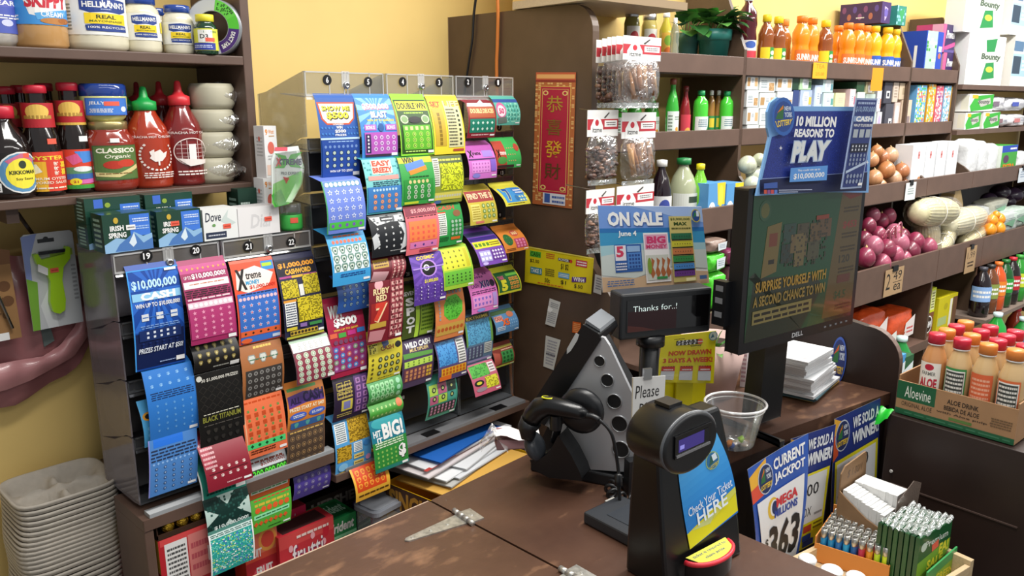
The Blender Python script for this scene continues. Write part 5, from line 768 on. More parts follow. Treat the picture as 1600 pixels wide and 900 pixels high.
# ================================================================ ON THE BROWN END PANEL
PFR = Frame((PX, 1.42, 0), -pi/2)          # faces -X; local x runs toward the camera
def panelpaper(name, label, cat, pts, base, ops, y=-.0035, th=.0008):
    q = [PFR.aty(x, y_, 0) for x, y_ in pts]; c = sum(q, V())/len(q)
    o3 = PFR.w(c.x, y, c.z); L_ = [(p.x-c.x, p.z-c.z) for p in q]
    b = B(); b.prism(L_, 'y', 0, th, paper(base))
    def mp(u, v, e):
        t = [L_[0][k]*(1-u)*(1-v)+L_[1][k]*u*(1-v)+L_[2][k]*u*v+L_[3][k]*(1-u)*v for k in (0, 1)]; return V((t[0], -e-.0002, t[1]))
    b.art(mp, ops); o = b.obj(name); at(o, o3, PFR.yaw); return tag(o, label, cat)
RED = '#b0183a'; G2 = '#c8923a'
panelpaper('wall_banner', 'tall red and gold lucky banner with four Chinese characters on the brown panel', 'banner', [(839, 113), (901, 113), (895, 326), (833, 318)], '#b8683a', [
 R(0, 0, 1, .055, '#c05a3a'), R(.02, .015, .98, .045, '#e0a868'), R(0, .055, 1, .07, '#8a2a24'), N(.0, .075, 1, .985, 13, 60, '#e0b070', .35), R(.12, .10, .90, .905, '#d8a850'), R(.14, .105, .88, .90, RED), R(.18, .12, .84, .885, '#d8b060'), R(.195, .124, .825, .881, RED),
 *[E(x, y, .07, .018, '#e8c878') for x, y in ((.27, .15), (.76, .15), (.27, .86), (.76, .86))], *[E(x, y, .04, .010, RED) for x, y in ((.27, .15), (.76, .15), (.27, .86), (.76, .86))],
 T('恭', .30, .17, .72, .29, '#b08a2a', .2), T('喜', .32, .34, .70, .46, '#7a5a1c', .2), T('發', .30, .50, .72, .63, '#d8a42a', .2), T('財', .30, .67, .70, .79, '#5a3a18', .2), R(.28, .90, .84, .985, '#d8d8de'), R(.32, .905, .46, .975, '#3a5aa0'), L(.5, .91, .82, .98, 2, '#3a5aa0')])
panelpaper('price_card', 'yellow laminated lottery price card taped to the brown panel', 'card', [(823, 384), (929, 403), (925, 459), (821, 440)], '#e8d41f', [
 R(.07, .1, .24, .26, '#5ab83a'), T('CASH', .08, .12, .23, .24, '#1d4a14', 1), L(.32, .08, .45, .24, 3, '#c8342a'), R(.5, .16, .70, .24, K), T('POWER', .51, .165, .66, .235, WH, 1), E(.69, .2, .02, .05, '#d83a2a'), R(.76, .12, .92, .3, '#c8344a'), L(.77, .14, .91, .28, 2, WH), T('$2.00', .08, .32, .22, .42, K, .3), T('$1 $2', .55, .3, .66, .48, K, .3), R(.09, .54, .27, .72, '#2a8aa0'), T('TAKE 5', .10, .57, .26, .69, WH, 1), L(.32, .5, .46, .72, 4, '#6a5a2a'), R(.52, .55, .68, .7, '#6ab0d8'), L(.53, .58, .67, .67, 2, WH), P((.72, .62), (.92, .56), (.92, .7), (.72, .76), c='#5a2a8a'), T('WIN4', .74, .6, .9, .72, WH, 1), T('50c', .32, .78, .4, .9, K, .3), T('$1', .56, .76, .64, .88, K, .3), T('$.50', .76, .8, .88, .92, K, .3), L(.2, .92, .6, .97, 1, '#d85a2a'), R(0, 0, 1, .02, '#f0e87a'), R(0, .98, 1, 1, '#c8b01a')], y=-.004)
panelpaper('paper_slip', 'upper white receipt taped to the brown panel, torn at one side', 'slip', [(860, 466), (877, 472), (868, 511), (853, 506)], '#d2d2ce', [L(.2, .1, .9, .3, 3, '#8a8a90'), L(.1, .45, .9, .9, 6, '#9a9aa0'), P((0, .28), (.5, .36), (.3, .5), (.0, .48), c='#f0f0ee')])
panelpaper('paper_slip', 'lower white receipt taped to the brown panel left of the terminal', 'slip', [(854, 524), (877, 531), (866, 578), (850, 572)], '#cfcfca', [L(.15, .08, .85, .9, 9, '#9a9aa4'), L(.1, .5, .9, .6, 1, '#5a5a66')])
panelpaper('paper_card', 'small orange printed card on the brown panel behind the terminal', 'card', [(896, 502), (909, 504), (908, 522), (895, 519)], '#d8621f', [L(.1, .1, .9, .9, 5, '#f0b070')])
panelpaper('paper_slip', 'white slip with writing on the panel edge left of the on sale poster', 'slip', [(932, 428), (944, 432), (941, 460), (929, 456)], '#d8d8d8', [L(.2, .1, .9, .8, 5, '#8a8a94')], y=-.006)
# cables down the panel side
def cable(name, label, pts, r, m):
    t = [V(p) for p in pts]; b = B(); b.tube([p-t[0] for p in t], r, m, 8); o = b.obj(name); o.location = t[0]; return tag(o, label, 'cable')
def smooth(pts, n=5):
    P_ = [V(p) for p in pts]; out = []
    for i in range(len(P_)-1):
        p0 = P_[max(0, i-1)]; p1 = P_[i]; p2 = P_[i+1]; p3 = P_[min(len(P_)-1, i+2)]
        for k in range(n):
            t = k/n; out.append(.5*((2*p1)+(p2-p0)*t+(2*p0-5*p1+4*p2-p3)*t*t+(3*p1-p0-3*p2+p3)*t**3))
    return out+[P_[-1]]
def onp(x, y, d=-.008): q = PFR.aty(x, y, 0); return PFR.w(q.x, d, q.z)
cable('power_cable', 'black cable running down the panel behind slot 2', smooth([onp(748, -12), onp(743, 25), onp(741, 60), onp(735, 100), onp(728, 150), onp(724, 200)]), .0042, mat('#17171a', .4))
cable('power_cable', 'orange cable running down the panel behind slot 1 to the papers', smooth([onp(780, -12), onp(781, 25), onp(780, 70), onp(779, 120), onp(784, 260), onp(798, 430), onp(800, 520), onp(800, 570), onp(803, 620), onp(808, 660), onp(806, 690)]), .0052, mat('#c8742e', .4))
# ================================================================ LOTTERY TERMINAL (its screen faces the wall)
BK = mat('#17181b', .38); BKS = mat('#0f1012', .30); SILV = mat('#b0b2b6', .42, .35); DKG = mat('#2b2e33', .45)
TF = Frame((1.022, .705, 0), math.atan2(-.943, .333))
def tp(x, y, b=0): q = TF.aty(x, y, b); return q.x, q.z
t = thing('lottery_terminal', 'silver and black lottery terminal with round holes in its sloping side', 'terminal', TF.w(0, 0, 1.0), TF.yaw)
def tl(pts, b=0): return [(x, z-1.0) for x, z in (tp(*p, b) for p in pts)]
side = tl([(937, 526), (944, 528), (952, 540), (988, 616), (992, 640), (988, 738), (912, 733), (898, 700), (866, 672), (850, 664), (872, 612)])
b = B(); b.prism(side, 'y', 0, .008, SILV)
cs = []
for cx, cy, r in ((937, 564, 9), (949, 594, 10.5), (960, 627, 12), (968, 662, 13.5), (970, 702, 14)):
    p = tl([(cx, cy)])[0]; rr_ = r*1.22/FPX; cs.append((p, rr_))
    b.T = M4.Translation((p[0], 0, p[1])) @ M4.Rotation(pi/2, 4, 'X')
    b.lathe([(rr_*1.16, 0), (rr_*1.14, .002), (rr_*1.0, .0025), (rr_*.97, -.002)], mat('#a9abae', .3, .6), 24, caps=False); b.lathe([(rr_, .0006), (rr_*.5, .0007)], mat('#0d0d0f', .6), 24); b.T = None
b.obj('side_panel', t, bevel=.001)
core = tl([(937, 530), (986, 618), (990, 645), (988, 757), (900, 745), (832, 727), (838, 700), (905, 560)])
b = B(); b.prism([(x, z if z > .004 else .001) for x, z in core], 'y', .0085, .045, BK); b.obj('body', t)
scr = tl([(826, 640), (912, 506), (937, 521), (940, 530), (852, 664), (834, 650)])
b = B(); b.prism(scr, 'y', -.004, .09, BKS); b.obj('screen', t, bevel=.002)
p = tl([(912, 507), (945, 487), (958, 508), (938, 522)])
b = B(); b.prism([(scr[1][0]+.0, scr[1][1]+.001), (scr[2][0], scr[2][1]+.001), (scr[2][0]-.002, scr[2][1]+.006), (scr[1][0]+.002, scr[1][1]+.006)], 'y', .005, .085, mat('#7f8388', .35, .4)); b.obj('top_trim', t)
b = B(); b.prism([tl([p_], -.0045)[0] for p_ in ((886, 545), (900, 520), (905, 523), (902, 532), (892, 548), (886, 553))], 'y', -.0052, -.0045, mat('#b9bcbd', .6)); b.obj('worn_sticker', t)
b = B(); b.box(-.18, -.002, -.006, .09, .0005, .022, BK); b.obj('base_plate', t, bevel=.003)
# barcode scanner in its holder, beside the terminal
SFm = Frame((TF.w(0, -.045, 0).x, TF.w(0, -.045, 0).y, 0), TF.yaw)
def sp(x, y): q = SFm.aty(x, y, 0); return V((q.x, 0, q.z-1.0))
t = thing('scanner_stand', 'black cradle stand holding the barcode scanner', 'stand', SFm.w(0, 0, 1.0), SFm.yaw)
b = B(); pl = [sp(*p) for p in ((832, 714), (838, 730), (862, 742), (914, 747), (909, 732), (896, 706), (876, 676), (868, 692), (858, 706), (846, 714))]
b.prism([(p.x, max(.0015, p.z)) for p in pl], 'y', -.012, .030, BKS); b.obj('base', t, bevel=.004)
b = B(); c = sp(836, 697); b.T = M4.Translation((c.x, 0, c.z)) @ M4.Rotation(radians(-25), 4, 'Y'); b.sph((0, 0, 0), (.014, .026, .026), mat('#3a3e44', .3), 16, 10); b.obj('cup', t)
c = sp(905, 645); b = B(); b.T = M4.Translation((c.x, .018, c.z)) @ M4.Rotation(pi/2, 4, 'X'); b.lathe([(.034, 0), (.038, .004), (.038, .012), (.030, .018), (.016, .018)], BK, 30); b.obj('holder_ring', t)
b = B(); q1 = sp(862, 695); q2 = sp(870, 662); b.tube([(q1.x, .012, q1.z), (q2.x, .012, q2.z), (c.x-.01, .012, c.z-.01)], .007, BK, 8); b.obj('neck', t)
t = thing('barcode_scanner', 'black handheld barcode scanner with a yellow logo lying in the cradle', 'scanner', SFm.w(0, 0, 1.0), SFm.yaw)
pts = [sp(*p) for p in ((836, 652), (842, 640), (852, 630), (868, 626), (890, 631), (912, 637), (924, 641))]
b = B(); b.tube([(p.x, -.022, p.z) for p in pts], [.015, .017, .018, .016, .015, .012, .007], BKS, 14); b.obj('body', t)
b = B(); pts = [sp(*p) for p in ((838, 650), (833, 660), (834, 672), (842, 676))]; b.tube([(p.x, -.022, p.z) for p in pts], [.018, .017, .014, .008], BK, 12); b.obj('scan_head', t)
c = sp(876, 652); b = B(); b.lathe([(.010, -.012), (.011, .0), (.010, .012)], BK, 12, (c.x, -.022, c.z)); b.obj('trigger', t)
c = sp(864, 628); b = B(); b.lathe([(.010, 0), (.009, .0012)], mat('#c8c81f', .5), 20, (c.x, -.026, c.z+.0165), sy=.6); b.lathe([(.0075, .0013), (.006, .0016)], K, 20, (c.x, -.026, c.z+.0165), sy=.5); b.obj('logo', t, label='yellow oval logo')
pts = smooth([sp(*p)+V((0, -.024, 0)) for p in ((924, 641), (935, 643), (950, 653), (962, 668), (968, 690), (973, 725))]+[V((.0, -.03, .05)), V((.006, -.035, .010))])
b = B(); b.tube(pts, .0028, BK, 8); b.tube(pts[:9], .0048, BK, 8); b.tube(pts[-9:-4], .0065, BK, 8); b.obj('cable', t)
# coiled cable and the flat black pad
q = MF.atz(972, 775, 1.012)
b = B(); b.tube([(.028*cos(a*.23+.5)*(1), .028*sin(a*.23+.5), .0) for a in range(0)] or [((.030+.009*cos(a*1.9))*cos(a*.16), (.030+.009*cos(a*1.9))*sin(a*.16), .009*sin(a*1.9)) for a in [x*.25 for x in range(0, 130)]], .0030, BK, 6)
o = b.obj('coiled_cord'); at(o, (q.x+.02, q.y+.0, 1.0135), 0); tag(o, 'coiled black cord lying on the counter by the terminal', 'cord')
c0 = MF.atz(911, 818, 1.0); c1 = MF.atz(986, 858, 1.0)
dv = V((c1.x-c0.x, c1.y-c0.y)); yaw = math.atan2(dv.y, dv.x); Lw = dv.length
t = thing('signature_pad', 'flat dark grey pad lying on the counter in front of the terminal', 'pad', (c0.x, c0.y, 1.0), yaw)
b = B(); b.box(0, Lw+.05, 0, .085, .001, .020, DKG); b.obj('body', t, bevel=.003); b = B(); b.box(.03, Lw+.03, .02, .07, .020, .0208, mat('#33373d', .3)); b.obj('screen', t)
b = B(); b.box(-.012, .0, .062, .082, .004, .012, mat('#b8b6b0', .5)); b.obj('connector', t)
# ================================================================ POLE DISPLAY
DF = Frame((1.098, .795, 0), radians(-27))
def dp(x, y, b=0): q = DF.aty(x, y, b); return q.x, q.z
bl = dp(968, 535); br = dp(1110, 516); tl_ = dp(968, 463); tr_ = dp(1111, 447)
w_ = (br[0]+tr_[0]-bl[0]-tl_[0])/2; h_ = (tl_[1]-bl[1]+tr_[1]-br[1])/2; z0 = (bl[1]+br[1])/2
t = thing('pole_display', 'black customer display on a short pole showing a thank you line', 'display', DF.w(bl[0], 0, 1.0), DF.yaw)
zz = z0-1.0
b = B(); b.box(0, w_, 0, .045, zz, zz+h_, mat('#202225', .45)); b.obj('housing', t, bevel=.004)
b = B(); b.box(.012, w_-.006, -.0012, .001, zz+h_*.16, zz+h_*.86, mat('#0b0a0c', .12, coat=.5)); b.front(.014, w_-.008, -.0013, zz+h_*.17, zz+h_*.85, [P((.0, .35), (.60, .30), (.60, 1), (.0, 1), c=mat('#2a1014', .2)), P((0, .78), (.2, .88), (.35, 1), (0, 1), c=mat('#4a2420', .2)), ('t', 'Thanks for..!', .06, .18, .60, .36, mat('#cfe0dc', .5, emit=.5), -.4)]); b.obj('screen', t, label='dark glossy screen with pale text')
b = B(); b.tube([(w_*.40, .022, zz+.002), (w_*.40, .022, .012)], .017, mat('#1b1c1f', .4), 18); b.tube([(w_*.40, .022, zz-.02), (w_*.40, .022, zz)], .026, BK, 18); b.obj('pole', t)
b = B(); b.lathe([(.045, .001), (.045, .008), (.02, .012)], BK, 24, (w_*.40, .022, 0)); b.obj('foot', t)
# poster behind it
PF = Frame((1.20, .93, 0), radians(-27))
cc = [PF.aty(x, y, 0) for x, y in ((934, 321), (1096, 323), (1108, 442), (942, 457))]
t = thing('poster_stand', 'beach poster reading ON SALE June 4 standing behind the customer display', 'poster', PF.w((cc[2].x+cc[3].x)/2, 0, 1.0), PF.yaw)
ox = (cc[2].x+cc[3].x)/2; L_ = [(c.x-ox, c.z-1.0) for c in cc]
b = B(); b.prism(L_, 'y', 0, .0015, WHITE)
def mpq(u, v, e, L_=L_): return V(([L_[0][0]*(1-u)*(1-v)+L_[1][0]*u*(1-v)+L_[2][0]*u*v+L_[3][0]*(1-u)*v][0], -e-.0002, L_[0][1]*(1-u)*(1-v)+L_[1][1]*u*(1-v)+L_[2][1]*u*v+L_[3][1]*(1-u)*v))
MINI = [R(.62, .27, .625, .8, WH)]
b.art(mpq, [R(0, 0, 1, .27, '#6f96d8'), P((.3, 0), (1, 0), (1, .2), (.7, .12), c='#9fb8e4'), R(0, .26, 1, .48, '#3a92c0'), R(0, .26, 1, .31, '#2a6fb0'), P((0, .46), (.4, .44), (1, .46), (1, .72), (.7, .66), (.4, .8), (.0, .72), c='#9fc4cc'), P((0, .58), (.3, .52), (1, .55), (1, .8), (.6, .74), (.3, .86), (0, .8), c='#c4ccc8'), P((0, .82), (.3, .86), (.6, .78), (1, .84), (1, 1), (0, 1), c='#c8a888'), *TS('ON SALE', .08, .07, .60, .235, WH, '#4a6ab0', 2.2, .008), T('June 4', .17, .29, .34, .37, WH, 1),
 R(.125, .45, .375, .78, '#2f5aa0'), R(.13, .46, .23, .64, '#e0dce4'), T('5', .14, .47, .21, .6, '#c83a5a', 2), R(.24, .55, .365, .74, '#4f82c8'), G('#', 4, 4, .25, .56, .36, .74, '#2a4a8a', .7), R(.24, .47, .36, .54, '#8fb0d8'), L(.13, .66, .23, .76, 3, '#d8d8e0'),
 R(.40, .32, .635, .93, '#e8e4e4'), R(.41, .34, .625, .52, '#d8a0b8'), T('BIG', .43, .36, .61, .45, '#c83a6a', 2.4), T('MONEY', .42, .46, .62, .51, '#c83a6a', 1.6), R(.41, .59, .625, .90, '#c8cac0'), *[P((x, .62), (x+.03, .66), (x+.01, .74), (x+.03, .82), (x, .88), (x-.02, .8), (x, .72), c='#a8623a') for x in (.46, .51, .56, .61)], E(.44, .72, .02, .1, '#7a9a3a'), R(.5, .86, .6, .89, '#3a8a4a'),
 R(.655, .12, .875, .95, '#c8b870'), T('$3,000,000', .67, .14, .86, .175, '#2f4a1c', 1), T('MAX', .70, .19, .83, .235, '#2f4a1c', 2), L(.67, .25, .86, .29, 1, '#5a5a2a'), *[R(.665, y, .865, y+.075, c) for y, c in ((.33, '#2a6a4a'), (.425, '#c8c03a'), (.52, '#c87a4a'), (.615, '#3a8a4a'), (.71, '#4a86c8'), (.80, '#6a3a8a'))], *[R(.665, y+.077, .865, y+.09, K) for y in (.33, .425, .52, .615, .71)], *[G('o', 7, 1, .68, y+.01, .85, y+.065, '#2a2a2a', .4) for y in (.33, .425, .52, .615, .71, .80)], R(.77, .9, .86, .94, '#e8e0b0'),
 *ring(.92, .11, .045, .085, '#c8b84a', '#2a4a8a', .85), P((.89, .14), (.91, .06), (.93, .1), c='#2f7a4a'), R(.925, .05, .95, .12, '#d8e0e8'), L(.03, .86, .28, .94, 3, '#4a6a9a'), R(.9, .88, .97, .93, '#4a6a9a')]); b.obj('poster', t)
b = B(); b.box(-.03, -.024, .0022, .008, .012, L_[0][1]-.03, BK); b.obj('post', t); b = B(); b.box(-.06, .01, -.02, .03, .001, .012, BK); b.obj('foot', t)
# please pay note, clipped on a stand
NF = Frame((1.040, .672, 0), radians(-27))
cc = [NF.aty(x, y, 0) for x, y in ((988, 590), (1040, 587), (1036, 660), (986, 675))]
ox = cc[3].x; L_ = [(c.x-ox, c.z-1.0) for c in cc]
t = thing('note_card', 'white handwritten note reading Please pay, under the customer display', 'note', NF.w(ox, 0, 1.0), NF.yaw)
b = B(); b.prism(L_, 'y', 0, .001, mat('#dcdcda', .6)); b.art(lambda u, v, e, L_=L_: mpq(u, v, e, L_), [T('Please', .10, .16, .82, .40, '#1a1a1c', -.1, .12), T('pay', .22, .50, .68, .74, '#1a1a1c', -.1, .12), L(.2, .85, .8, .93, 1, '#2a2a2e'), R(0, 0, .02, 1, '#b8a888')]); b.obj('card', t)
b = B(); b.box(L_[0][0]+.02, L_[0][0]+.034, -.002, .004, L_[0][1]-.006, L_[0][1]+.012, STEEL); b.obj('clip', t); b = B(); b.box(.0, .05, .0012, .02, .001, .06, BK); b.obj('support', t)
# yellow powerball flyers
YF = Frame((1.30, .80, 0), radians(-22))
def flyer(label, pts, ops, dy, sleeve):
    cc = [YF.aty(x, y, dy) for x, y in pts]; ox = (cc[2].x+cc[3].x)/2; L_ = [(c.x-ox, c.z-1.0) for c in cc]
    t = thing('flyer', label, 'flyer', YF.w(ox, dy, 1.0), YF.yaw)
    b = B(); b.prism(L_, 'y', 0, .0012, mat('#e6da12', .3)); b.art(lambda u, v, e: mpq(u, v, e, L_), ops); b.obj('sheet', t)
    if sleeve:
        b = B(); b.prism([(x*1.03, z+.001) for x, z in L_], 'y', -.004, -.0035, clear('#ffffff', .0, .02, .05, fr_=.15)); b.obj('plastic_sleeve', t)
    b = B(); b.box(-.02, .02, .0015, .006, .001, L_[0][1]-.04, mat('#c8bc10', .5)); b.obj('backing', t); return t
flyer('yellow flyer reading POWER, NOW DRAWN 3 DAYS A WEEK in a plastic sleeve', [(1036, 526), (1119, 517), (1115, 599), (1025, 597)], [R(.26, .12, .68, .22, '#111'+'113'), *[E(.31+.072*i, .17, .03, .05, WH) for i in range(5)], T('POWER', .285, .14, .63, .2, K, 1.4), E(.70, .17, .05, .055, '#d8503a'), R(.65, .165, .75, .18, WH), L(.52, .23, .72, .27, 1, '#6a6410'), L(.2, .07, .4, .1, 1, '#6a6410'), T('NOW DRAWN', .14, .33, .92, .43, '#c83a10', 2), T('3 DAYS A WEEK!', .06, .48, .95, .58, '#c83a10', 2), *[R(x, .65, x+.23, .94, '#d4d8de') for x in (.05, .37, .70)], *[R(x, .65, x+.23, .75, '#c8301f') for x in (.05, .37, .70)], *[G('#', 5, 1, x, .63, x+.23, .68, '#4a1a10', .4) for x in (.05, .37, .70)], *[L(x+.03, .70, x+.2, .74, 1, WH) for x in (.05, .37, .70)], E(.93, .08, .085, .09, '#5a8aa0'), E(.93, .08, .07, .075, '#c8d0c0'), P((.88, .12), (.92, .03), (.95, .1), c='#3a6a80')], 0, True)
flyer('plain yellow sheet standing behind the powerball flyer, lower half visible', [(1035, 560), (1106, 560), (1099, 655), (1028, 665)], [R(.35, .2, .36, 1, '#c8be10')], .012, False)
# ================================================================ TICKET CHECKER
p0 = MF.atz(1045, 928, 1.001); KF = Frame((p0.x, p0.y, 0), radians(-8))
def kp(x, y, b=0): q = KF.aty(x, y, b); return (q.x, q.z-1.0)
t = thing('ticket_checker', 'black self-service ticket checker with a blue panel reading Check Your Ticket HERE', 'scanner', KF.w(0, 0, 1.0), KF.yaw)
fr = [kp(*p) for p in ((1042, 727), (1080, 900), (1166, 858), (1148, 745), (1128, 690), (1113, 655))]
zt = kp(1113, 655)[1]-.012; zl_ = kp(1042, 727)[1]
xl, xr = kp(1045, 860)[0], kp(1160, 860)[0]; KD = .075; SL = .034/zt
b = B()
def sec(z, s, y1): m = (xl+xr)/2; w = (xr-xl)/2; s2 = 1-(1-s)*.35; return [(m-w*s2, SL*z, z), (m+w*s, SL*z, z), (m+w*s, y1, z), (m-w*s2, y1, z)]
lv = [(0, 1, KD), (.05, .99, KD), (zt*.45, .93, KD), (zt*.75, .84, KD), (zt*.95, .74, KD), (zt+.004, .68, KD-.008)]
vs = [p for l in lv for p in sec(*l)]
b.add(vs, [(0, 3, 2, 1), (20, 21, 22, 23)]+[(4*k+i, 4*k+(i+1) % 4, 4*k+4+(i+1) % 4, 4*k+4+i) for k in range(5) for i in range(4)], BKS)
b.obj('body', t, bevel=.005)
def fp(x, y):
    o_ = KF.w(0, 0, 1.0); n_ = KF.y*-1*zt+ZZ*.034; d_ = ray(x, y); q = EYE+d_*((o_-EYE).dot(n_)/d_.dot(n_)); q = KF.loc(q); return V((q.x, q.y-.0012, q.z-1.0))
A0, A1, A2, A3 = (1056, 712), (1108, 655), (1152, 800), (1077, 858)
def mpk(u, v, e):
    x = (A0[0]*(1-u)+A1[0]*u)*(1-v)+(A3[0]*(1-u)+A2[0]*u)*v; y = (A0[1]*(1-u)+A1[1]*u)*(1-v)+(A3[1]*(1-u)+A2[1]*u)*v
    x += 10*sin(pi*v)*u-2*sin(pi*v)*(1-u)
    return fp(x, y)+V((0, -e, 0))
b = B(); BL_ = ['#5ab4ec', '#55b0eb', '#4faae9', '#49a5e7', '#43a0e5', '#3d9be2', '#3796df', '#3190dc', '#2c8bd9', '#2886d6', '#2481d3', '#217cd1', '#1f78cf', '#1f74ce']
for i, c in enumerate(BL_): b.grid(lambda u, v: mpk(u, (i+v)/14, 0), 6, 2, mat(c, .35), False)
b.art(mpk, [P((0, .84), (1, .72), (1, .98), (0, 1), c='#e0d81a'), P((.1, .84), (.62, .80), (.45, .9), c='#c8d08a'), P((.62, .78), (1, .72), (1, .78), (.5, .88), c='#d2d25a'), E(.72, .33, .14, .085, '#8fb07a'), E(.72, .33, .12, .075, '#2a6a9a'), P((.63, .36), (.72, .27), (.74, .35), c='#2a5a4a'), R(.73, .28, .82, .34, '#d8e4ec'), T('LOTTERY', .63, .365, .82, .395, '#d8c84a', 1), T('Check Your Ticket', .08, .60, .95, .69, '#e8f2fa', .4), T('HERE', .22, .70, .82, .83, '#e8f2fa', .8)], nv=10)
b.obj('front_panel', t, label='blue and yellow front panel')
# head: short horizontal drum with a round display face
hc = kp(1075, 690, -.012); RH = .040
b = B(); b.T = M4.Translation((hc[0], -.014, hc[1])) @ M4.Diagonal((1.28, 1, .98, 1)) @ M4.Rotation(pi/2, 4, 'X')
b.lathe([(RH*.94, -.062), (RH*1.0, -.052), (RH*1.02, -.004), (RH, .0)], BKS, 40, caps=True); b.lathe([(RH, .0005), (RH*.96, .0035), (RH*.90, .004)], BK, 40); b.lathe([(RH*1.03, -.002), (RH*1.03, .0005), (RH*.985, .0012)], mat('#55585c', .3), 40, caps=False); b.obj('head', t)
b = B(); b.T = M4.Translation((hc[0], -.0185, hc[1]+.004)) @ M4.Rotation(radians(-2), 4, 'Y')
b.box(-.034, .034, -.002, .0, -.015, .015, mat('#0c0d10', .25)); b.front(-.029, .029, -.0021, -.008, .010, [R(.02, .05, .98, .98, mat('#3a2f78', .3, emit=.35)), R(.06, .5, .2, .8, mat('#8a86d8', .3, emit=.4)), R(.85, .0, 1, 1, '#141418')]); b.box(-.032, .032, -.0032, -.002, -.0135, -.0105, mat('#9a9ca2', .25, .6)); b.obj('screen', t, label='small violet lit screen')
b = B(); b.box(hc[0]-.012, hc[0]+.012, .01, .035, hc[1]+RH*.98, hc[1]+RH+.004, BK); b.obj('vent', t)
b = B(); zc = .036; m_ = (xl+xr)/2-.004
def lip(u, v): a = pi*(u); return V((m_+(.045)*cos(pi-a), -.002-.026*sin(a), zc-.026+.026*v))
b.grid(lip, 14, 2, BKS); b.add([lip(i/14, 1) for i in range(15)], [tuple(range(15))], mat('#3a3c40', .4)); b.obj('ticket_tray', t)
b = B(); b.tube([lip(i/16, 1.05) for i in range(17)], .0035, mat('#d82a3a', .4), 8); b.plane((m_-.042, .0, zc+.006), (.084, 0, 0), (0, -.028, -.003), (0, -.1, 1), [P((.0, .0), (1, 0), (.9, .7), (.5, 1), (.1, .7), c='#c8c83a'), T('ticket is required to', .10, .12, .9, .34, '#2a3a6a', .4), T('claim prize', .28, .44, .75, .64, '#2a3a6a', .4)]); b.obj('tray_sign', t, label='red rimmed yellow tray sign')
# ================================================================ CUP, POT, MONITOR
q = MF.atz(1145, 694, 1.0)
t = thing('plastic_cup', 'clear plastic deli cup with a few scraps in it', 'cup', (q.x, q.y, 1.0005))
CL = clear('#eef0f0', .16, .06, .12, body='#c8ccd0')
rt = 49*1.43/FPX; rb = 33*1.45/FPX; hh = MF.sz(628, q.x, q.y)-1.0
b = B(); b.lathe([(0, .002), (rb*.95, .001), (rb, .004), (rt*.96, hh-.006), (rt*.965, hh-.005)], CL, 40, caps=False); b.obj('cup_wall', t)
b = B(); b.tube([(rt*cos(a*pi/20), rt*sin(a*pi/20), hh-.002) for a in range(41)], .0024, clear('#ffffff', .45, .15, .1), 8, False); b.tube([(rt*.955*cos(a*pi/20), rt*.955*sin(a*pi/20), hh-.010) for a in range(41)], .0012, clear('#ffffff', .35, .15, .1), 6, False); b.obj('rim', t)
for nm, lb, c, x, y, s in (('wrapper', 'small orange and blue wrapper in the clear cup', '#d8843a', -.026, -.006, .010), ('wrapper', 'small bright green wrapper in the clear cup', '#a8d83a', .008, -.012, .009), ('crumb', 'small dark crumb in the clear cup', '#2a2420', -.014, -.02, .004)):
    b = B(); rn = random.Random(int(s*1e4)); b.sph((0, 0, 0), (s, s*.7, s*.6), c, 8, 5, lambda d: .7+.6*rn.random())
    if 'orange' in lb: b.sph((.006, -.004, -.006), (s*.6, s*.6, s*.6), '#4a6ab8', 8, 5)
    o = b.obj(nm); at(o, (q.x+x, q.y+y, 1.006+s*.6), .4); tag(o, lb, 'scrap')
q = V((1.52, .845, 1.0)); rT = .072; rB = .050
hp = MF.sz(541, q.x-.03, q.y-.06)-1.0
t = thing('plant_pot', 'pale pink tapered plant pot behind the powerball flyer', 'pot', q)
PINK = mat('#c8aba4', .55)
b = B(); b.lathe([(0, .001), (rB, .001), (rT, hp), (rT*.94, hp), (rT*.92, hp-.02), (0, hp-.022)], PINK, 36, caps=False); b.obj('pot_body', t)
b = B(); b.lathe([(0, hp-.018), (rT*.92, hp-.018)], mat('#2a1d14', .9, noise=.3), 24, caps=False); b.obj('soil', t)
def leaf(b, p, d, L, w, m, droop=.4, n=6):
    p = V(p); d = V(d).normalized(); s = d.cross(V((0, 0, 1)))
    s = s.normalized() if s.length > .01 else V((1, 0, 0)); nn = s.cross(d)
    def f(u, v):
        t_ = v; W2 = w*sin(pi*min(1, max(0, .04+.96*t_)))**.8*(1 if t_ < .97 else .2); x = (u-.5)*2
        return p+d*L*t_+V((0, 0, -droop*L*t_*t_))+s*x*W2-nn*abs(x)*W2*-.25
    b.grid(f, 2, n, m)
LEAF = mat('#3f7a34', .4, noise=.25, nscale=40); LEAF2 = mat('#5f9a48', .4, noise=.2, nscale=40); LEAF3 = mat('#2f6030', .35, noise=.2, nscale=40)
for i, (dx, dy, dz, ll, m) in enumerate(((-.5, -.6, .9, .06, LEAF2), (.4, -.7, .9, .07, LEAF), (-.1, -1, .5, .06, LEAF), (-.9, -.2, .7, .06, LEAF3), (.1, -.2, 1, .07, LEAF2), (-.7, -.8, .3, .05, LEAF2))):
    b = B(); leaf(b, (-.03, -.02, hp-.018), (dx, dy, dz), ll, .009, m, .3); b.obj('leaf', t)
MFR = Frame((1.243, .642, 0), radians(-10.2)); MW, MH = .356, .293; zb_ = MFR.sz(556, 0, 0)
t = thing('monitor', 'black lottery advertising monitor on a stand facing the customer', 'monitor', MFR.w(0, 0, 1.0), MFR.yaw)
zq = zb_-1.0; FRM = mat('#111215', .35)
b = B(); b.prism([(0, zq), (MW, zq), (MW, zq+MH), (0, zq+MH)], 'y', 0, .030, FRM); b.obj('housing', t, bevel=.004)
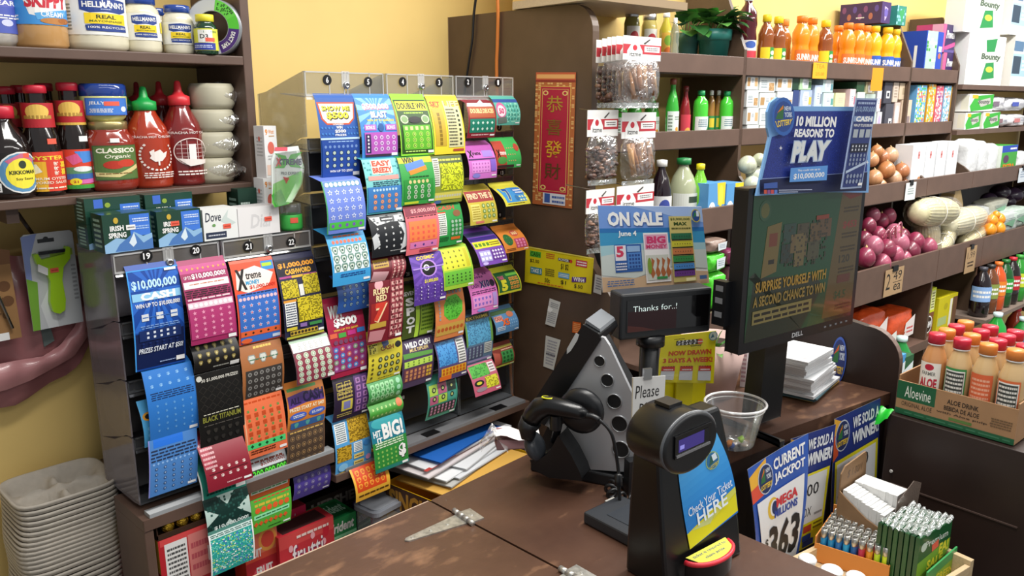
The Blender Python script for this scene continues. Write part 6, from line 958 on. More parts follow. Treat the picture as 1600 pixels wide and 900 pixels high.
b = B(); b.prism([(.03, zq+.03), (MW-.03, zq+.03), (MW-.05, zq+MH-.04), (.05, zq+MH-.04)], 'y', .030, .060, FRM)
b.box(-.016, .0, .022, .050, zq+.05, zq+.13, FRM); [b.box(-.0165, -.016, .028, .044, zq+z_, zq+z_+.010, mat('#7a7c80', .4)) for z_ in (.065, .090, .112)]; b.obj('rear_cover', t)
def dim(c): return mat(c, .22, emit=.15, coat=.3)
b = B(); b.front(.014, MW-.012, -.0006, zq+.020, zq+MH-.012, [P((0, .0), (.8, 0), (.72, 1), (0, 1), c=dim('#163a22')), P((0, .55), (.05, .52), (.0, 1), (.5, 1), (.68, .72), (.6, .62), c=dim('#1d2418')), P((.80, .0), (1, 0), (1, .97), (.70, .97), c=dim('#4a3c20')), P((.80, 0), (1, 0), (1, .08), (.88, .10), (.8, .06), c=dim('#5a1c10')), *[('t', s, x0, y0, x1, y1, dim(c), 1.2) for s, x0, y0, x1, y1, c in (('$453', .83, .26, .97, .32, '#6a2420'), ('120', .82, .51, .93, .57, '#2a2418'), ('$4.5', .80, .78, .92, .85, '#1f3a20'))], *[('l', .82, y, .98, y+.05, 2, dim('#2f2414')) for y in (.15, .34, .44, .60, .88)], R(.82, .66, .95, .72, dim('#4a2418')), E(.1, .11, .05, .07, dim('#24402a')), E(.1, .11, .035, .05, dim('#4a4a24')), P((.13, .22), (.25, .20), (.23, .54), (.10, .57), c=dim('#5a4c28')), R(.15, .27, .22, .36, dim('#5a2c1c')), R(.155, .45, .205, .48, dim('#1a1810')), *[R(x, y, x+.11, y+.13, dim(c)) for x, y, c in ((.27, .22, '#22342c'), (.39, .23, '#3a3424'), (.51, .24, '#4a3a22'), (.26, .36, '#1f2a24'), (.38, .34, '#4f4228'), (.50, .37, '#3a3826'), (.60, .22, '#4a3824'), (.34, .30, '#54452a'))], R(.38, .30, .47, .53, dim('#564a2c')), ('n', .26, .22, .68, .54, 22, 16, dim('#2a261a'), .3), R(.56, .19, .68, .22, dim('#6a2a18')), ('t', 'SURPRISE YOURSELF WITH', .06, .59, .70, .665, dim('#8a6a20'), 1.4), ('t', 'A SECOND CHANCE TO WIN', .05, .69, .70, .765, dim('#7a6430'), 1.4), R(.05, .79, .58, .885, dim('#6a6038')), ('l', .06, .80, .56, .88, 2, dim('#1a1810'))], dim('#14201a'), eps=.00003)
b.front(MW*.42, MW*.54, -.0006, zq+.006, zq+.015, [T('DELL', .1, .0, .9, 1, '#b8babc', 1)]); [b.box(MW*.72+.018*i, MW*.72+.018*i+.006, -.001, 0, zq+.008, zq+.011, mat('#6a6c70')) for i in range(5)]; b.obj('screen', t, label='dim green screen with yellow wording')
b = B(); b.prism([(.045, zq+.09), (.078, zq+.07), (.092, .014), (.050, .014)], 'x', MW*.5-.035, MW*.5+.035, mat('#1a1b1e', .35)); b.obj('stand_neck', t, bevel=.003)
qa = MFR.atz(1224, 689, 1.012); qb = MFR.atz(1170, 668, 1.012)
b = B(); b.prism([(MW*.5-.05, qa.y), (qa.x-.01, qa.y), (qa.x, qa.y+.01), (qa.x+.004, .15), (MW*.5-.06, .15)], 'z', .001, .012, mat('#1d1f23', .3)); b.obj('stand_base', t, bevel=.004)
# sign on top of the monitor
def mp_(x, y, b=-.006): q = MFR.aty(x, y, b); return (q.x, q.z)
outl = [(1182, 306), (1202, 214), (1199, 200), (1199, 175), (1204, 160), (1214, 152), (1224, 154), (1232, 166), (1364, 167), (1357, 301), (1280, 300)]
sg = [mp_(*p) for p in outl]; ox, oz = mp_(1270, 300)
t = thing('monitor_sign', 'blue cardboard sign reading 10 MILLION REASONS TO PLAY on top of the monitor', 'sign', MFR.w(ox, -.006, oz), MFR.yaw)
b = B(); b.prism([(x-ox, z-oz) for x, z in sg], 'y', 0, .004, mat('#7fb0e4', .4))
def mps(x, y, e): q = mp_(x, y); return V((q[0]-ox, -e-.0004, q[1]-oz))
def PX_(*pts, c): return ('p', list(pts), c)
def qt(s, tl, tr, br, bl, c, bold=1, it=0):
    gv, gf, _ = glyphs(s, bold, it); o_ = []
    pts = [(tl[0]*(1-x)*(1-y)+tr[0]*x*(1-y)+br[0]*x*y+bl[0]*(1-x)*y, tl[1]*(1-x)*(1-y)+tr[1]*x*(1-y)+br[1]*x*y+bl[1]*(1-x)*y) for x, y in gv]
    return ('P', pts, gf, c)
def artq(b, mp, ops, eps=.00003):
    for k, op in enumerate(ops):
        if op[0] == 'P': b.add([mp(x, y, (k+1)*eps) for x, y in op[1]], op[2], op[3])
        else: b.art(mp, [op], k0=k+1, eps=eps)
NAVY = mat('#26378a', .4, noise=.35, nscale=420)
rn = random.Random(3)
artq(b, mps, [PX_((1187, 296), (1206, 214), (1234, 205), (1236, 174), (1358, 173), (1353, 298), (1260, 300), (1187, 303), c=NAVY), PX_((1187, 281), (1355, 269), (1353, 298), (1187, 303), c='#16204a'), PX_((1190, 279), (1355, 268), (1355, 269), (1190, 280), c='#8fa0c8'),
 *[PX_((x, y), (x+.9, y+.6), (x+.1, y+1.2), c=['#4a62b8', '#7a90d8', '#16204a'][i % 3]) for i, (x, y) in enumerate([(rn.uniform(1212, 1350), rn.uniform(178, 268)) for _ in range(260)])],
 qt('10 MILLION', (1239, 181), (1301, 182), (1299, 199), (1237, 197), WH, 2), qt('REASONS TO', (1236, 201), (1298, 201), (1296, 215), (1234, 214), WH, 2), qt('PLAY', (1234, 219), (1294, 218), (1286, 251), (1228, 255), '#a8bcd8', 4.5), qt('PLAY', (1235, 220.5), (1292, 219.5), (1285, 249.5), (1230, 253), '#d8dcdc', 2.6),
 PX_((1229, 262), (1287, 258), (1285, 281), (1227, 284), c='#5a96dc'), qt('This could win up to', (1240, 264.5), (1275, 262), (1275, 266), (1240, 268.5), WH, .5), qt('$10,000,000', (1234, 271), (1282, 268), (1281, 277), (1233, 281), WH, 1),
 PX_(*[(1217.5+17.5*cos(i*pi/10), 182+30*sin(i*pi/10)) for i in range(20)], c='#2f62b0'), PX_(*[(1217.5+14.5*cos(i*pi/10), 182+24*sin(i*pi/10)) for i in range(20)], c='#24488f'), PX_((1205, 186), (1212, 168), (1218, 164), (1217, 186), c='#2f6a3a'), PX_((1207, 177), (1217, 164), (1217, 170), c='#d8742a'), qt('NEW', (1219, 166), (1229, 166), (1230, 173), (1219, 173), '#d8e4f0', 1), qt('YORK', (1219, 175), (1231, 175), (1231, 183), (1219, 183), '#d8e4f0', 1), qt('LOTTERY', (1204, 189), (1232, 185), (1229, 194), (1208, 199), '#e8c84a', 1.6),
 PX_((1187, 286), (1208, 284), (1208, 293), (1187, 294), c='#3a5aa8'), *[PX_((1187+5.4*i, 296), (1191.5+5.4*i, 296), (1191.5+5.4*i, 302), (1187+5.4*i, 302), c=c) for i, c in enumerate(('#c8503a', '#8a4a8a', '#c84a4a', '#5a7ac8'))], PX_((1210, 296), (1262, 295), (1262, 296.2), (1210, 297), c='#b8c0d8'), PX_((1210, 299), (1240, 298.6), (1240, 299.6), (1210, 300), c='#b8c0d8'),
 *[PX_((x, y-4), (x+.7, y-.7), (x+3, y), (x+.7, y+.7), (x, y+4), (x-.7, y+.7), (x-3, y), (x-.7, y-.7), c=WH) for x, y in ((1213, 231), (1348, 253))]])
b.obj('board', t, bevel=.0008)
tk = [(1320, 153), (1354, 154), (1329, 292), (1297, 294)]
b = B(); L2 = [(mps(x, y, 0).x, mps(x, y, 0).z) for x, y in tk]; b.prism(L2, 'y', -.022, -.0205, mat('#9fb0d0', .4))
def mpt(u, v, e): p = [(tk[0][k]*(1-u)+tk[1][k]*u)*(1-v)+(tk[3][k]*(1-u)+tk[2][k]*u)*v for k in (0, 1)]; return mps(p[0], p[1], 0)+V((0, -.022-e, 0))
b.art(mpt, [R(.05, .02, .95, .98, '#2a3a78'), L(.1, .03, .9, .08, 1, '#9fb0d0'), T('$10,000,000', .06, .09, .94, .16, '#8fa6c8', 1.2), R(.02, .2, .98, .26, '#7f96c0'), T('CASH', .14, .2, .9, .26, WH, 1.8), T('WIN UP TO $10,000,000!', .08, .285, .95, .32, WH, .8), G('#', 3, 1, .08, .33, .95, .45, '#a8b0b8', .75), R(.1, .50, .92, .6, '#141a34'), G('#', 5, 2, .12, .51, .9, .59, '#d8dce4', .55), G('o', 5, 3, .1, .61, .9, .75, '#8a96b0', .8), P((.06, .80), (.94, .70), (.94, .73), (.06, .83), c='#b8c8e0'), G('o', 5, 2, .1, .83, .9, .95, '#8a96b0', .8), R(.75, .94, .95, .97, WH)]); b.obj('ticket_panel', t, label='dark blue ticket picture')
# pile of ticket slips, lottery badge, cards behind
q0 = MF.atz(1258, 634, 1.0)
z = 1.001; rn = random.Random(2)
for i in range(18):
    kind = 'amber folder' if i == 0 else 'green booklet' if i < 3 else 'white play slip pad'
    c = '#d8b060' if i == 0 else '#35525a' if i < 3 else '#d6d8da'
    th_ = .004 if i < 3 else .0062; w_, d_ = (.17, .135) if i < 4 else (.15, .115) if i < 11 else (.135, .10)
    b = B(); b.box(-w_/2, w_/2, -d_/2, d_/2, 0, th_-.0004, mat(c, .6))
    if i == 17: b.topside(-w_/2, w_/2, -d_/2, d_/2, th_-.0004, [L(.1, .1, .9, .9, 6, '#b8bac0')])
    for k in range(2): b.box(-w_/2-.0002, w_/2+.0002, -d_/2-.0002, d_/2+.0002, th_*(.3+.35*k), th_*(.3+.35*k)+.0004, mat('#a8aaae' if i > 2 else c, .6))
    o = b.obj('paper_pad' if i > 2 else 'booklet'); at(o, (1.695-.07*i/17+rn.uniform(-.004, .004), .725-.025*i/17+rn.uniform(-.004, .004), z), radians(6+rn.uniform(-3, 3)+(-7 if i > 10 else 0)))
    tag(o, ('amber folder at the bottom of the pile beside the monitor' if i == 0 else ('green booklet just above the amber folder in the pile' if i == 1 else 'green booklet under the white pads in the pile') if i < 3 else 'topmost white slip pad of the pile beside the monitor' if i == 17 else 'white slip pad inside the pile beside the monitor'), 'paper pad' if i > 2 else 'booklet', 'white slip pads piled beside the monitor' if 3 <= i < 17 else None); z += th_
q1 = MF.atx(1298, 563, 1.797); q2 = MF.atx(1322, 563, 1.797); q3 = MF.atx(1310, 526, 1.797); q4 = MF.atx(1310, 600, 1.797)
bw = abs(q1.y-q2.y)/2; bh = (q3.z-q4.z)/2; cY = (q1.y+q2.y)/2; cZ = (q3.z+q4.z)/2
b = B(); b.prism([(bw*cos(i*pi/14), bh*sin(i*pi/14)) for i in range(28)], 'y', 0, .002, mat('#3a5ab0', .4))
b.art(lambda u, v, e: V((-bw+2*bw*u, -.0002-e, bh-2*bh*v)), [E(.5, .5, .44, .45, '#23306a'), P((.1, .55), (.35, .2), (.5, .15), (.48, .55), c='#2f6a3a'), P((.15, .4), (.48, .15), (.46, .28), c='#c8502a'), T('NEW', .54, .16, .84, .28, '#d8e0ec', 1), T('YORK', .54, .32, .9, .48, '#d8e0ec', 1), P((.08, .6), (.94, .54), (.82, .82), (.2, .86), c='#23306a'), T('LOTTERY', .12, .62, .88, .78, '#e0b83a', 1.4)])
o = b.obj('badge_sign'); at(o, (1.797, cY, cZ), -pi/2); tag(o, 'round blue lottery badge on the low end panel behind the paper pile', 'sign')
for i in range(6):
    px = 1245+13*i; q = MFR.aty(px, 530, .215)
    b = B(); b.box(-.022, .022, 0, .012, 0, .115-.004*(i % 3), mat(['#d8d2d4', '#c8b8bc', '#dcdcdc'][i % 3], .6)); b.leftside(-.022, 0, .012, 0, .1, [L(.1, .1, .9, .9, 8, '#b08a94')])
    o = b.obj('slip_bundle'); at(o, MFR.w(.345+.030*i, .235, 1.001), MFR.yaw+.5); tag(o, 'pinkish white bundle of slips upright behind the paper pile', 'slips', 'upright slip bundles behind the paper pile')

qz = MF.atz(838, 702, 1.0)
t = thing('small_carton', 'small torn white and pink carton at the counter edge behind the scanner cradle', 'carton', (qz.x-.02, qz.y+.045, 1.0), radians(-38))
PKC = mat('#b88a8c', .6)
b = B(); b.box(-.03, .05, -.02, .02, .001, .003, PKC); b.prism([(-.03, .001), (.05, .001), (.046, .018), (-.026, .03)], 'y', .018, .02, PKC); b.prism([(-.03, .001), (.05, .001), (.048, .014), (-.03, .022)], 'y', -.02, -.018, PKC); b.obj('tray', t)
b = B(); b.grid(lambda u, v: V((-.035+.09*u, -.024+.048*v, .030-.012*u+.004*sin(9*u+5*v))), 8, 4, mat('#d8d4d4', .5)); b.obj('lid', t)
b = B(); b.grid(lambda u, v: V((-.06+.05*u, -.03+.05*v, .004+.03*(1-abs(2*u-1))+.006*sin(11*v+5*u))), 8, 6, clear('#ffffff', .2, .2, .1, wrinkle=.8)); b.obj('clear_film', t)
# ================================================================ COUNTER END, POSTERS, CRATE, DISPLAY STAND
EF = Frame((1.80, .545, 0), pi/2)       # plane X = 1.80, local x runs toward the wall
t = thing('low_end_panel', 'low dark brown end panel with a rounded top at the right end of the counter', 'panel', (1.801, .545, 0))
zt_ = 1.150
b = B(); b.prism([(0, 0), (0, zt_-.085)]+[(x, z) for x, z in arc(.075, zt_-.085, .075, 180, 90, 8)]+[(.12, zt_-.003), (.43, zt_+.03), (.43, 0)], 'x', 0, .02, DARK); b.obj('board', t, bevel=.002)
b = B(); b.prism([(-.001, 0), (-.001, zt_-.085)]+[(x, z) for x, z in arc(.075, zt_-.085, .076, 180, 90, 8)]+[(x, z) for x, z in arc(.075, zt_-.085, .070, 90, 180, 8)]+[(.004, 0)], 'x', .0005, .0195, mat('#6a5850', .6)); b.obj('edge_band', t)
CF = Frame((1.346, .648, 0), math.atan2(-.096, .454))
def poster(label, pts, ops, dy, base='#2a3a80', curl=0):
    cc = [CF.aty(x, y, -dy) for x, y in pts]; ox, oz = cc[0].x, cc[0].z
    t = thing('lottery_poster', label, 'poster', CF.w(ox, -dy, oz), CF.yaw)
    def mp(u, v, e):
        p = [cc[0][k]*(1-u)*(1-v)+cc[1][k]*u*(1-v)+cc[2][k]*u*v+cc[3][k]*(1-u)*v for k in (0, 2)]
        return V((p[0]-ox, -e-curl*(sin(pi*v)*.012+(1-u)**2*.012), p[1]-oz))
    b = B(); b.grid(lambda u, v: mp(u, v, 0), 8, 16, mat(base, .4)); b.grid(lambda u, v: mp(1-u, v, -.0008), 8, 16, '#d8d8d8'); b.art(mp, ops, nv=16, du=.125, dv=.0625, eps=.0002); b.obj('sheet', t)
    return t, mp
LOT = lambda cx, cy, rx, ry: [E(cx, cy, rx, ry, '#c8d0dc'), E(cx, cy, rx*.92, ry*.92, '#24305f'), P((cx-rx*.7, cy+ry*.15), (cx-rx*.25, cy-ry*.7), (cx-rx*.05, cy-ry*.75), (cx-rx*.05, cy+ry*.15), c='#2f6a3a'), P((cx-rx*.6, cy-ry*.15), (cx-rx*.1, cy-ry*.75), (cx-rx*.1, cy-ry*.5), c='#d8642a'), T('NEW', cx+rx*.08, cy-ry*.65, cx+rx*.6, cy-ry*.38, '#dfe6ee', 1), T('YORK', cx+rx*.08, cy-ry*.28, cx+rx*.72, cy+ry*.05, '#dfe6ee', 1), T('LOTTERY', cx-rx*.75, cy+ry*.25, cx+rx*.75, cy+ry*.6, '#e0bc3a', 1.6)]
WIN = [R(0, 0, 1, .33, '#24357f'), P((0, .0), (.18, .05), (.12, .16), (0, .2), c='#e0a83a'), P((0, .14), (.1, .12), (.1, .3), (0, .34), c='#c8502a'), *LOT(.18, .16, .15, .125), T('WE SOLD A', .38, .05, .96, .145, '#e8ecf2', 1.6), T('WINNER!', .38, .17, .96, .28, '#e8ecf2', 2)]
poster('blue poster reading WE SOLD A WINNER, furthest right on the counter front', [(1304, 655), (1375.6, 622), (1370, 790), (1296, 850)], WIN+[R(.03, .34, .95, 1, '#e0d41f'), R(.07, .37, .9, .80, '#dcdcdc'), T('$500', .26, .40, .74, .53, '#2a2a2e', .4), T('$1', .1, .62, .2, .7, '#4a4a4e', .2), L(.1, .82, .85, .97, 3, '#c8402a')], .006)
poster('middle blue poster reading SOLD A WINNER, between the two other posters', [(1236, 686), (1306, 663), (1284, 840), (1225, 872)], WIN+[R(.05, .345, .95, 1, '#e0d41f'), R(.05, .365, .89, .78, '#d8d8d8'), T('$200', .12, .44, .72, .56, '#2a2a2e', .4), T('BOX', .3, .64, .58, .72, '#3a3a3e', .1), L(.66, .7, .86, .74, 1, '#8a8a8a'), R(.42, .80, .62, .86, '#b8402a'), L(.66, .79, .9, .86, 2, '#6a5a10'), R(.4, .88, .62, .93, '#2a4a9a'), R(.42, .93, .7, .985, '#2a3a7a')], .016)
tt, mpJ = poster('curved poster reading CURRENT JACKPOT 363 MILLION, leftmost on the counter front', [(1160, 730), (1263, 677), (1238, 905), (1170, 938)], [R(0, 0, 1, .24, '#2f58b0'), P((0, .06), (.3, .0), (.28, .12), (0, .16), c='#e8b03a'), P((0, .15), (.28, .12), (.25, .22), (0, .24), c='#d8503a'), *LOT(.26, .13, .13, .10), T('CURRENT', .40, .035, .93, .11, WH, 1.6), T('JACKPOT', .40, .13, .93, .205, WH, 1.6),
 P((.06, .25), (.92, .235), (.92, .90), (.2, .93), (.1, .6), c='#e6e6e8'), E(.34, .345, .10, .075, '#e0b83a'), E(.36, .345, .075, .055, '#e6e6e8'), E(.37, .345, .055, .045, '#24305f'), T('MEGA', .40, .29, .80, .355, '#c8323a', 2), T('MILLIONS', .36, .365, .80, .42, '#24409a', 1.6), T('$', .17, .53, .23, .60, '#1a1a1c', .8), T('363', .25, .46, .88, .75, '#1a1a1c', 1.3), T('MILLION', .30, .80, .90, .90, '#2a2a2e', .3), R(0, .94, 1, 1, '#2f58b0'), L(.3, .91, .6, .93, 1, '#6a6a70')], .030, '#2f58b0', 1)
# dark display stand under the aloe drinks (turned with the right-hand shelving)
DS = SF
t = thing('display_stand', 'plain dark brown display stand below the carton of aloe drinks', 'stand', SF.w(.03, -.884, 0), SF.yaw)
B().box(0, .62, -.75, .0, 0, .972, DARK).obj('body', t, bevel=.002)
b = B(); b.box(-.003, 0, -.27, -.02, .815, .818, mat('#4a3a34', .5)); b.obj('seam_strip', t)
b = B(); b.lathe([(.004, 0), (.003, .003)], mat('#b8b4ae'), 8); o_ = b.obj('nail', t); o_.location = (-.002, -.02, .845); o_.rotation_euler = (0, -pi/2, 0)
b = B(); b.grid(lambda u, v: V((-.012+.03*v, -.028+.030*u, .004-.040*(1-v)**2*(.3+.7*u)+.002*sin(9*u))), 10, 6, mat('#1fae2c', .35)); o = b.obj('plastic_bag'); at(o, SF.w(.024, -.862, .975), SF.yaw); tag(o, 'bright green plastic sheet sticking out under the aloe carton', 'bag')
# carton of aloe drinks
zA = .9745; a0 = .045; bb0, bb1 = -1.122, -.890
t = thing('drink_carton', 'open brown and green carton holding the aloe drinks', 'carton', SF.w(a0, bb1, zA), SF.yaw)
Wd = bb1-bb0; Dp = .27; KRAFT = mat('#a07a56', .7, noise=.05); GRN = '#1c5a38'
b = B(); b.box(0, Dp, -Wd, 0, 0, .003, KRAFT); b.box(0, .003, -Wd, 0, .003, .074, KRAFT); b.box(Dp-.003, Dp, -Wd, 0, .003, .085, KRAFT); b.box(.003, Dp-.003, -.003, 0, .003, .085, KRAFT); b.box(.003, Dp-.003, -Wd, -Wd+.003, .003, .085, KRAFT)
b.leftside(0, -Wd, 0, 0, .074, [R(0, 0, .34, .55, GRN), T('Aloevine', .07, .12, .30, .46, '#d8dcd0', .2), T('ORIGINAL ALOE', .05, .60, .32, .73, '#4a3a28', .4), T('ALOE DRINK', .44, .20, .70, .34, '#2a2018', 1), T('BEBIDA DE ALOE', .42, .40, .71, .53, '#2a2018', .8), T('with Aloe pulp', .36, .58, .78, .66, '#3a2c20', .5), R(.47, .71, .66, .79, '#5a7a3a'), L(.80, .38, .97, .66, 4, '#6a5238'), R(0, .83, 1, 1, GRN), L(.03, .88, .97, .95, 1, '#3f7a58')]); b.obj('carton_body', t)
# aloe bottles: four rows of four
ALB = [(0, 0), (.92, 0), (1, .03), (1, .66), (.97, .70), (.72, .81), (.58, .855), (.58, .87)]
LIQ = mat('#c9a878', .12, coat=.5); LIQ2 = mat('#c48a58', .12, coat=.5)
CAPS = [['#c8243c', '#c8243c', '#e0843a', '#e0843a'], ['#e0843a', '#e0843a', '#c8243c', '#c8243c'], ['#c8243c', '#c8243c', '#c8243c', '#c8243c'], ['#e0843a', '#c8243c', '#c8243c', '#e0843a']]
NUT = lambda bd: [R(0, 0, 1, 1, bd), R(.06, .05, .94, .95, '#e6e4dc'), R(.1, .08, .9, .92, '#3a3e3a'), L(.13, .1, .87, .9, 9, '#dcdad2')]
LABS = [[R(0, 0, 1, 1, '#ece6dc'), E(.5, .10, .2, .07, '#b8243a'), T('FARMER', .2, .2, .8, .28, '#5a5a50', .3), T('ALOE', .12, .34, .88, .56, '#b8243a', 2), T('VERA', .12, .62, .88, .84, '#2a2a2a', 2)], NUT('#3a8a4a'), [R(0, 0, 1, 1, '#d8643a'), L(.1, .08, .9, .92, 9, '#e8a88a')], NUT('#d86a3a')]
pit = .0495; RB = .0242; HB = .180
al = None
for i in range(4):
    for j in range(4):
        p = SF.w(a0+.033+i*pit, -.945-j*pit, zA+.0035)
        lb = 'aloe drink with %s cap in the carton, %s row, %s bottle' % ('red' if CAPS[i][j] == '#c8243c' else 'orange', ('front', 'second', 'third', 'back')[i], ('leftmost', 'second', 'third', 'rightmost')[j])
        t = thing('drink_bottle', lb, 'bottle', p, SF.yaw, 'aloe drinks in the carton')
        vparts(t, RB, HB, [('bottle', ALB, LIQ2 if (i, j) == (0, 0) else LIQ), ('cap_ring', [(.60, .868), (.66, .87), (.66, .885), (.60, .886)], WHITE), ('cap', [(.64, .886), (.68, .888), (.68, .985), (.64, 1), (0, 1)], mat(CAPS[i][j], .4))], [('label', 1.0, .12, .67, -52, 52, LABS[j], None)] if i == 0 else [], -178)
        if i: B().wrap(RB+.0005, HB*.12, HB*.67, pi*.55, pi*1.45, [], '#dcd8cc').obj('label', t)
# ---------------------------------------------------------------- wooden crate in front of the counter with lighters, papers, packs and pumps
cz = .735
KC = Frame(CF.w(0, -.06, 0), CF.yaw)
def kz(x, y, z): return KC.atz(x, y, z)
t = thing('wooden_crate', 'pale wooden crate in front of the counter holding lighters and packs', 'crate', KC.w(0, 0, cz), KC.yaw)
WOOD = mat('#c8b08a', .6, noise=.10, nscale=30, stretch=(1, 8, 8))
c2 = kz(1509, 868, cz+.055); cx1 = c2.x; cy0 = c2.y-.016
b = B(); b.box(-.06, cx1, cy0, 0, -.008, 0, WOOD); b.obj('floor_board', t)
b = B(); b.box(cx1-.012, cx1, cy0, 0, 0, .055, WOOD); b.obj('end_board', t, bevel=.001)
b = B(); b.box(-.06, cx1-.0125, cy0, cy0+.01, 0, .045, WOOD); b.obj('front_board', t, bevel=.001)
b = B(); b.box(-.06, cx1-.0125, -.01, 0, 0, .03, WOOD); b.obj('back_board', t)
for x in (-.04, cx1-.02):
    for y in (cy0+.03, -.02): B().box(x-.012, x+.012, y-.012, y+.012, -cz, -.0085, WOOD).obj('leg', t)
# lighter box
LB = Frame(KC.w(0, 0, 0), KC.yaw)
l0 = kz(1276, 838, cz+.055); l1 = kz(1390, 873, cz+.055)
ux = V((l1.x-l0.x, l1.y-l0.y, 0)); Lx = ux.length; ang = KC.yaw+math.atan2(ux.y, ux.x)
bp = KC.w(l0.x, l0.y, 0); LF = Frame(bp, ang); Ly = .115
lt = thing('lighter_box', 'orange cardboard tray full of lighters in the crate', 'box', LF.w(0, 0, cz+.001), ang)
ORG = mat('#d88a3e', .6)
b = B(); b.box(0, Lx, -.001, Ly, 0, .002, ORG); b.box(0, Lx, -.002, 0, .002, .040, ORG); b.box(-.002, 0, -.002, Ly, .002, .055, ORG); b.box(Lx, Lx+.002, -.002, Ly, .002, .038, ORG); b.box(0, Lx, Ly, Ly+.002, .002, .074, ORG); b.obj('tray', lt)
cols = ['#2a86b8', '#2a6aa8', '#2f9ac8', '#1f5a98', '#b8324a', '#e0902a', '#b8d42a', '#c8d82a']
protos = {}
nx, ny = 9, 5; sxp = (Lx-.006)/nx; syp = (Ly-.004)/ny; rn = random.Random(4)
MET = mat('#c4c2bc', .28, .9)
for j in range(ny):
    for i in range(nx):
        c = cols[min(7, i*8//nx)] if j == 0 else cols[rn.randrange(4)] if i < 5 else cols[4+rn.randrange(4)]
        p = LF.w(.004+sxp*(i+.5), .002+syp*(j+.5), cz+.0045)
        lab = 'lighter in the orange tray, %s row, %s from the left' % (('front', 'second', 'middle', 'fourth', 'back')[j], ('first', 'second', 'third', 'fourth', 'fifth', 'sixth', 'seventh', 'eighth', 'ninth')[i])
        if c not in protos:
            t = thing('lighter', lab, 'lighter', p, ang+pi/2, 'lighters in the orange tray'); protos[c] = t
            r = min(sxp, syp*.6)*.5; e = min(1.7, syp/sxp*.96)
            B().lathe([(r*.92, 0), (r*.98, .002), (r*.98, .052), (r*.9, .053)], mat(c, .15, coat=.5), 12, sx=1.0 if e < 1 else e*.98, sy=.95).obj('body', t)
            b = B(); b.lathe([(r*.92, .049), (r*.98, .050), (r*.98, .066), (r*.70, .067), (r*.6, .061)], MET, 12, sx=1.55, sy=.97); b.obj('hood', t)
            b = B(); b.T = M4.Translation((r*.5, 0, .066)) @ M4.Rotation(pi/2, 4, 'X'); b.lathe([(r*.42, -r*.4), (r*.42, r*.4)], mat('#6a6864', .4, .8), 10); b.obj('spark_wheel', t)
        else: dup(protos[c], p, None, lab, 'lighters in the orange tray')
# cardboard box with white booklets
ha = kz(1383, 827, cz+.078); hb = kz(1313, 770, cz+.118); dv_ = V((hb.x-ha.x, hb.y-ha.y, 0)); HL = dv_.length; HF = Frame(KC.w(ha.x, ha.y, 0), KC.yaw+math.atan2(dv_.y, dv_.x)-pi/2)
t = thing('cardboard_box', 'torn brown cardboard box with white booklets, behind the lighters', 'box', HF.w(0, 0, cz+.001), HF.yaw)
CB = mat('#8a6a4a', .75, noise=.06)
b = B(); b.prism([(-.012, 0), (HL, 0), (HL, .122), (HL*.86, .112), (HL*.4, .085), (.012, .076), (-.003, .092), (-.012, .070)], 'x', -.004, -.001, CB); b.obj('side_wall', t)
b = B(); b.prism([(-.004, 0), (.105, 0), (.105, .125), (.100, .175), (.094, .18), (.012, .172), (-.002, .158)], 'y', HL, HL+.003, CB); b.plane((.012, HL-.0002, .165), (.08, 0, 0), (0, 0, -.03), (0, -1, 0), [T('$ 1.00/1', .15, .2, .9, .85, '#5a4430', -.2, .2)]); b.obj('back_flap', t, label='back flap with handwritten price')
b = B(); b.box(-.001, .105, -.012, HL, 0, .002, CB); b.box(-.001, .105, -.015, -.012, 0, .05, CB); b.box(.105, .108, -.012, HL+.003, 0, .07, CB); b.obj('box_floor', t)
PW = mat('#dcdcda', .6); PW2 = mat('#b8b6b2', .7)
wb = None; rn = random.Random(8); NB = 11
for r_ in range(2):
    for i in range(NB):
        lab = 'white booklet in the brown box, %s row' % ('left lower' if r_ == 0 else 'right upper')
        if wb is None: b = B(); b.box(0, .046, 0, .0090, 0, .092, PW); b.box(.001, .045, .0090, .0096, .002, .090, PW2); wb = b.obj('paper_booklet'); c = wb
        else: c = wb.copy(); COL.objects.link(c)
        c.location = HF.w(.001+.0485*r_, .004+(HL-.010)/NB*i, cz+.0045+(.034 if r_ else .008)+.0022*i*(1-r_)); c.rotation_euler = (0, radians(rn.uniform(-1, 1)), HF.yaw); tag(c, lab, 'booklet', 'white booklets in the brown box, %s row' % ('left' if r_ == 0 else 'right'))
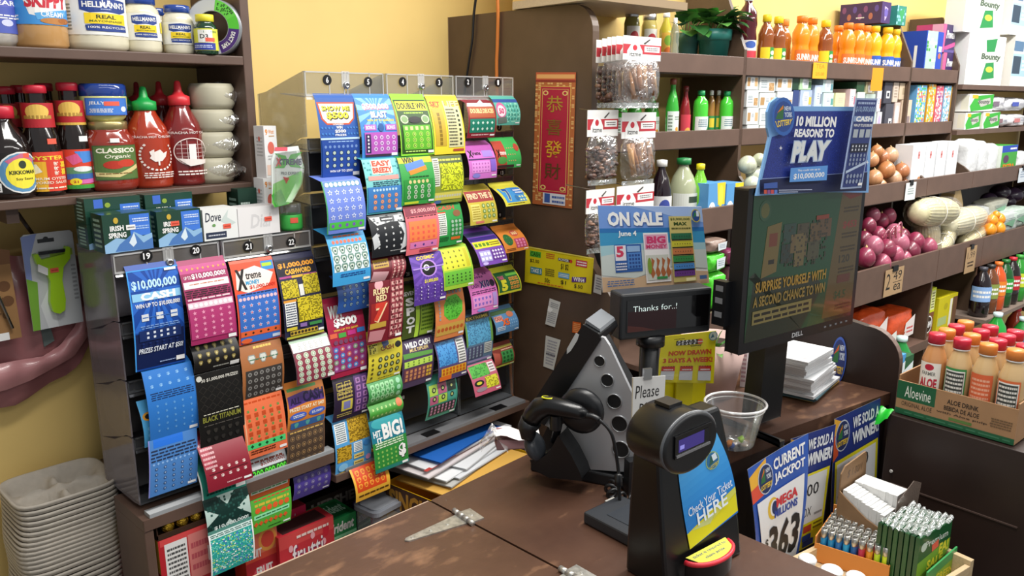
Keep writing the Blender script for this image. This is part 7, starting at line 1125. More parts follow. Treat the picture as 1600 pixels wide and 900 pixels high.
# green packs
gp = kz(1439, 841, cz+.118); gq = kz(1489, 812, cz+.118); gv = V((gq.x-gp.x, gq.y-gp.y, 0)); GW = gv.length/2; GP = Frame(KC.w((gp.x+gq.x)/2, (gp.y+gq.y)/2, 0), KC.yaw+math.atan2(gv.y, gv.x)); rn = random.Random(6)
gr = kz(1400, 800, cz+.118); gr = GP.loc(KC.w(gr.x, gr.y, 0)); GS = max(.010, gr.y/8)
for i in range(8):
    p = GP.w(-.001*i, .0005+GS*i, cz+.001)
    lab = 'green pack in a clear wrapper with yellow lettering, frontmost of its row' if i == 0 else 'green pack in a clear wrapper standing behind the frontmost one'
    t = thing('scouring_pad_pack', lab, 'pack', p, GP.yaw, None if i == 0 else 'green wrapped packs behind the frontmost one')
    b = B(); b.box(-GW, GW, 0, GS*.8, .001, .115, mat('#1c5a30' if i % 2 == 0 else '#174a2a', .35, coat=.3))
    if i == 0: b.front(-GW, GW, 0, .001, .115, [P((0, .45), (1, .3), (1, 1), (0, 1), c='#7aa832'), T('Premium', .2, .12, .9, .24, '#d8e0d8', .6), E(.15, .2, .09, .08, '#c8d8c8'), P((.4, .25), (.6, .2), (.62, .34), (.42, .38), c='#e8604a'), T('EA!', .65, .3, .95, .5, '#e8dc3a', 2), T('SALE', .3, .50, .8, .68, '#e8dc3a', 2), T('SCRUB', .35, .72, .95, .87, '#d84a7a', 1)])
    b.obj('card', t)
    b = B(); b.grid(lambda u, v: V((-GW-.002+(2*GW+.004)*u, -.0012+GS*v, .116+.006*sin(pi*v)+.004*sin(20*u+i)+.002*rn.random())), 14, 3, clear('#ffffff', .35, .25, .08, wrinkle=.6, body='#d8e0dc')); b.obj('wrapper', t)
b = B(); b.prism([(-.05, 0), (.055, 0), (.055, .062), (-.05, .045)], 'y', 0, .003, mat('#3f9a5a', .3)); b.front(-.05, .055, 0, .0, .045, [P((.3, .3), (1, .0), (1, 1), (.3, 1), c='#8fb83a'), T('GREEN', .3, .35, .9, .7, '#e8dc3a', 1)]); o = b.obj('leaflet'); at(o, GP.w(.01, -.012, cz+.002), GP.yaw); tag(o, 'green leaflet leaning in front of the wrapped packs', 'leaflet')
b = B(); b.prism([(-.03, 0), (.045, 0), (.06, .15), (.035, .16), (-.01, .125)], 'y', 0, .0015, clear('#c8b8b0', .55, .1, .2, body='#8a7a70')); o = b.obj('plastic_bag'); at(o, GP.w(.03, GS*8+.008, cz+.002), GP.yaw-.1); tag(o, 'crumpled brownish plastic bag behind the green packs', 'bag')
# pump bottles at the bottom edge
def pump(label, px, py, ztop, s, rzz):
    q = KC.atz(px, py, ztop); h = ztop-cz-.001
    t = thing('pump_bottle', label, 'bottle', KC.w(q.x, q.y, cz+.001), rzz)
    TR = clear('#f0f2f2', .4, .12, .1, body='#d8dcdc'); PW_ = mat('#e6e4e2', .3)
    B().lathe([(0, 0), (.024, 0), (.026, .004), (.026, h*.45), (.012, h*.6)], TR, 20).obj('bottle', t)
    b = B(); b.lathe([(.013, h*.58), (.0145, h*.6), (.0145, h*.74), (.012, h*.76)], PW_, 20); b.obj('collar', t)
    b = B(); b.lathe([(.006, h*.76), (.006, h*.86), (.014*s, h*.89), (.016*s, h*.96), (.013*s, h), (0, h)], PW_, 20); b.tube([(0, 0, h*.93), (-.02*s, 0, h*.94), (-.034*s, 0, h*.91)], [.008, .0065, .004], PW_, 10); b.obj('pump_head', t)
pump('white pump bottle left of the lighter tray, under the middle poster', 1262, 870, cz+.112, 1, .2)
pump('white pump bottle with a broad nozzle in front of the lighter tray', 1300, 888, cz+.100, 1.2, 2.9+pi+.6)
pump('white pump bottle lowest in the picture, in front of the lighter tray', 1338, 898, cz+.092, 1.1, .5)
# ================================================================ RIGHT-HAND SHELVING (turned frame SF: a along the shelves, b toward the wall, fronts at b = 0)
BT = mat('#624c41', .45, noise=.10, nscale=14, bump=.05)
def curve_side():   # divider profile (b, z): narrow above, stepping out below
    return [(.25, .30), (.25, 2.02), (.10, 2.02), (.0, 1.80), (.0, 1.42), (-.008, 1.385), (-.03, 1.36), (-.075, 1.335), (-.105, 1.31), (-.117, 1.27), (-.117, 1.245), (.0, 1.238), (.02, 1.20), (.02, .92), (-.10, .868), (-.19, .868), (-.19, .30)]
def bay(label, a0, a1, s3=True, upper=True, low=True, left=False):
    t = thing('store_shelving', label, 'shelving', SF.w(a0, 0, 0), SF.yaw); w = a1-a0
    for z, b0, zl, zh in ((1.73, 0, 1.718, 1.776), (1.50, 0, 1.488, 1.543), (1.245, -.118, 1.235, 1.312), (.885, -.20, .870, 1.008)):
        if z > 1.4 and not upper: continue
        B().box(.002, w-.016, b0+.0125, .25, z-.015, z, BT).obj('shelf_board', t)
        B().box(.001, w-.001, b0, b0+.012, zl, zh, BT).obj('front_lip', t, bevel=.0015)
    if low:
        B().box(.002, w-.016, -.195, .25, .585, .60, BT).obj('shelf_board', t); B().box(.001, w-.001, -.20, -.1955, .565, .605, BT).obj('front_lip', t)
    B().prism(curve_side(), 'x', w-.016, w-.0005, BROWN).obj('divider', t, bevel=.002)
    B().box(.002, w-.017, .251, .255, .30, 1.24, DARK).obj('back_board', t)
    return t
bay('brown shelving bay behind the poster, nearest the end panel', .058, .735)
bay('brown shelving bay behind the monitor, with juices on top', .736, 1.975)
bay('narrow brown shelving bay with tissue boxes and white foam packs', 1.976, 2.475)
bay('far right brown shelving bay with kitchen paper and drinks', 2.476, 4.2, upper=False)
t = thing('wire_shelf', 'thin brown shelves carrying kitchen rolls at the far right', 'shelf', SF.w(2.478, 0, 0), SF.yaw)
B().box(0, 1.7, -.02, .25, 1.690, 1.712, BT).obj('shelf_board', t); B().box(0, 1.7, -.02, .25, 1.478, 1.500, BT).obj('shelf_board', t)
Z1, Z2, Z3, Z4, Z5 = 1.731, 1.501, 1.246, .886, .601
# ---- bottles
def pxv(name, label, px, w, b, z, top, parts, labels=(), group=None, **k): return vessel(name, label, 'bottle', SF, px, w, b, z, top, parts, labels, group, **k)
TB = [(0, 0), (.92, 0), (1, .04), (1, .46), (.93, .52), (.96, .58), (.98, .66), (.62, .80), (.44, .84), (.42, .88)]
TCAP = [(.48, .875), (.54, .88), (.54, .985), (.48, 1), (0, 1)]
TEA = [R(0, 0, .55, 1, '#e8cc1f'), R(.55, 0, 1, 1, '#2f8a3a'), E(.76, .25, .18, .1, '#e8ecc8'), E(.76, .5, .18, .1, '#c8d8a8'), E(.76, .75, .18, .1, '#e8ecc8')]
teas = [(1193, 25, 26, .06, 'first'), (1211, 26, 29, .05, 'second'), (1284, 26, 35, .05, 'third')]
GL = {}
for i, (px, w, top, b, n) in enumerate(teas): pxv('iced_tea_bottle', 'iced tea bottle with yellow cap on the top shelf, %s' % ('leftmost' if i == 0 else 'second from the left' if i == 1 else 'alone between orange juices'), px, w, b, Z1, top-3, [('bottle', TB, glassy('#8a4a1f')), ('cap', TCAP, mat('#e8c81f', .4))], [('label', 1.0, .06, .44, -60, 60, TEA, None)])
pxv('iced_tea_bottle', 'iced tea bottle with orange cap in the back row of the top shelf', 1221, 22, .17, Z1, 30, [('bottle', TB, glassy('#a8641f')), ('cap', TCAP, mat('#e08a3a', .4))])
SUN = [(0, 0), (.9, 0), (1, .04), (1, .40), (.9, .48), (.9, .52), (1, .58), (.98, .72), (.62, .84), (.5, .87), (.5, .89)]
def sunny(label, px, w, top, b, blue, col='#f08a10'):
    pxv('orange_juice_bottle', label, px, w, b, Z1, top-2, [('bottle', SUN, mat(col, .25, coat=.4)), ('cap', [(.54, .885), (.6, .89), (.6, .99), (.54, 1), (0, 1)], mat('#e87a1a' if not blue else '#e8b818', .4))], [('label', 1.0, .05, .42, -62, 62, [R(0, 0, 1, 1, '#e8742a' if not blue else '#2a5ab8'), P((.1, .62), (.9, .5), (.9, .62), (.1, .74), c='#8a6ab8'), T('SUNNY', .12, .18, .92, .48, WH, 1.6), E(.6, .82, .25, .14, '#f0a83a')], None)])
for px, w, top, b, bl, lb in ((1247, 27, 27, .06, 0, 'leftmost, beside the iced teas'), (1263, 24, 30, .07, 0, 'second from the left'), (1304, 22, 42, .10, 0, 'right of the lone iced tea'), (1319, 24, 38, .05, 0, 'in front of the purple box'), (1335, 24, 39, .05, 0, 'in the middle of the right group'), (1347, 22, 42, .07, 0, 'last with an orange cap'), (1361, 22, 43, .05, 1, 'first with a yellow cap and blue label'), (1380, 24, 45, .05, 1, 'second with a yellow cap and blue label'), (1393, 20, 48, .07, 1, 'last with a yellow cap and blue label')):
    sunny('orange juice bottle on the top shelf, '+lb, px, w, top, b, bl, '#f08a10' if not bl else '#eab012')
CRAN = [(0, 0), (.9, 0), (1, .03), (1, .45), (.9, .55), (1, .62), (.9, .78), (.4, .88), (.36, .92)]
pxv('juice_bottle', 'dark cranberry juice bottle with white cap right of the plant pots', 1163, 30, .10, Z1, -8, [('bottle', CRAN, glassy('#4a141c', .1)), ('cap', [(.40, .92), (.44, .925), (.44, .99), (0, 1)], WHITE)], [('label', 1.0, .03, .42, -60, 60, [R(0, 0, 1, 1, '#e0dcdc'), E(.5, .15, .3, .12, '#3a5aa8'), R(0, .35, 1, .6, '#c83a4a'), L(.1, .65, .9, .95, 3, '#8a2a3a')], None)])
pxv('juice_bottle', 'dark juice bottle with white cap behind the big green plant pot', 1116, 24, .19, Z1, 2, [('bottle', CRAN, glassy('#2a1014', .1)), ('cap', [(.40, .92), (.44, .925), (.44, .99), (0, 1)], WHITE)])
CLB = clear('#e8eee8', .25, .1, .08, body='#c8d0c0')
pxv('juice_bottle', 'yellow green fruit juice bottle left of the small plant pot', 1038, 20, .12, Z1, 20, [('bottle', [(0, 0), (1, .02), (1, .7), (.5, .85), (.45, .92)], mat('#c8b83a', .2, coat=.4)), ('cap', [(.5, .92), (.55, .93), (.5, 1), (0, 1)], WHITE)], [('label', 1.0, .2, .65, -60, 60, [R(0, 0, 1, 1, '#e8b84a'), E(.5, .3, .3, .2, '#8ab83a'), E(.5, .75, .3, .2, '#e0742a')], None)])
pxv('water_bottle', 'clear ribbed bottle beside the small plant pot', 1052, 14, .06, Z1, 28, [('bottle', [(0, 0), (1, .02), (.9, .1), (1, .18), (.9, .26), (1, .34), (.9, .42), (1, .5), (.9, .58), (1, .66), (.9, .75), (.4, .9)], CLB), ('cap', [(.45, .9), (.45, 1), (0, 1)], WHITE)])
for px, c, lb in ((985, '#8a8a4a', 'behind the spice bags, leftmost'), (1012, '#c8b86a', 'behind the spice bags, with a red and white label')):
    pxv('glass_jar', 'glass jar on the top shelf '+lb, px, 24, .16, Z1, 12 if px < 1000 else 18, [('jar', [(0, 0), (1, .02), (1, .75), (.8, .85)], glassy(c)), ('lid', [(.85, .85), (.88, .86), (.88, .99), (0, 1)], STEEL)], [('label', 1.0, .3, .7, -60, 60, [R(0, 0, 1, 1, '#e4e4dc'), E(.5, .5, .3, .3, '#b8323a')], None)])
# potted plants
def potplant(label, px0, px1, pyt, b, c, n, seed):
    a, r = rspot(SF, (px0+px1)/2, px1-px0, b, Z1); h = SF.sz(pyt, a, b)-Z1; t = thing('potted_plant', label, 'plant', SF.w(a, b, Z1+.0005), SF.yaw)
    B().lathe([(0, 0), (r*.72, 0), (r*.88, h*.74), (r*.98, h*.75), (r, h), (r*.92, h), (r*.88, h*.86), (0, h*.84)], mat(c, .4), 30, caps=False).obj('pot', t)
    B().lathe([(0, h*.86), (r*.89, h*.86)], mat('#2a2018', .9), 20, caps=False).obj('soil', t)
    rn = random.Random(seed)
    for i in range(n):
        an = rn.uniform(0, 2*pi); el = rn.uniform(.35, 1.7); L_ = rn.uniform(.07, .13); rr = r*rn.uniform(.1, .6)
        bx, by = rr*cos(an), rr*sin(an)*.7
        if by > 0: an = -an
        d = V((cos(an)*.75, sin(an)*.5-.12, el)); b2 = B(); m = (LEAF, LEAF2, LEAF3)[i % 3]; p0 = V((bx, by*.6, h*.86)); p1 = p0+d.normalized()*L_*.55
        b2.tube([p0, p0+(p1-p0)*.5+V((0, 0, .005)), p1], .0014, LEAF2, 5); leaf(b2, p1, d+V((0, -.2, -.6)), L_*.62, .034, m, .3, 6); b2.obj('leaf', t)
potplant('small teal pot with a leafy green plant on the top shelf', 1054, 1091, 52, .165, '#3f7a78', 14, 3)
potplant('large teal pot with a broad leafy green plant on the top shelf', 1086, 1140, 47, .085, '#2f7a70', 26, 11)
t = thing('trailing_plant', 'green trailing plant lying on the plywood board', 'plant', SF.w(.30, .10, 1.921), SF.yaw); rn = random.Random(9)
B().lathe([(0, 0), (.04, 0), (.05, .07), (0, .07)], mat('#6a4a34', .6), 20).obj('pot', t)
for i in range(12):
    b = B(); an = rn.uniform(pi, 2*pi); d = V((cos(an), sin(an)*.6, .5)); leaf(b, (rn.uniform(-.05, .05), rn.uniform(-.08, -.02), .04+rn.uniform(0, .03)), d, .06, .016, (LEAF2, LEAF)[i % 2], .7); b.obj('leaf', t)
# ---- boxes on the top shelf
zs = SF.sz(43, 1.9, .05)
def sbox(name, label, px0, px1, b, d, z, pyt, base, **k): return pxcarton(name, label, k.pop('cat', 'box'), SF, px0, px1, b, d, z, pyt, base, **k)
carton('tissue_box', 'long purple patterned tissue box lying on top of the orange juices', 'tissue box', SF, 1.76, 1.84, .055, .235, 1.951, 2.035, '#4a3468', left=[R(0, 0, 1, 1, '#3f2c58'), *[E(.1+.13*i, .3+.35*(i % 2), .05, .16, ['#7a4a7a', '#a86a5a', '#5a4a98', '#8a5a8a'][i % 4]) for i in range(7)], L(.4, .65, .6, .75, 1, WH)], front=[P((.3, .2), (.7, .3), (.6, .7), (.4, .9), c='#b8a8d8'), E(.5, .5, .2, .2, '#6a5aa8')], group=None)
carton('tissue_box', 'green and blue patterned tissue box beside the purple one', 'tissue box', SF, 1.90, 1.985, .055, .235, 1.951, 2.03, '#3a8a7a', left=[R(0, 0, 1, 1, '#2f8a8a'), P((.2, .1), (.6, .2), (.5, .9), c='#2f7a4a')], front=[N(0, 0, 1, 1, 6, 6, '#8fc8d8', .5), P((.2, .3), (.8, .1), (.6, .9), c='#3a9a5a')])
sbox('tissue_box', 'blue tissue box with a floral strip standing upright on the top shelf', 1441, 1467, .02, .13, Z1, 49, '#2a4ab0', left=[T('Kleenex', .60, .2, .92, .85, WH, 1) if 0 else R(.62, .30, .72, .75, WH), E(.3, .55, .1, .1, WH), R(.02, .5, .12, .52, '#8fa8e0')], front=[R(.05, 0, .65, 1, '#a8c8b8'), N(.05, 0, .65, 1, 5, 14, '#d86a5a', .25), N(.05, 0, .65, 1, 5, 14, '#4a9a4a', .3), N(.05, 0, .65, 1, 5, 14, WH, .2), E(.85, .5, .08, .06, '#d86a4a'), R(.75, .3, .95, .42, '#c8d4f0')])
for k, (pt, z, w) in enumerate(((82, Z1, 'lower'), (37, None, 'upper'))):
    z = z or zl2+.001; a0 = SF.sx(1470, .03, z); a1 = SF.sx(1490, .03, z); zl2 = SF.sz(pt, a0, .03)
    carton('napkin_pack', 'dark purple and pink pack on the top shelf, %s of two' % w, 'pack', SF, a0, a1, .03, .15, z, zl2, '#3a2a5a', front=[P((.0, .0), (.25, 0), (.2, 1), (0, 1), c='#d85a8a'), T('Prevail', .3, .2, .95, .5, WH, 1.4, .15), P((.2, .8), (1, .6), (1, .75), (.2, .95), c='#c84a8a'), R(.2, .9, 1, 1, '#5a4a8a')], left=[R(0, 0, .6, 1, '#b83a6a'), R(.6, 0, 1, 1, '#e0a0b0')])
# kitchen paper packs at the far right, standing on the thin shelf
PAPW = mat('#e6e8e6', .4, coat=.3, bump=.3, nscale=25)
def kpack(label, px0, px1, z, pyt, ops, b=-.012, d=.085, left=(), top=()):
    a0 = SF.sx(px0, b, z); a1 = SF.sx(px1, b, z); z1 = SF.sz(pyt, (a0+a1)/2, b); o = carton('kitchen_roll_pack', label, 'kitchen roll', SF, a0, a1, b, b+d, z, z1, '#e6e8e6', front=ops, left=left, mt=PAPW); return z1
BOU = [P((.45, .1), (.75, .05), (.7, .4), (.78, .85), (.42, .9), (.52, .5), c='#2a8a4a'), P((.35, .35), (.9, .3), (.92, .5), (.32, .58), c='#dfe8d8'), T('Bounty', .36, .36, .9, .52, '#4a5a4a', 2.2, .1), E(.62, .68, .1, .06, '#c8d84a'), R(.3, .92, .85, .94, '#c8d0c8')]
zk = kpack('large white kitchen roll pack with green emblem, lower of two at the far right', 1506, 1563, 1.713, 55, BOU)
kpack('large white kitchen roll pack with green emblem, upper of two at the far right', 1504, 1562, zk+.001, -30, BOU)
for k, (z, pt, w) in enumerate(((1.713, 58, 'lower'), (None, -20, 'upper'))):
    z = z or zq2+.001; zq2 = kpack('white and pale blue paper pack at the right edge of the picture, %s of two' % w, 1577, 1612, z, pt, [R(0, .35, 1, .8, '#a8c8dc'), R(.02, .4, .35, .75, '#3a4a5a'), L(.4, .45, .9, .7, 3, WH), R(0, .1, .4, .3, '#5a7a9a')])
GRN_P = [P((.25, .12), (1, .0), (1, .85), (.12, 1), (.05, .7), c='#3aa83a'), R(.12, .05, .35, .25, '#e8b02a'), P((.35, .4), (.85, .2), (.9, .55), (.5, .75), c='#b8b8b0'), T('Bounty', .38, .32, .85, .62, '#5a5a58', 1.8, .1)]
for k, (px0, px1, z, pt, lb) in enumerate(((1512, 1550, None, 147, 'green and white kitchen roll pack lying on top of the lower green packs'), (1506, 1530, 1.501, 176, 'green and white kitchen roll pack, lower left of three'), (1534, 1560, 1.501, 175, 'green and white kitchen roll pack, lower right of three'))):
    if z is None: z = SF.sz(175, SF.sx(1512, -.01, 1.55), -.01)+.002
    kpack(lb, px0, px1, z, pt, GRN_P, left=[R(.6, .1, 1, .9, '#e8e8d8')])
def soft(name, label, cat, px0, px1, b, d, z, pyt, col, ops=(), group=None, seed=0, film=True, sx=1.0):
    # a soft wrapped pack: bulging body
    a0 = SF.sx(px0, b, z); a1 = SF.sx(px1, b, z); z1 = SF.sz(pyt, (a0+a1)/2, b); w = (a1-a0)*sx; h = z1-z; rn = random.Random(seed); ph = rn.uniform(0, 6)
    b_ = B(); m = mat(col, .32, coat=.4, noise=.08, nscale=34, bump=1.0)
    def f(dd):
        return 1+.07*sin(7*dd.x+ph)*cos(5*dd.z+ph)+.03*sin(13*dd.z+9*dd.y+2*ph)
    n = 28; k = 16; vs = []
    for j in range(k+1):
        e = -pi/2+pi*j/k
        for i in range(n):
            q = 2*pi*i/n; sg = lambda v: (1 if v >= 0 else -1)*abs(v)**.45
            p = V((sg(cos(e))*sg(cos(q)), sg(cos(e))*sg(sin(q)), sg(sin(e)))); g = f(p); vs.append((p.x*w/2*g, d/2+p.y*d/2*g, h/2+p.z*h/2*min(1, g)))
    b_.add(vs, [(j*n+i, j*n+(i+1) % n, (j+1)*n+(i+1) % n, (j+1)*n+i) for j in range(k) for i in range(n)], m, True)
    if ops: b_.front(-w*.42, w*.42, -.004, h*.12, h*.88, list(ops))
    o = b_.obj(name); at(o, SF.w((a0+a1)/2, b, z), SF.yaw); return tag(o, label, cat, group)
for i, (x0, x1, z, pt, c, q) in enumerate(((1552, 1576, 1.501, 178, '#d8d8dc', 0), (1578, 1604, 1.501, 178, '#dcdce0', 0), (1545, 1572, 1.585, 150, '#dcdcde', 1), (1574, 1604, 1.585, 152, '#e0e0e4', 1))):
    soft('napkin_pack', 'white film-wrapped napkin pack right of the green kitchen rolls, %s' % ('lower left', 'lower right', 'upper left', 'upper right')[i], 'napkins', x0, x1, .0, .16, z, pt, c, [R(.1, .3, .5, .7, ['#8a6a72', '#c87a7a', '#7a6a7a', '#4a5ab0'][i]), L(.55, .4, .95, .6, 2, '#8a8a98')], seed=i)
# ---- second shelf, bay 1
GB = [(0, 0), (.9, 0), (1, .05), (1, .55), (.7, .72), (.42, .82), (.4, .9)]
def sbot(name, lab, px, w, b, z, top, col, cap, lops=None, prof=GB, gl=True):
    return pxv(name, lab, px, w, b, z, top, [('bottle', prof, glassy(col) if gl else mat(col, .3)), ('cap', [(.44, .9), (.5, .905), (.5, .99), (0, 1)], mat(cap, .4))], [('label', 1.0, .05, .5, -65, 65, lops, None)] if lops else [])
FRUIT = [R(0, 0, 1, 1, '#dce8e0'), L(.05, .1, .35, .9, 7, '#6a7a6a'), E(.75, .75, .2, .12, '#b8c83a'), E(.68, .6, .12, .08, '#e09a3a'), L(.5, .15, .9, .3, 2, '#8a9a8a')]
sbot('juice_bottle', 'green juice bottle with a pale fruit label beside the upper spice bags', 1048, 20, .05, Z2, 122, '#3aa83a', '#8a4a3a', FRUIT)
sbot('juice_bottle', 'slim red juice bottle on the second shelf', 1068, 17, .06, Z2, 134, '#8a1a24', '#7a2a2a', [R(0, 0, 1, 1, '#c83a4a'), E(.6, .7, .3, .2, '#e0a84a')])
ALO = [(0, 0), (.92, 0), (1, .04), (1, .70), (.9, .80), (.55, .86), (.5, .89)]
ALOL = [R(0, 0, 1, 1, '#e8eeea'), P((.3, 1), (1, .3), (1, 1), c='#2f8a4a'), L(.2, .1, .8, .45, 4, '#6a8a9a')]
sbot('aloe_juice_bottle', 'bright green aloe juice bottle with green cap on the second shelf, left of two', 1092, 23, .05, Z2, 141, '#4ac83a', '#1f9a5a', ALOL, ALO)
sbot('aloe_juice_bottle', 'bright green aloe juice bottle with green cap on the second shelf, right of two', 1132, 21, .05, Z2, 142, '#4ac83a', '#1f9a5a', ALOL, ALO)
for px, lb in ((1108, 'left'), (1119, 'right')): sbot('drink_bottle', 'small drink bottle with white cap between the aloe juices, %s one' % lb, px, 12, .08, Z2, 141, '#a8783a', '#e8e8e4', [R(0, 0, 1, .6, '#2f8a4a'), R(.2, .1, .8, .5, '#e0c83a'), R(0, .6, 1, 1, '#8a5a2a')], ALO)
for px, lb in ((968, 'leftmost'), (990, 'second from the left'), (1016, 'third from the left')): sbot('juice_bottle', 'green juice bottle behind the spice bags on the second shelf, '+lb, px, 24, .12, Z2, 140, '#4ab83f', '#6a4a3a', FRUIT)
# ---- third level, bay 1
JUG = [(0, 0), (.92, 0), (1, .04), (1, .45), (.96, .58), (.7, .74), (.36, .86), (.34, .9)]
sbot('juice_bottle', 'dark grape juice bottle with white cap above the on sale poster', 1030, 33, -.03, Z3, 249, '#1f121a', '#d8d8d4', [R(0, 0, 1, 1, '#d8d8d8'), E(.5, .35, .25, .25, '#3a4a9a'), R(0, .8, 1, 1, '#b83a4a')], JUG)
sbot('juice_bottle', 'pale lemonade jug with green cap beside the grape juice', 1064, 44, -.02, Z3, 246, '#a8ae8e', '#1f7a3f', [R(0, 0, 1, 1, '#d4d8d0'), R(.5, .1, .9, .3, '#3a4a3a'), L(.5, .4, .9, .8, 3, '#8fc8a0')], JUG)
sbot('soda_bottle', 'lime green soda bottle with yellow cap right of the lemonade jug', 1090, 26, -.05, Z3, 255, '#7ac83a', '#e0d01a', None, [(0, 0), (.8, 0), (1, .06), (1, .22), (.8, .3), (1, .4), (1, .6), (.75, .75), (.42, .86), (.4, .9)])
for i, (x0, x1) in enumerate(((1104, 1130), (1132, 1158))):
    o = sbox('fruit_cup_box', 'blue carton of fruit cups with a yellow sun, %s of two' % ('left' if i == 0 else 'right'), x0, x1, -.10, .08, Z3, 286, '#5a9ad0', front=[P((.5, 0), (1, 0), (1, .5), (.6, .5), c='#e8d02a'), E(.75, .3, .15, .25, '#f0dc4a'), E(.25, .6, .2, .18, '#e8ecec'), T('Dole', .14, .52, .36, .68, '#b8242e', 1.6), E(.8, .75, .12, .15, '#d86a5a')])
# white onions / cabbages behind the monitor sign
def veg(name, lab, cat, px, py, wpx, b, col, group=None, sq=1.0, sprout=True, seed=0):
    q = SF.aty(px, py, b); r = wpx*((SF.w(q.x, q.y, q.z)-EYE).dot(FWD))/FPX/2; t = thing(name, lab, cat, SF.w(q.x, b, q.z-r*sq), SF.yaw+seed, group)
    m = mat(col, .35, coat=.3, noise=.18, nscale=12, stretch=(6, 6, .6)); b_ = B()
    b_.sph((0, 0, r*sq), (r, r, r*sq), m, 20, 14, lambda d: 1+.10*max(0, d.z)**6+.02*sin(9*math.atan2(d.y, d.x))); b_.obj('bulb', t)
    if sprout: b_ = B(); b_.tube([(0, 0, r*sq*2.0), (r*.06, 0, r*sq*2.14), (r*.1, r*.05, r*sq*2.3)], [r*.22, r*.11, r*.04], mat('#b89a6a', .7), 8); b_.obj('stem', t)
    return t
for i, (px, py, w, c) in enumerate(((1168, 258, 30, '#c8ccb4'), (1180, 272, 30, '#d0d4c0'), (1175, 288, 28, '#c8ceb8'), (1186, 250, 22, '#b8bc9e'))):
    veg('cabbage', 'pale cabbage left of the monitor sign, %s' % ('upper left one', 'middle one', 'lowest one', 'topmost one')[i], 'cabbage', px, py, w, -.06-.008*i, c, None, .9, False, i)
ON = [(1385, 266, 26), (1366, 279, 26), (1408, 268, 25), (1395, 280, 26), (1424, 280, 24), (1362, 250, 22), (1379, 247, 22), (1391, 243, 24), (1370, 237, 20), (1374, 292, 24), (1410, 290, 24)]
for i, (px, py, w) in enumerate(ON):
    veg('onion', 'brown onion in the bin beside the monitor sign', 'onion', px, py, w, -.06 if py > 260 else -.02, ['#b87a4a', '#c08a60', '#a86a42', '#c49a78'][i % 4], 'brown onions in the bin beside the monitor', 1.0, True, i)
# foam packs
for i, (x0, x1, top) in enumerate(((1419, 1439, 226), (1440, 1455, 224), (1457, 1472, 223), (1474, 1490, 221))):
    o = sbox('foam_pack', 'white foam plate pack standing in the bin, %s' % ('leftmost of four', 'second of four', 'third of four', 'rightmost of four')[i], x0, x1, -.09, .075, Z3, top, '#e4e6e8', cat='foam plates', left=[L(.1, .1, .2, .9, 1, '#c8ccd0')]); sticker(o, 0, .165-.003*i, w=.014, h=.030, c='#e88a8a')
for i, (x0, x1, top) in enumerate(((1506, 1525, 217), (1526, 1540, 220), (1541, 1556, 224), (1588, 1604, 236))):
    soft('napkin_pack', 'white film-wrapped plate pack leaning in the far right bin, %s' % ('leftmost', 'second', 'third', 'rightmost')[i], 'plates', x0+2, x1, -.09, .10, Z3, top, '#dcdedf', seed=20+i)
sbox('napkin_pack', 'green and blue pack of plates in the far right bin', 1560, 1584, -.095, .10, Z3, 227, '#3fa03a', cat='plates', front=[R(0, 0, 1, .2, '#2a4ab0'), L(.5, .05, .95, .15, 1, WH), E(.3, .4, .18, .12, '#5a3a5a'), T('EXTRA', .15, .55, .9, .7, '#e87a1a', 2), T('STRONG', .1, .75, .9, .92, '#e8c82a', 2)], left=[R(0, 0, 1, 1, '#dfe6dc')])
# ---- second shelf, bay 2: small white boxes in rows
def tea(label, x0, x1, z, pyt, base, ops, b=.016, d=.10, left=()): return sbox('tea_box', label, x0, x1, b, d, z, pyt, base, cat='box', front=ops, left=left)
TW = lambda c1, c2, f=0: [R(.06, .3, .32, .8, c1) if f else L(.1, .3, .5, .6, 3, '#8a98a0'), P((.35, .15), (.65, .15), (.7, .85), (.3, .85), c='#eef0ee') if f else R(.62, .45, .95, .9, c1), R(.70, .3, .95, .8, c2) if f else N(.62, .45, .95, .9, 5, 5, c2, .4), L(.4, .35, .6, .6, 3, '#7a8a98') if f else L(.1, .65, .5, .75, 1, '#8a98a0')]
cols3 = [(1166, 1184), (1186, 1210), (1213, 1237)]
tops = [(195, 168, 141, 113), (196, 170, 145, 117), (198, 172, 143, 116)]
for ci, (x0, x1) in enumerate(cols3):
    z = Z2
    for ri in range(4):
        z1 = SF.sz(tops[ci][ri], SF.sx(x0, .016, 1.6), .016)
        o = tea('small white box with brown pictures on the second shelf, %s column, %s' % (('left', 'middle', 'right')[ci], ('bottom', 'second from bottom', 'third from bottom', 'top')[ri]), x0, x1, z, tops[ci][ri], '#d6dad8', TW('#b08a5a', '#d0a87a', (ci+ri) % 2)); z = SF.sz(tops[ci][ri], (SF.sx(x0, .016, z)+SF.sx(x1, .016, z))/2, .016)+.0015
def stack(x0, x1, rows):
    z = Z2
    for top, base, ops, lab in rows:
        o = tea(lab, x0, x1, z, top, base, ops); z = SF.sz(top, (SF.sx(x0, .016, z)+SF.sx(x1, .016, z))/2, .016)+.0015
PV = lambda c: [P((.3, .1), (.7, .1), (.8, .5), (.7, .9), (.3, .9), (.2, .5), c='#e4eaec'), R(.75, .4, .98, .85, c), L(.35, .35, .65, .65, 3, '#8a9ab0')]
stack(1249, 1267, [(168, '#c8d8cc', [N(.2, .3, .95, .9, 6, 5, '#4a8a5a', .4)], 'white and green small box, hidden low behind the monitor sign'), (141, '#a8b8d8', PV('#c8b84a'), 'pale blue small box with an oval, above the monitor sign'), (120, '#a8c8a0', PV('#4a7a4a'), 'pale green small box on top, left of the yellow tag')])
stack(1238, 1247, [(168, '#d0dcd4', [], 'narrow pale box low behind the monitor sign'), (141, '#34467a', [], 'dark blue narrow small box beside the pale blue one'), (120, '#1f3f2c', [], 'dark green narrow small box beside the pale green one')])
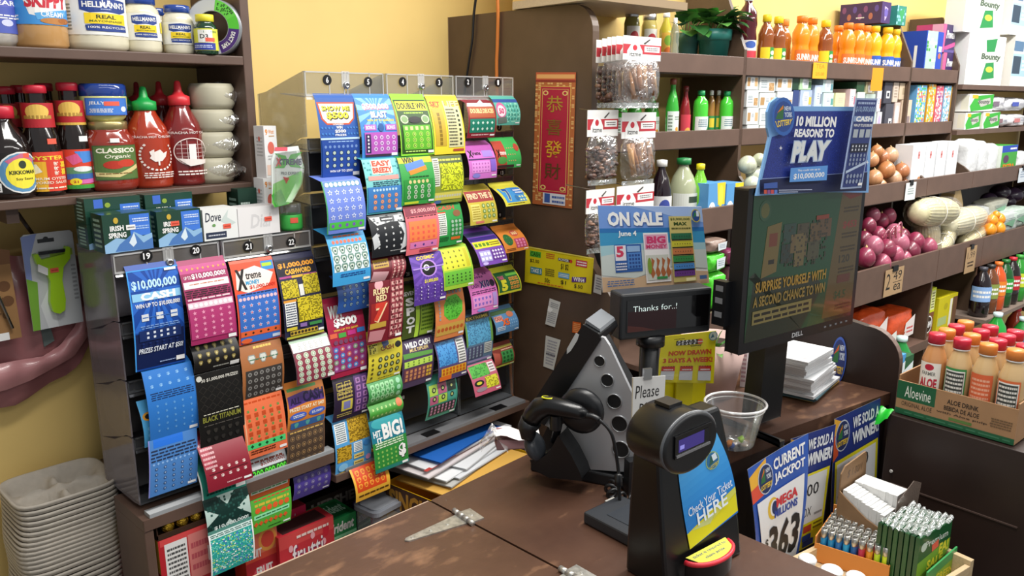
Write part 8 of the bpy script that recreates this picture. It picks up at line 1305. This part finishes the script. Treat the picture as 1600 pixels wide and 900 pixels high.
stack(1271, 1283, [(168, '#b8c4d0', [], 'grey small box behind the monitor sign under the oval one'), (133, '#b8c8e4', PV('#7a8a98'), 'tall pale blue small box with a red oval, under the yellow tag')])
stack(1285, 1301, [(168, '#c8d8d8', [], 'pale teal small box low behind the monitor sign'), (145, '#c0d8d4', PV('#5a9a94'), 'pale teal small box under the topmost teal one'), (123, '#b8d0d0', PV('#5a8a94'), 'pale teal small box on top, right of the yellow tag')])
stack(1304, 1319, [(168, '#d8d8b0', [], 'cream small box low behind the monitor sign'), (145, '#e0dca8', [L(.3, .3, .8, .7, 3, '#b8a8a0')], 'cream yellow small box above the monitor sign')])
stack(1326, 1335, [(168, '#d8c8cc', [], 'pink small box low behind the ticket picture'), (139, '#dcc0c4', PV('#b86a7a'), 'pink and white small box above the ticket picture')])
stack(1338, 1350, [(168, '#cfe0d4', [], 'pale mint small box low behind the sign'), (144, '#cfe0d4', [], 'pale mint small box under the dark green one'), (128, '#234a30', [], 'dark green small box in the back, left of the tan one')])
stack(1352, 1366, [(168, '#b8c8c4', [], 'grey green small box low behind the sign'), (147, '#c8dcd0', [], 'mint small box under the tan one'), (128, '#b4b08a', PV('#8a8a5a'), 'tan small box left of the orange tag')])
stack(1368, 1375, [(175, '#d8d4d8', [E(.5, .5, .3, .35, '#b8a8c8')], 'white narrow small box at the bottom, right of the sign'), (141, '#cfccd4', PV('#b86a4a'), 'white narrow small box with an oval, upper right of the sign')])
stack(1380, 1392, [(162, '#4a4a54', [R(.5, .5, .9, .9, WH), R(.58, .58, .82, .82, '#4a4a54')], 'dark grey small box with a white square, lower one'), (129, '#3f3f4a', [R(.3, .4, .75, .75, WH), R(.38, .48, .67, .67, '#3f3f4a')], 'dark grey small box with a white square, upper one')])
stack(1394, 1402, [(160, '#d0b8b0', [E(.5, .4, .35, .3, '#e8d8d8')], 'pinkish small box with an oval, lower left of two'), (129, '#c8b8a8', [L(.2, .2, .8, .8, 4, '#9a8a7a')], 'beige small box in the upper row, left of two')])
stack(1404, 1420, [(156, '#cfb8a0', [E(.35, .6, .2, .25, '#e0d0d8'), R(.6, .5, .9, .8, '#8a7a7a')], 'beige small box with an oval, lower right next to the tissue boxes'), (130, '#c8b49a', [R(.3, .3, .7, .7, '#a8967a')], 'beige small box in the upper row, right of two')])
TI = [(1426, 1441, 133, '#6aa8d8', ['#e0c83a', '#4aa85a', '#d86a5a']), (1444, 1455, 132, '#e8a02a', ['#e8c84a', '#6ab8a8', '#e07a2a']), (1457, 1467, 134, '#d86a7a', ['#e8d8d8', '#c83a5a', '#8a4a8a']), (1469, 1479, 134, '#8ab4d8', ['#e8eef0', '#3a9a9a', '#d88a5a']), (1480, 1488, 135, '#e0a83a', ['#d8c84a', '#5ab8a8', '#d86a3a'])]
for i, (x0, x1, top, c, cs) in enumerate(TI):
    sbox('tissue_box', 'colourful patterned tissue box standing upright, %s of the five' % ('leftmost, pale blue edged', 'second, orange', 'third, pink', 'fourth, light blue', 'rightmost, orange')[i], x0, x1, .016, .12, Z2, top, c, cat='tissue box', front=[N(.05, 0, .95, 1, 5, 16, cs[0], .45), N(.05, 0, .95, 1, 6, 19, cs[1], .25), N(.05, 0, .95, 1, 5, 14, cs[2], .22), N(.05, 0, .95, 1, 7, 17, WH, .15)])
# ---- fourth level: red onions, noodles, peppers, bags
zz = Z4+.03
t = thing('snack_ledge', 'brown ledge carrying the snack packs behind the poster', 'ledge', SF.w(.45, -.195, Z4+.001), SF.yaw); B().box(0, .26, .022, .30, 0, .10, BROWN).obj('ledge_block', t)
for i, (x0, x1, yb, pt, c, lb) in enumerate(((1108, 1135, 452, 426, '#4fc832', 'green and white snack pack behind the poster, lower one'), (1108, 1135, 424, 396, '#4fc832', 'green and white snack pack behind the poster, upper one'), (1140, 1156, 446, 414, '#6a2a4a', 'maroon snack pack left of the monitor, lower one'), (1140, 1156, 412, 390, '#7a2f52', 'maroon snack pack left of the monitor, upper one'), (1110, 1138, 394, 374, '#8a7468', 'brown and white snack pack on top of the green ones'))):
    z = SF.sz(yb, SF.sx(x0, -.14, 1.0), -.14)
    if i in (0, 2): z = Z4+.1015
    else: z = zp_+.001 if i in (1, 3) else zg_+.001
    soft('snack_pack', lb, 'snack', x0, x1, -.15, .10, z, pt, c, [P((.3, .2), (.9, .1), (.85, .8), (.35, .9), c='#d4dce0'), L(.4, .3, .8, .7, 3, '#8a9aa8')] if i != 2 and i != 3 else [R(.2, .4, .7, .5, '#c8a8b8')], seed=40+i)
    zp_ = SF.sz(pt, (SF.sx(x0, -.15, z)+SF.sx(x1, -.15, z))/2, -.15)
    if i == 1: zg_ = zp_
RO = [(1352, 403, 30), (1378, 412, 28), (1365, 385, 30), (1350, 375, 26), (1385, 390, 30), (1398, 399, 28), (1405, 380, 30), (1422, 393, 30), (1430, 378, 28), (1450, 386, 27), (1397, 364, 26), (1357, 353, 24), (1376, 346, 24), (1388, 338, 24), (1364, 336, 22), (1410, 370, 24), (1372, 368, 26), (1412, 405, 24)]
for i, (px, py, w) in enumerate(RO):
    b = -.165 if py > 395 else -.15 if py > 375 else -.10 if py > 350 else -.04
    veg('red_onion', 'single dark red onion at the right end of the red onion bin' if (px, py) == (1450, 386) else 'red onion in the bin right of the monitor', 'onion', px, py, w, b, ['#862a46', '#9c465e', '#ac5e74', '#702038'][i % 4], None if (px, py) == (1450, 386) else 'red onions in the bin right of the monitor', 1.05, i % 3 == 0, i)
b = B(); rn = random.Random(4)
for i in range(3): b.tube(smooth([(.04*i, -.01, .06), (.05*i+.02, -.02, .09+.01*i), (.05*i+.05, -.015, .05)]), .004, clear('#e8a8b8', .4, .15, .1, body='#d87a90'), 6)
q = SF.aty(1375, 375, -.185); o = b.obj('onion_netting'); at(o, SF.w(q.x, -.185, q.z-.05), SF.yaw); tag(o, 'pink netting strands over the red onions', 'net')
CRM = '#d8cfa8'
def bundle(label, p0, p1, b0, b1, r, col, rib=True):
    A_ = SF.aty(*p0, b0); B2 = SF.aty(*p1, b1); A3 = SF.w(A_.x, b0, A_.z); B3 = SF.w(B2.x, b1, B2.z); d = (B3-A3)
    t = thing('noodle_pack', label, 'noodles', A3); n = 9; b = B(); m = mat(col, .4, coat=.3, noise=.12, nscale=30, bump=.4)
    RR = (.80, .95, 1, 1.03, 1, .97, 1.02, 1, .95, .80); ax0 = d.normalized(); s0 = ax0.cross(V((.2, .9, .3))).normalized(); u0 = s0.cross(ax0)
    b.grid(lambda u, v: d*(.04+.92*v)+(s0*cos(2*pi*u)+u0*sin(2*pi*u))*r*RR[min(9, int(v*9.99))]*(.97+.035*cos(26*2*pi*u+2*v)), 104, 9, m)
    for e_ in (0, 1): b.sph(tuple(d*(.04+.92*e_)), (r*.80, r*.80, r*.80), m, 14, 8)
    b.obj('noodles', t)
    b = B(); b.tube([d*(i/6-.02) for i in range(7)], [r*1.06]*7, clear('#ffffff', .05, .12, .08, wrinkle=.5), 14, False); b.obj('wrapper', t)
    mid = d*.45; ax = d.normalized(); s_ = ax.cross(ZZ).normalized(); u_ = s_.cross(ax); b = B(); b.tube([mid+(s_*cos(k*pi/10)+u_*sin(k*pi/10))*r*1.07 for k in range(21)], .002, mat('#eeeadc', .5), 6, False); b.obj('tie', t)
bundle('cream noodle pack lying on top at the left of the pile', (1434, 332), (1483, 330), -.12, -.15, .062, '#d8d0a8')
bundle('cream noodle pack standing upright at the left of the pile', (1450, 405), (1446, 348), -.128, -.11, .055, '#c8b88e')
bundle('cream noodle pack lying across the middle of the pile', (1478, 352), (1528, 338), -.12, -.12, .060, '#dcd6b8')
bundle('cream noodle pack leaning in front of the pile, left one', (1468, 390), (1482, 362), -.143, -.12, .04, '#d2c8a0')
bundle('cream noodle pack leaning in front of the pile, right one', (1504, 382), (1530, 360), -.138, -.12, .045, '#d0c49a')
q = SF.aty(1495, 312, -.06); t = thing('fried_tofu_bag', 'peaked beige bag standing behind the noodle packs', 'bag', SF.w(q.x, -.03, q.z), SF.yaw)
b = B(); b.prism([(-.07, -.10), (.10, -.12), (.085, -.03), (.03, .05), (.005, .085), (-.012, .085), (-.03, .03), (-.075, -.03)], 'y', -.03, .03, mat('#c8ac7c', .5, noise=.12, nscale=30, bump=.5)); b.obj('bag_body', t, bevel=.014, seg=3)
b = B(); b.prism([(-.035, .03), (.035, .04), (.005, .11), (-.015, .105)], 'y', -.028, .026, clear('#ffffff', .25, .15, .1, wrinkle=.6)); b.obj('bag_top', t)
for i, (px, py, w, b_) in enumerate(((1546, 359, 20, -.17), (1560, 357, 20, -.175), (1549, 345, 19, -.165), (1561, 343, 18, -.165), (1556, 336, 12, -.16))):
    veg('bell_pepper', 'orange bell pepper in the wrapped group of peppers, %s' % ('lower left', 'lower right', 'upper left', 'upper right', 'topmost')[i], 'pepper', px, py, w, b_, '#e8901a', None, 1.0, i > 1, i)
for i, (px, py, w, c, lb) in enumerate(((1532, 338, 30, '#b8bcb8', 'greyish wrapped vegetable bag behind the peppers'), (1574, 345, 34, '#c8d0cc', 'white and green printed vegetable bag right of the peppers'), (1592, 338, 30, '#c0d0c4', 'pale green printed vegetable bag at the right edge'), (1560, 325, 34, '#a8a898', 'grey green vegetable bag in the second row'))):
    a0 = SF.sx(px-w/2, -.10, 1.0); z0 = SF.sz(py+20, a0, -.10)
    o = soft('vegetable_bag', lb, 'vegetables', px-w/2, px+w/2, -.13+.05*(i == 3), .10, max(Z4+.001, SF.sz(py+22, a0, -.13)), py-14, c, [P((.2, .5), (.8, .3), (.7, .8), c='#7aa88a'), L(.2, .2, .8, .4, 2, '#8a9a94')], seed=60+i)
for i, (px, py, w) in enumerate(((1562, 300, 30), (1580, 305, 34), (1596, 300, 30), (1573, 315, 26), (1545, 310, 24))):
    veg('eggplant', 'dark purple eggplant in the back of the far right bin', 'eggplant', px, py, w, .02, ['#2a1c2c', '#33243a', '#241a28'][i % 3], 'dark eggplants at the back of the far right bin', .7, False, i)
# ---- fifth level
for i, (x0, x1, top, lb) in enumerate(((1344, 1383, 486, 'orange and white bread bag on the low shelf, left one'), (1386, 1427, 486, 'orange and white bread bag on the low shelf, right one'))):
    a0 = SF.sx(x0, -.15, .68)
    o = soft('bread_bag', lb, 'bread', x0, x1, -.16, .14, Z5+.008, top, '#c84a1c', [P((.6, .35), (1, .1), (1, .9), (.55, .95), c='#e0d8d4'), L(.65, .5, .95, .8, 2, '#c83a3a'), P((0, .6), (.2, .5), (.25, .9), (.05, 1), c='#dfe0d8')], seed=70+i)
z0 = Z5+.001; z1 = SF.sz(488, 2.05, -.17)
carton('soda_box', 'brown root beer can box on the low shelf under the yellow carton', 'box', SF, 1.985, 2.075, -.17, .0, z0, z1, '#c89a6a', front=[R(0, 0, 1, 1, '#7a4a2a'), *ring(.5, .5, .42, .38, WH, '#3a2418', .88), T('A&W', .2, .36, .82, .64, WH, 2)], left=[R(0, 0, 1, 1, '#c8a078'), L(.1, .1, .9, .9, 6, '#8a5a34')])
carton('soda_box', 'tall yellow lemon soda box standing on the root beer box', 'box', SF, 1.985, 2.075, -.17, .0, z1+.001, SF.sz(450, 2.05, -.17), '#c8d41f', front=[R(.5, .1, .95, .9, '#d8d8a0'), L(.55, .15, .9, .85, 6, '#6a6a2a')], left=[L(.1, .6, .9, .9, 3, '#8a9a1a')])
carton('soda_box', 'wide yellow lemon soda box with an open brown end, lower shelf', 'box', SF, 2.12, 2.33, -.17, .05, z0, SF.sz(463, 2.2, -.17), '#c8bc1a', front=[R(.62, .12, .74, .95, '#e0dcd0'), R(.76, .1, 1, 1, '#6a4a34'), R(.05, .6, .5, .85, '#a8b87a'), E(.4, .3, .1, .1, '#b0a41a')])
t = thing('drink_shelf', 'grey wooden shelf carrying soda bottles at the far right', 'shelf', SF.w(2.34, -.30, .64), SF.yaw); B().box(0, 1.5, 0, .28, -.012, .006, mat('#7a6a60', .6)).obj('shelf_board', t)
SOD = [(0, 0), (.85, 0), (1, .04), (1, .30), (.9, .36), (.94, .5), (1, .6), (.8, .76), (.36, .90), (.34, .93)]
def soda(label, a, b, z, R_, H_, c, cap, lc, txt=None):
    t = thing('soda_bottle', label, 'bottle', SF.w(a, b, z), SF.yaw)
    vparts(t, R_, H_, [('bottle', SOD, glassy(c)), ('cap', [(.38, .925), (.42, .93), (.42, .995), (0, 1)], mat(cap, .4))], [('label', 1.0, .32, .62, -70, 70, ([T(txt, .1, .25, .9, .75, '#c8243a', 2)] if txt else [L(.1, .2, .9, .8, 2, WH)]), lc)], -150)
for i, (c, cap, lc, txt, lb) in enumerate((('#1a1014', '#3a3a44', '#8aaee0', None, 'dark soda bottle with light blue label, leftmost on the grey shelf'), ('#6a3a1a', '#2a2a2a', '#8a9a4a', None, 'brown soda bottle with olive label on the grey shelf'), ('#c8501a', '#e0742a', '#e8842a', None, 'orange soda bottle on the grey shelf'), ('#14501f', '#1a6a2a', '#2f9a3a', None, 'dark green soda bottle on the grey shelf'), ('#1a1210', '#b8242e', '#b8242e', None, 'dark cola bottle with red label on the grey shelf'), ('#2a8a2a', '#3a9a3a', '#c8d83a', None, 'green soda bottle with yellow label on the grey shelf'), ('#1f7a2f', '#2a7a3a', '#e0e0d8', None, 'green soda bottle with white label, rightmost on the grey shelf'))):
    soda(lb, 2.405+.095*i, -.24, .647, .043, .235, c, cap, lc, txt)
for i, (px, py, c, cap, lb) in enumerate(((1560, 488, '#1f9a3a', '#c8e0e4', 'green soda bottle with pale cap behind the aloe drinks'), (1600, 495, '#2a8a3a', '#c8e0e4', 'green soda bottle at the right edge behind the aloe drinks'), (1590, 480, '#a83a24', '#b8242e', 'red soda bottle at the right edge, further back'))):
    q = SF.aty(px, py, -.34+.09*(i == 2)); soda(lb, q.x, -.34+.09*(i == 2), q.z-.26, .047, .26, c, cap, '#2f6ab0' if i < 2 else '#c83a3a')
t = thing('drink_shelf', 'lower shelf hidden behind the aloe drinks, carrying green sodas', 'shelf', SF.w(1.6, -.42, q.z-.262), SF.yaw); B().box(0, 1.6, 0, .21, -.02, 0, BROWN).obj('shelf_board', t)
t = SF.aty(1408, 528, -.38); soda('green soda bottle with pale cap left of the aloe drinks', SF.aty(1410, 525, -.40).x, -.40, SF.aty(1410, 525, -.40).z-.25, .045, .25, '#1f8a3a', '#c8e4e0', '#7ac82a')
z9 = SF.aty(1410, 525, -.40).z-.25
t = thing('snack_ledge', 'low ledge between the end panel and the aloe carton', 'ledge', SF.w(.80, -.60, z9-.001), SF.yaw); B().box(0, .75, 0, .28, -.02, 0, BROWN).obj('ledge_board', t)
for i, (px, c, lb, w) in enumerate(((1398, '#4a9ad8', 'light blue carton beside the low end panel', 16), (1412, '#1f5a34', 'dark green carton beside the light blue one', 14), (1395, '#d8562a', 'orange carton lowest beside the low end panel', 9), (1402, '#e0c81f', 'yellow carton lowest beside the orange one', 8))):
    top = (556, 556, 588, 594)[i]; b_ = -.56 if i > 1 else -.50
    a0 = SF.sx(px-w/2, b_, z9+.05); a1 = SF.sx(px+w/2, b_, z9+.05)
    carton('drink_carton', lb, 'carton', SF, a0, a1, b_, b_+.05, z9+.0005, SF.sz(top, (a0+a1)/2, b_), c, front=[P((0, .2), (1, .1), (1, .4), (0, .5), c='#dfe8ec')])
# ---- price tags clipped on the lips
def ptag(label, px0, px1, py0, py1, b, base, ops, clip=True, rz=0):
    q0 = SF.aty((px0+px1)/2, py0, b-.004); q1 = SF.aty((px0+px1)/2, py1, b-.004); a0 = SF.sx(px0, b-.004, q0.z); a1 = SF.sx(px1, b-.004, q0.z); w = a1-a0; h = q0.z-q1.z
    t = thing('price_tag', label, 'price tag', SF.w((a0+a1)/2, b-.004, q0.z-h), SF.yaw+rz); b_ = B(); b_.box(-w/2, w/2, -.0008, 0, 0, h, mat(base, .6)); b_.front(-w/2, w/2, -.0008, 0, h, ops); b_.obj('card', t)
    if clip: B().box(-w*.14, w*.14, -.004, .003, h-.012, h+.010, BLACK).obj('clip', t)
ptag('white price tag clipped under the brown onions', 1416, 1432, 285, 312, -.118, '#d8dcdc', [L(.2, .3, .8, .7, 3, '#8a9a9a')])
ptag('kraft price tag reading 2.49 ea under the red onions', 1384, 1413, 419, 459, -.20, '#a88a66', [T('2', .08, .15, .3, .75, '#1d1814', 0), T('49', .45, .12, .9, .45, '#1d1814', 0), R(.45, .52, .92, .54, '#1d1814'), T('ea', .5, .6, .88, .85, '#1d1814', 0)])
ptag('kraft price tag clipped under the noodle packs', 1511, 1527, 385, 424, -.20, '#a88a66', [T('1.99', .15, .2, .85, .45, '#3a2c20', -.2), L(.2, .55, .8, .8, 2, '#3a2c20')])
ptag('white price tag at the right edge under the plate packs', 1593, 1606, 262, 284, -.118, '#d0d8e0', [L(.2, .2, .8, .7, 3, '#8a9ab0')])
ptag('yellow orange price tag under the iced tea', 1271, 1293, 98, 123, 0, '#f0a818', [T('TEA', .2, .1, .8, .35, '#c87a10', 0), T('2/5.00', .2, .6, .8, .8, '#c87a10', 0)], False)
ptag('orange price tag sticking out edgewise under the orange juices', 1367, 1377, 106, 142, -.006, '#f0981a', [], False, radians(-25))
# ---- hanging spice bags
BAGF = clear('#ffffff', .03, .05, .12, wrinkle=.5, fr_=.35)
def spice(label, px0, px1, py0, py1, pyb, b, kind, group=None, seed=0, rz=0, art=True, tk=.018):
    q0 = SF.aty(px0, py0, b); a1 = SF.sx(px1, b, q0.z); zh = SF.sz(py1, q0.x, b); zb = SF.sz(pyb, q0.x, b); w = a1-q0.x; h = q0.z-zh; bb = q0.z-zb
    t = thing('spice_bag', label, 'bag', SF.w(q0.x+w/2, b, q0.z), SF.yaw+rz, group); rn = random.Random(seed)
    b_ = B(); b_.box(-w/2, w/2, -.001, .001, -h, 0, mat('#e4e4e2', .5))
    if art: b_.front(-w/2, w/2, -.001, -h, 0, [R(0, .34, 1, .74, '#b8303c'), R(.55, .40, .96, .64, WH), L(.6, .44, .92, .6, 2, '#6a5a5a'), P((.10, 1), (.10, .62), (.2, .34), (.3, .26), (.42, .36), (.5, .62), (.48, 1), c='#ececea'), E(.3, .48, .06, .12, '#c02a3a'), T('itzme', .16, .66, .46, .84, '#3a3a3a', .6), P((.52, .28), (.68, .08), (.70, .12), (.56, .32), c='#4a4440')])
    b_.obj('header_card', t)
    b_ = B(); M = ['#9a6a3f', '#8a5a34', '#b08350', '#6a4428']
    if kind == 'sticks':
        for i in range(20):
            x = rn.uniform(-.28, .40)*w; dx = rn.uniform(.0, .12)*w; b_.tube([(x-dx, rn.uniform(-.4, .4)*tk, -h-.01-rn.random()*.02), (x+dx*.6, rn.uniform(-.4, .4)*tk, -bb*.86-rn.random()*.012)], min(tk*.5, rn.uniform(.004, .007)), M[i % 4], 7)
    else:
        for i in range(110): b_.sph((rn.uniform(-.42, .42)*w, rn.uniform(-.4, .4)*tk, -h-.022-rn.random()**.75*(bb-h-.032)), (rn.uniform(.006, .012),)*2+(rn.uniform(.004, .009),), ['#4a3028', '#5f4034', '#3a2620', '#77543f'][i % 4], 6, 4)
    o = b_.obj('contents', t); o['kind'] = 'stuff'
    b_ = B(); b_.sph((0, 0, -(h+bb)/2+.004), (w*.52, tk, (bb-h)/2+.004), BAGF, 22, 12, lambda d: (1/(abs(d.x)**6+abs(d.z)**6+abs(d.y)**2.2)**(1/6))*(.93+.02*sin(11*d.x+seed)*sin(9*d.z))); b_.obj('clear_bag', t)
    b_ = B(); b_.tube([(0, .001, -.006), (0, .02, -.004), (0, -b-.012, .002)], .0016, STEEL, 6); b_.obj('hook', t)
    b_ = B(); b_.grid(lambda u, v: V((-w*.48+w*.96*u, -.004+.003*sin(9*u), -bb+.004-.014*v)), 12, 2, clear('#ffffff', .35, .2, .1, wrinkle=.5, body='#d8e0dc')); b_.obj('bag_seam', t)
for i in range(6):
    spice('spice bag in the upper hanging row, behind the front cinnamon bag' if i < 5 else 'cinnamon stick bag in front of the upper hanging row', (932, 941, 949, 956, 963, 974)[i], (990, 998, 1006, 1014, 1022, 1033)[i], (62, 60, 58, 57, 56, 55)[i], (98, 97, 96, 95, 94, 93)[i], 163, -.055-.019*i-(.006 if i == 5 else 0), 'lumps' if i < 3 else 'sticks', 'spice bags hanging behind the front cinnamon bag' if i < 5 else None, i, tk=.008 if i < 5 else .013)
spice('dark dried spice bag in the middle hanging row, left one', 918, 966, 172, 214, 285, -.10, 'lumps', None, 11)
spice('cinnamon bark bag in the middle hanging row, right one', 972, 1025, 176, 217, 286, -.11, 'sticks', None, 12)
spice('dried spice bag in the lowest hanging row, left one, half hidden by the poster', 916, 960, 298, 335, 392, -.14, 'lumps', None, 13)
spice('spice bag in the lowest hanging row, right one, half hidden by the poster', 964, 1022, 292, 330, 390, -.145, 'lumps', None, 14)
# ---- small pieces that belong to one part of their thing go one level deeper
SUB = {'number_disc': 'header_strip', 'lock': 'header_strip', 'lock_clip': 'header_strip', 'cap_ring': 'bottle', 'price_sticker': 'body', 'neck_label': 'body', 'plastic_sleeve': 'sheet', 'logo': 'body', 'trigger': 'body', 'screw': 'strap_leaf', 'tie': 'noodles', 'tray_sign': 'ticket_tray', 'worn_sticker': 'screen', 'eye_remover': 'handle', 'spark_wheel': 'hood', 'ticket_panel': 'board', 'stem': 'bulb', 'loose_film': 'plastic_wrap'}
stem_ = lambda o: o.name.split('.')[0]
for o in list(COL.objects):
    p = o.parent; want = SUB.get(stem_(o))
    if p is None or not want or p.parent is not None or p.type != 'EMPTY': continue
    for c in p.children:
        if stem_(c) == want and c is not o and c.location.length < 1e-9: o.parent = c; break
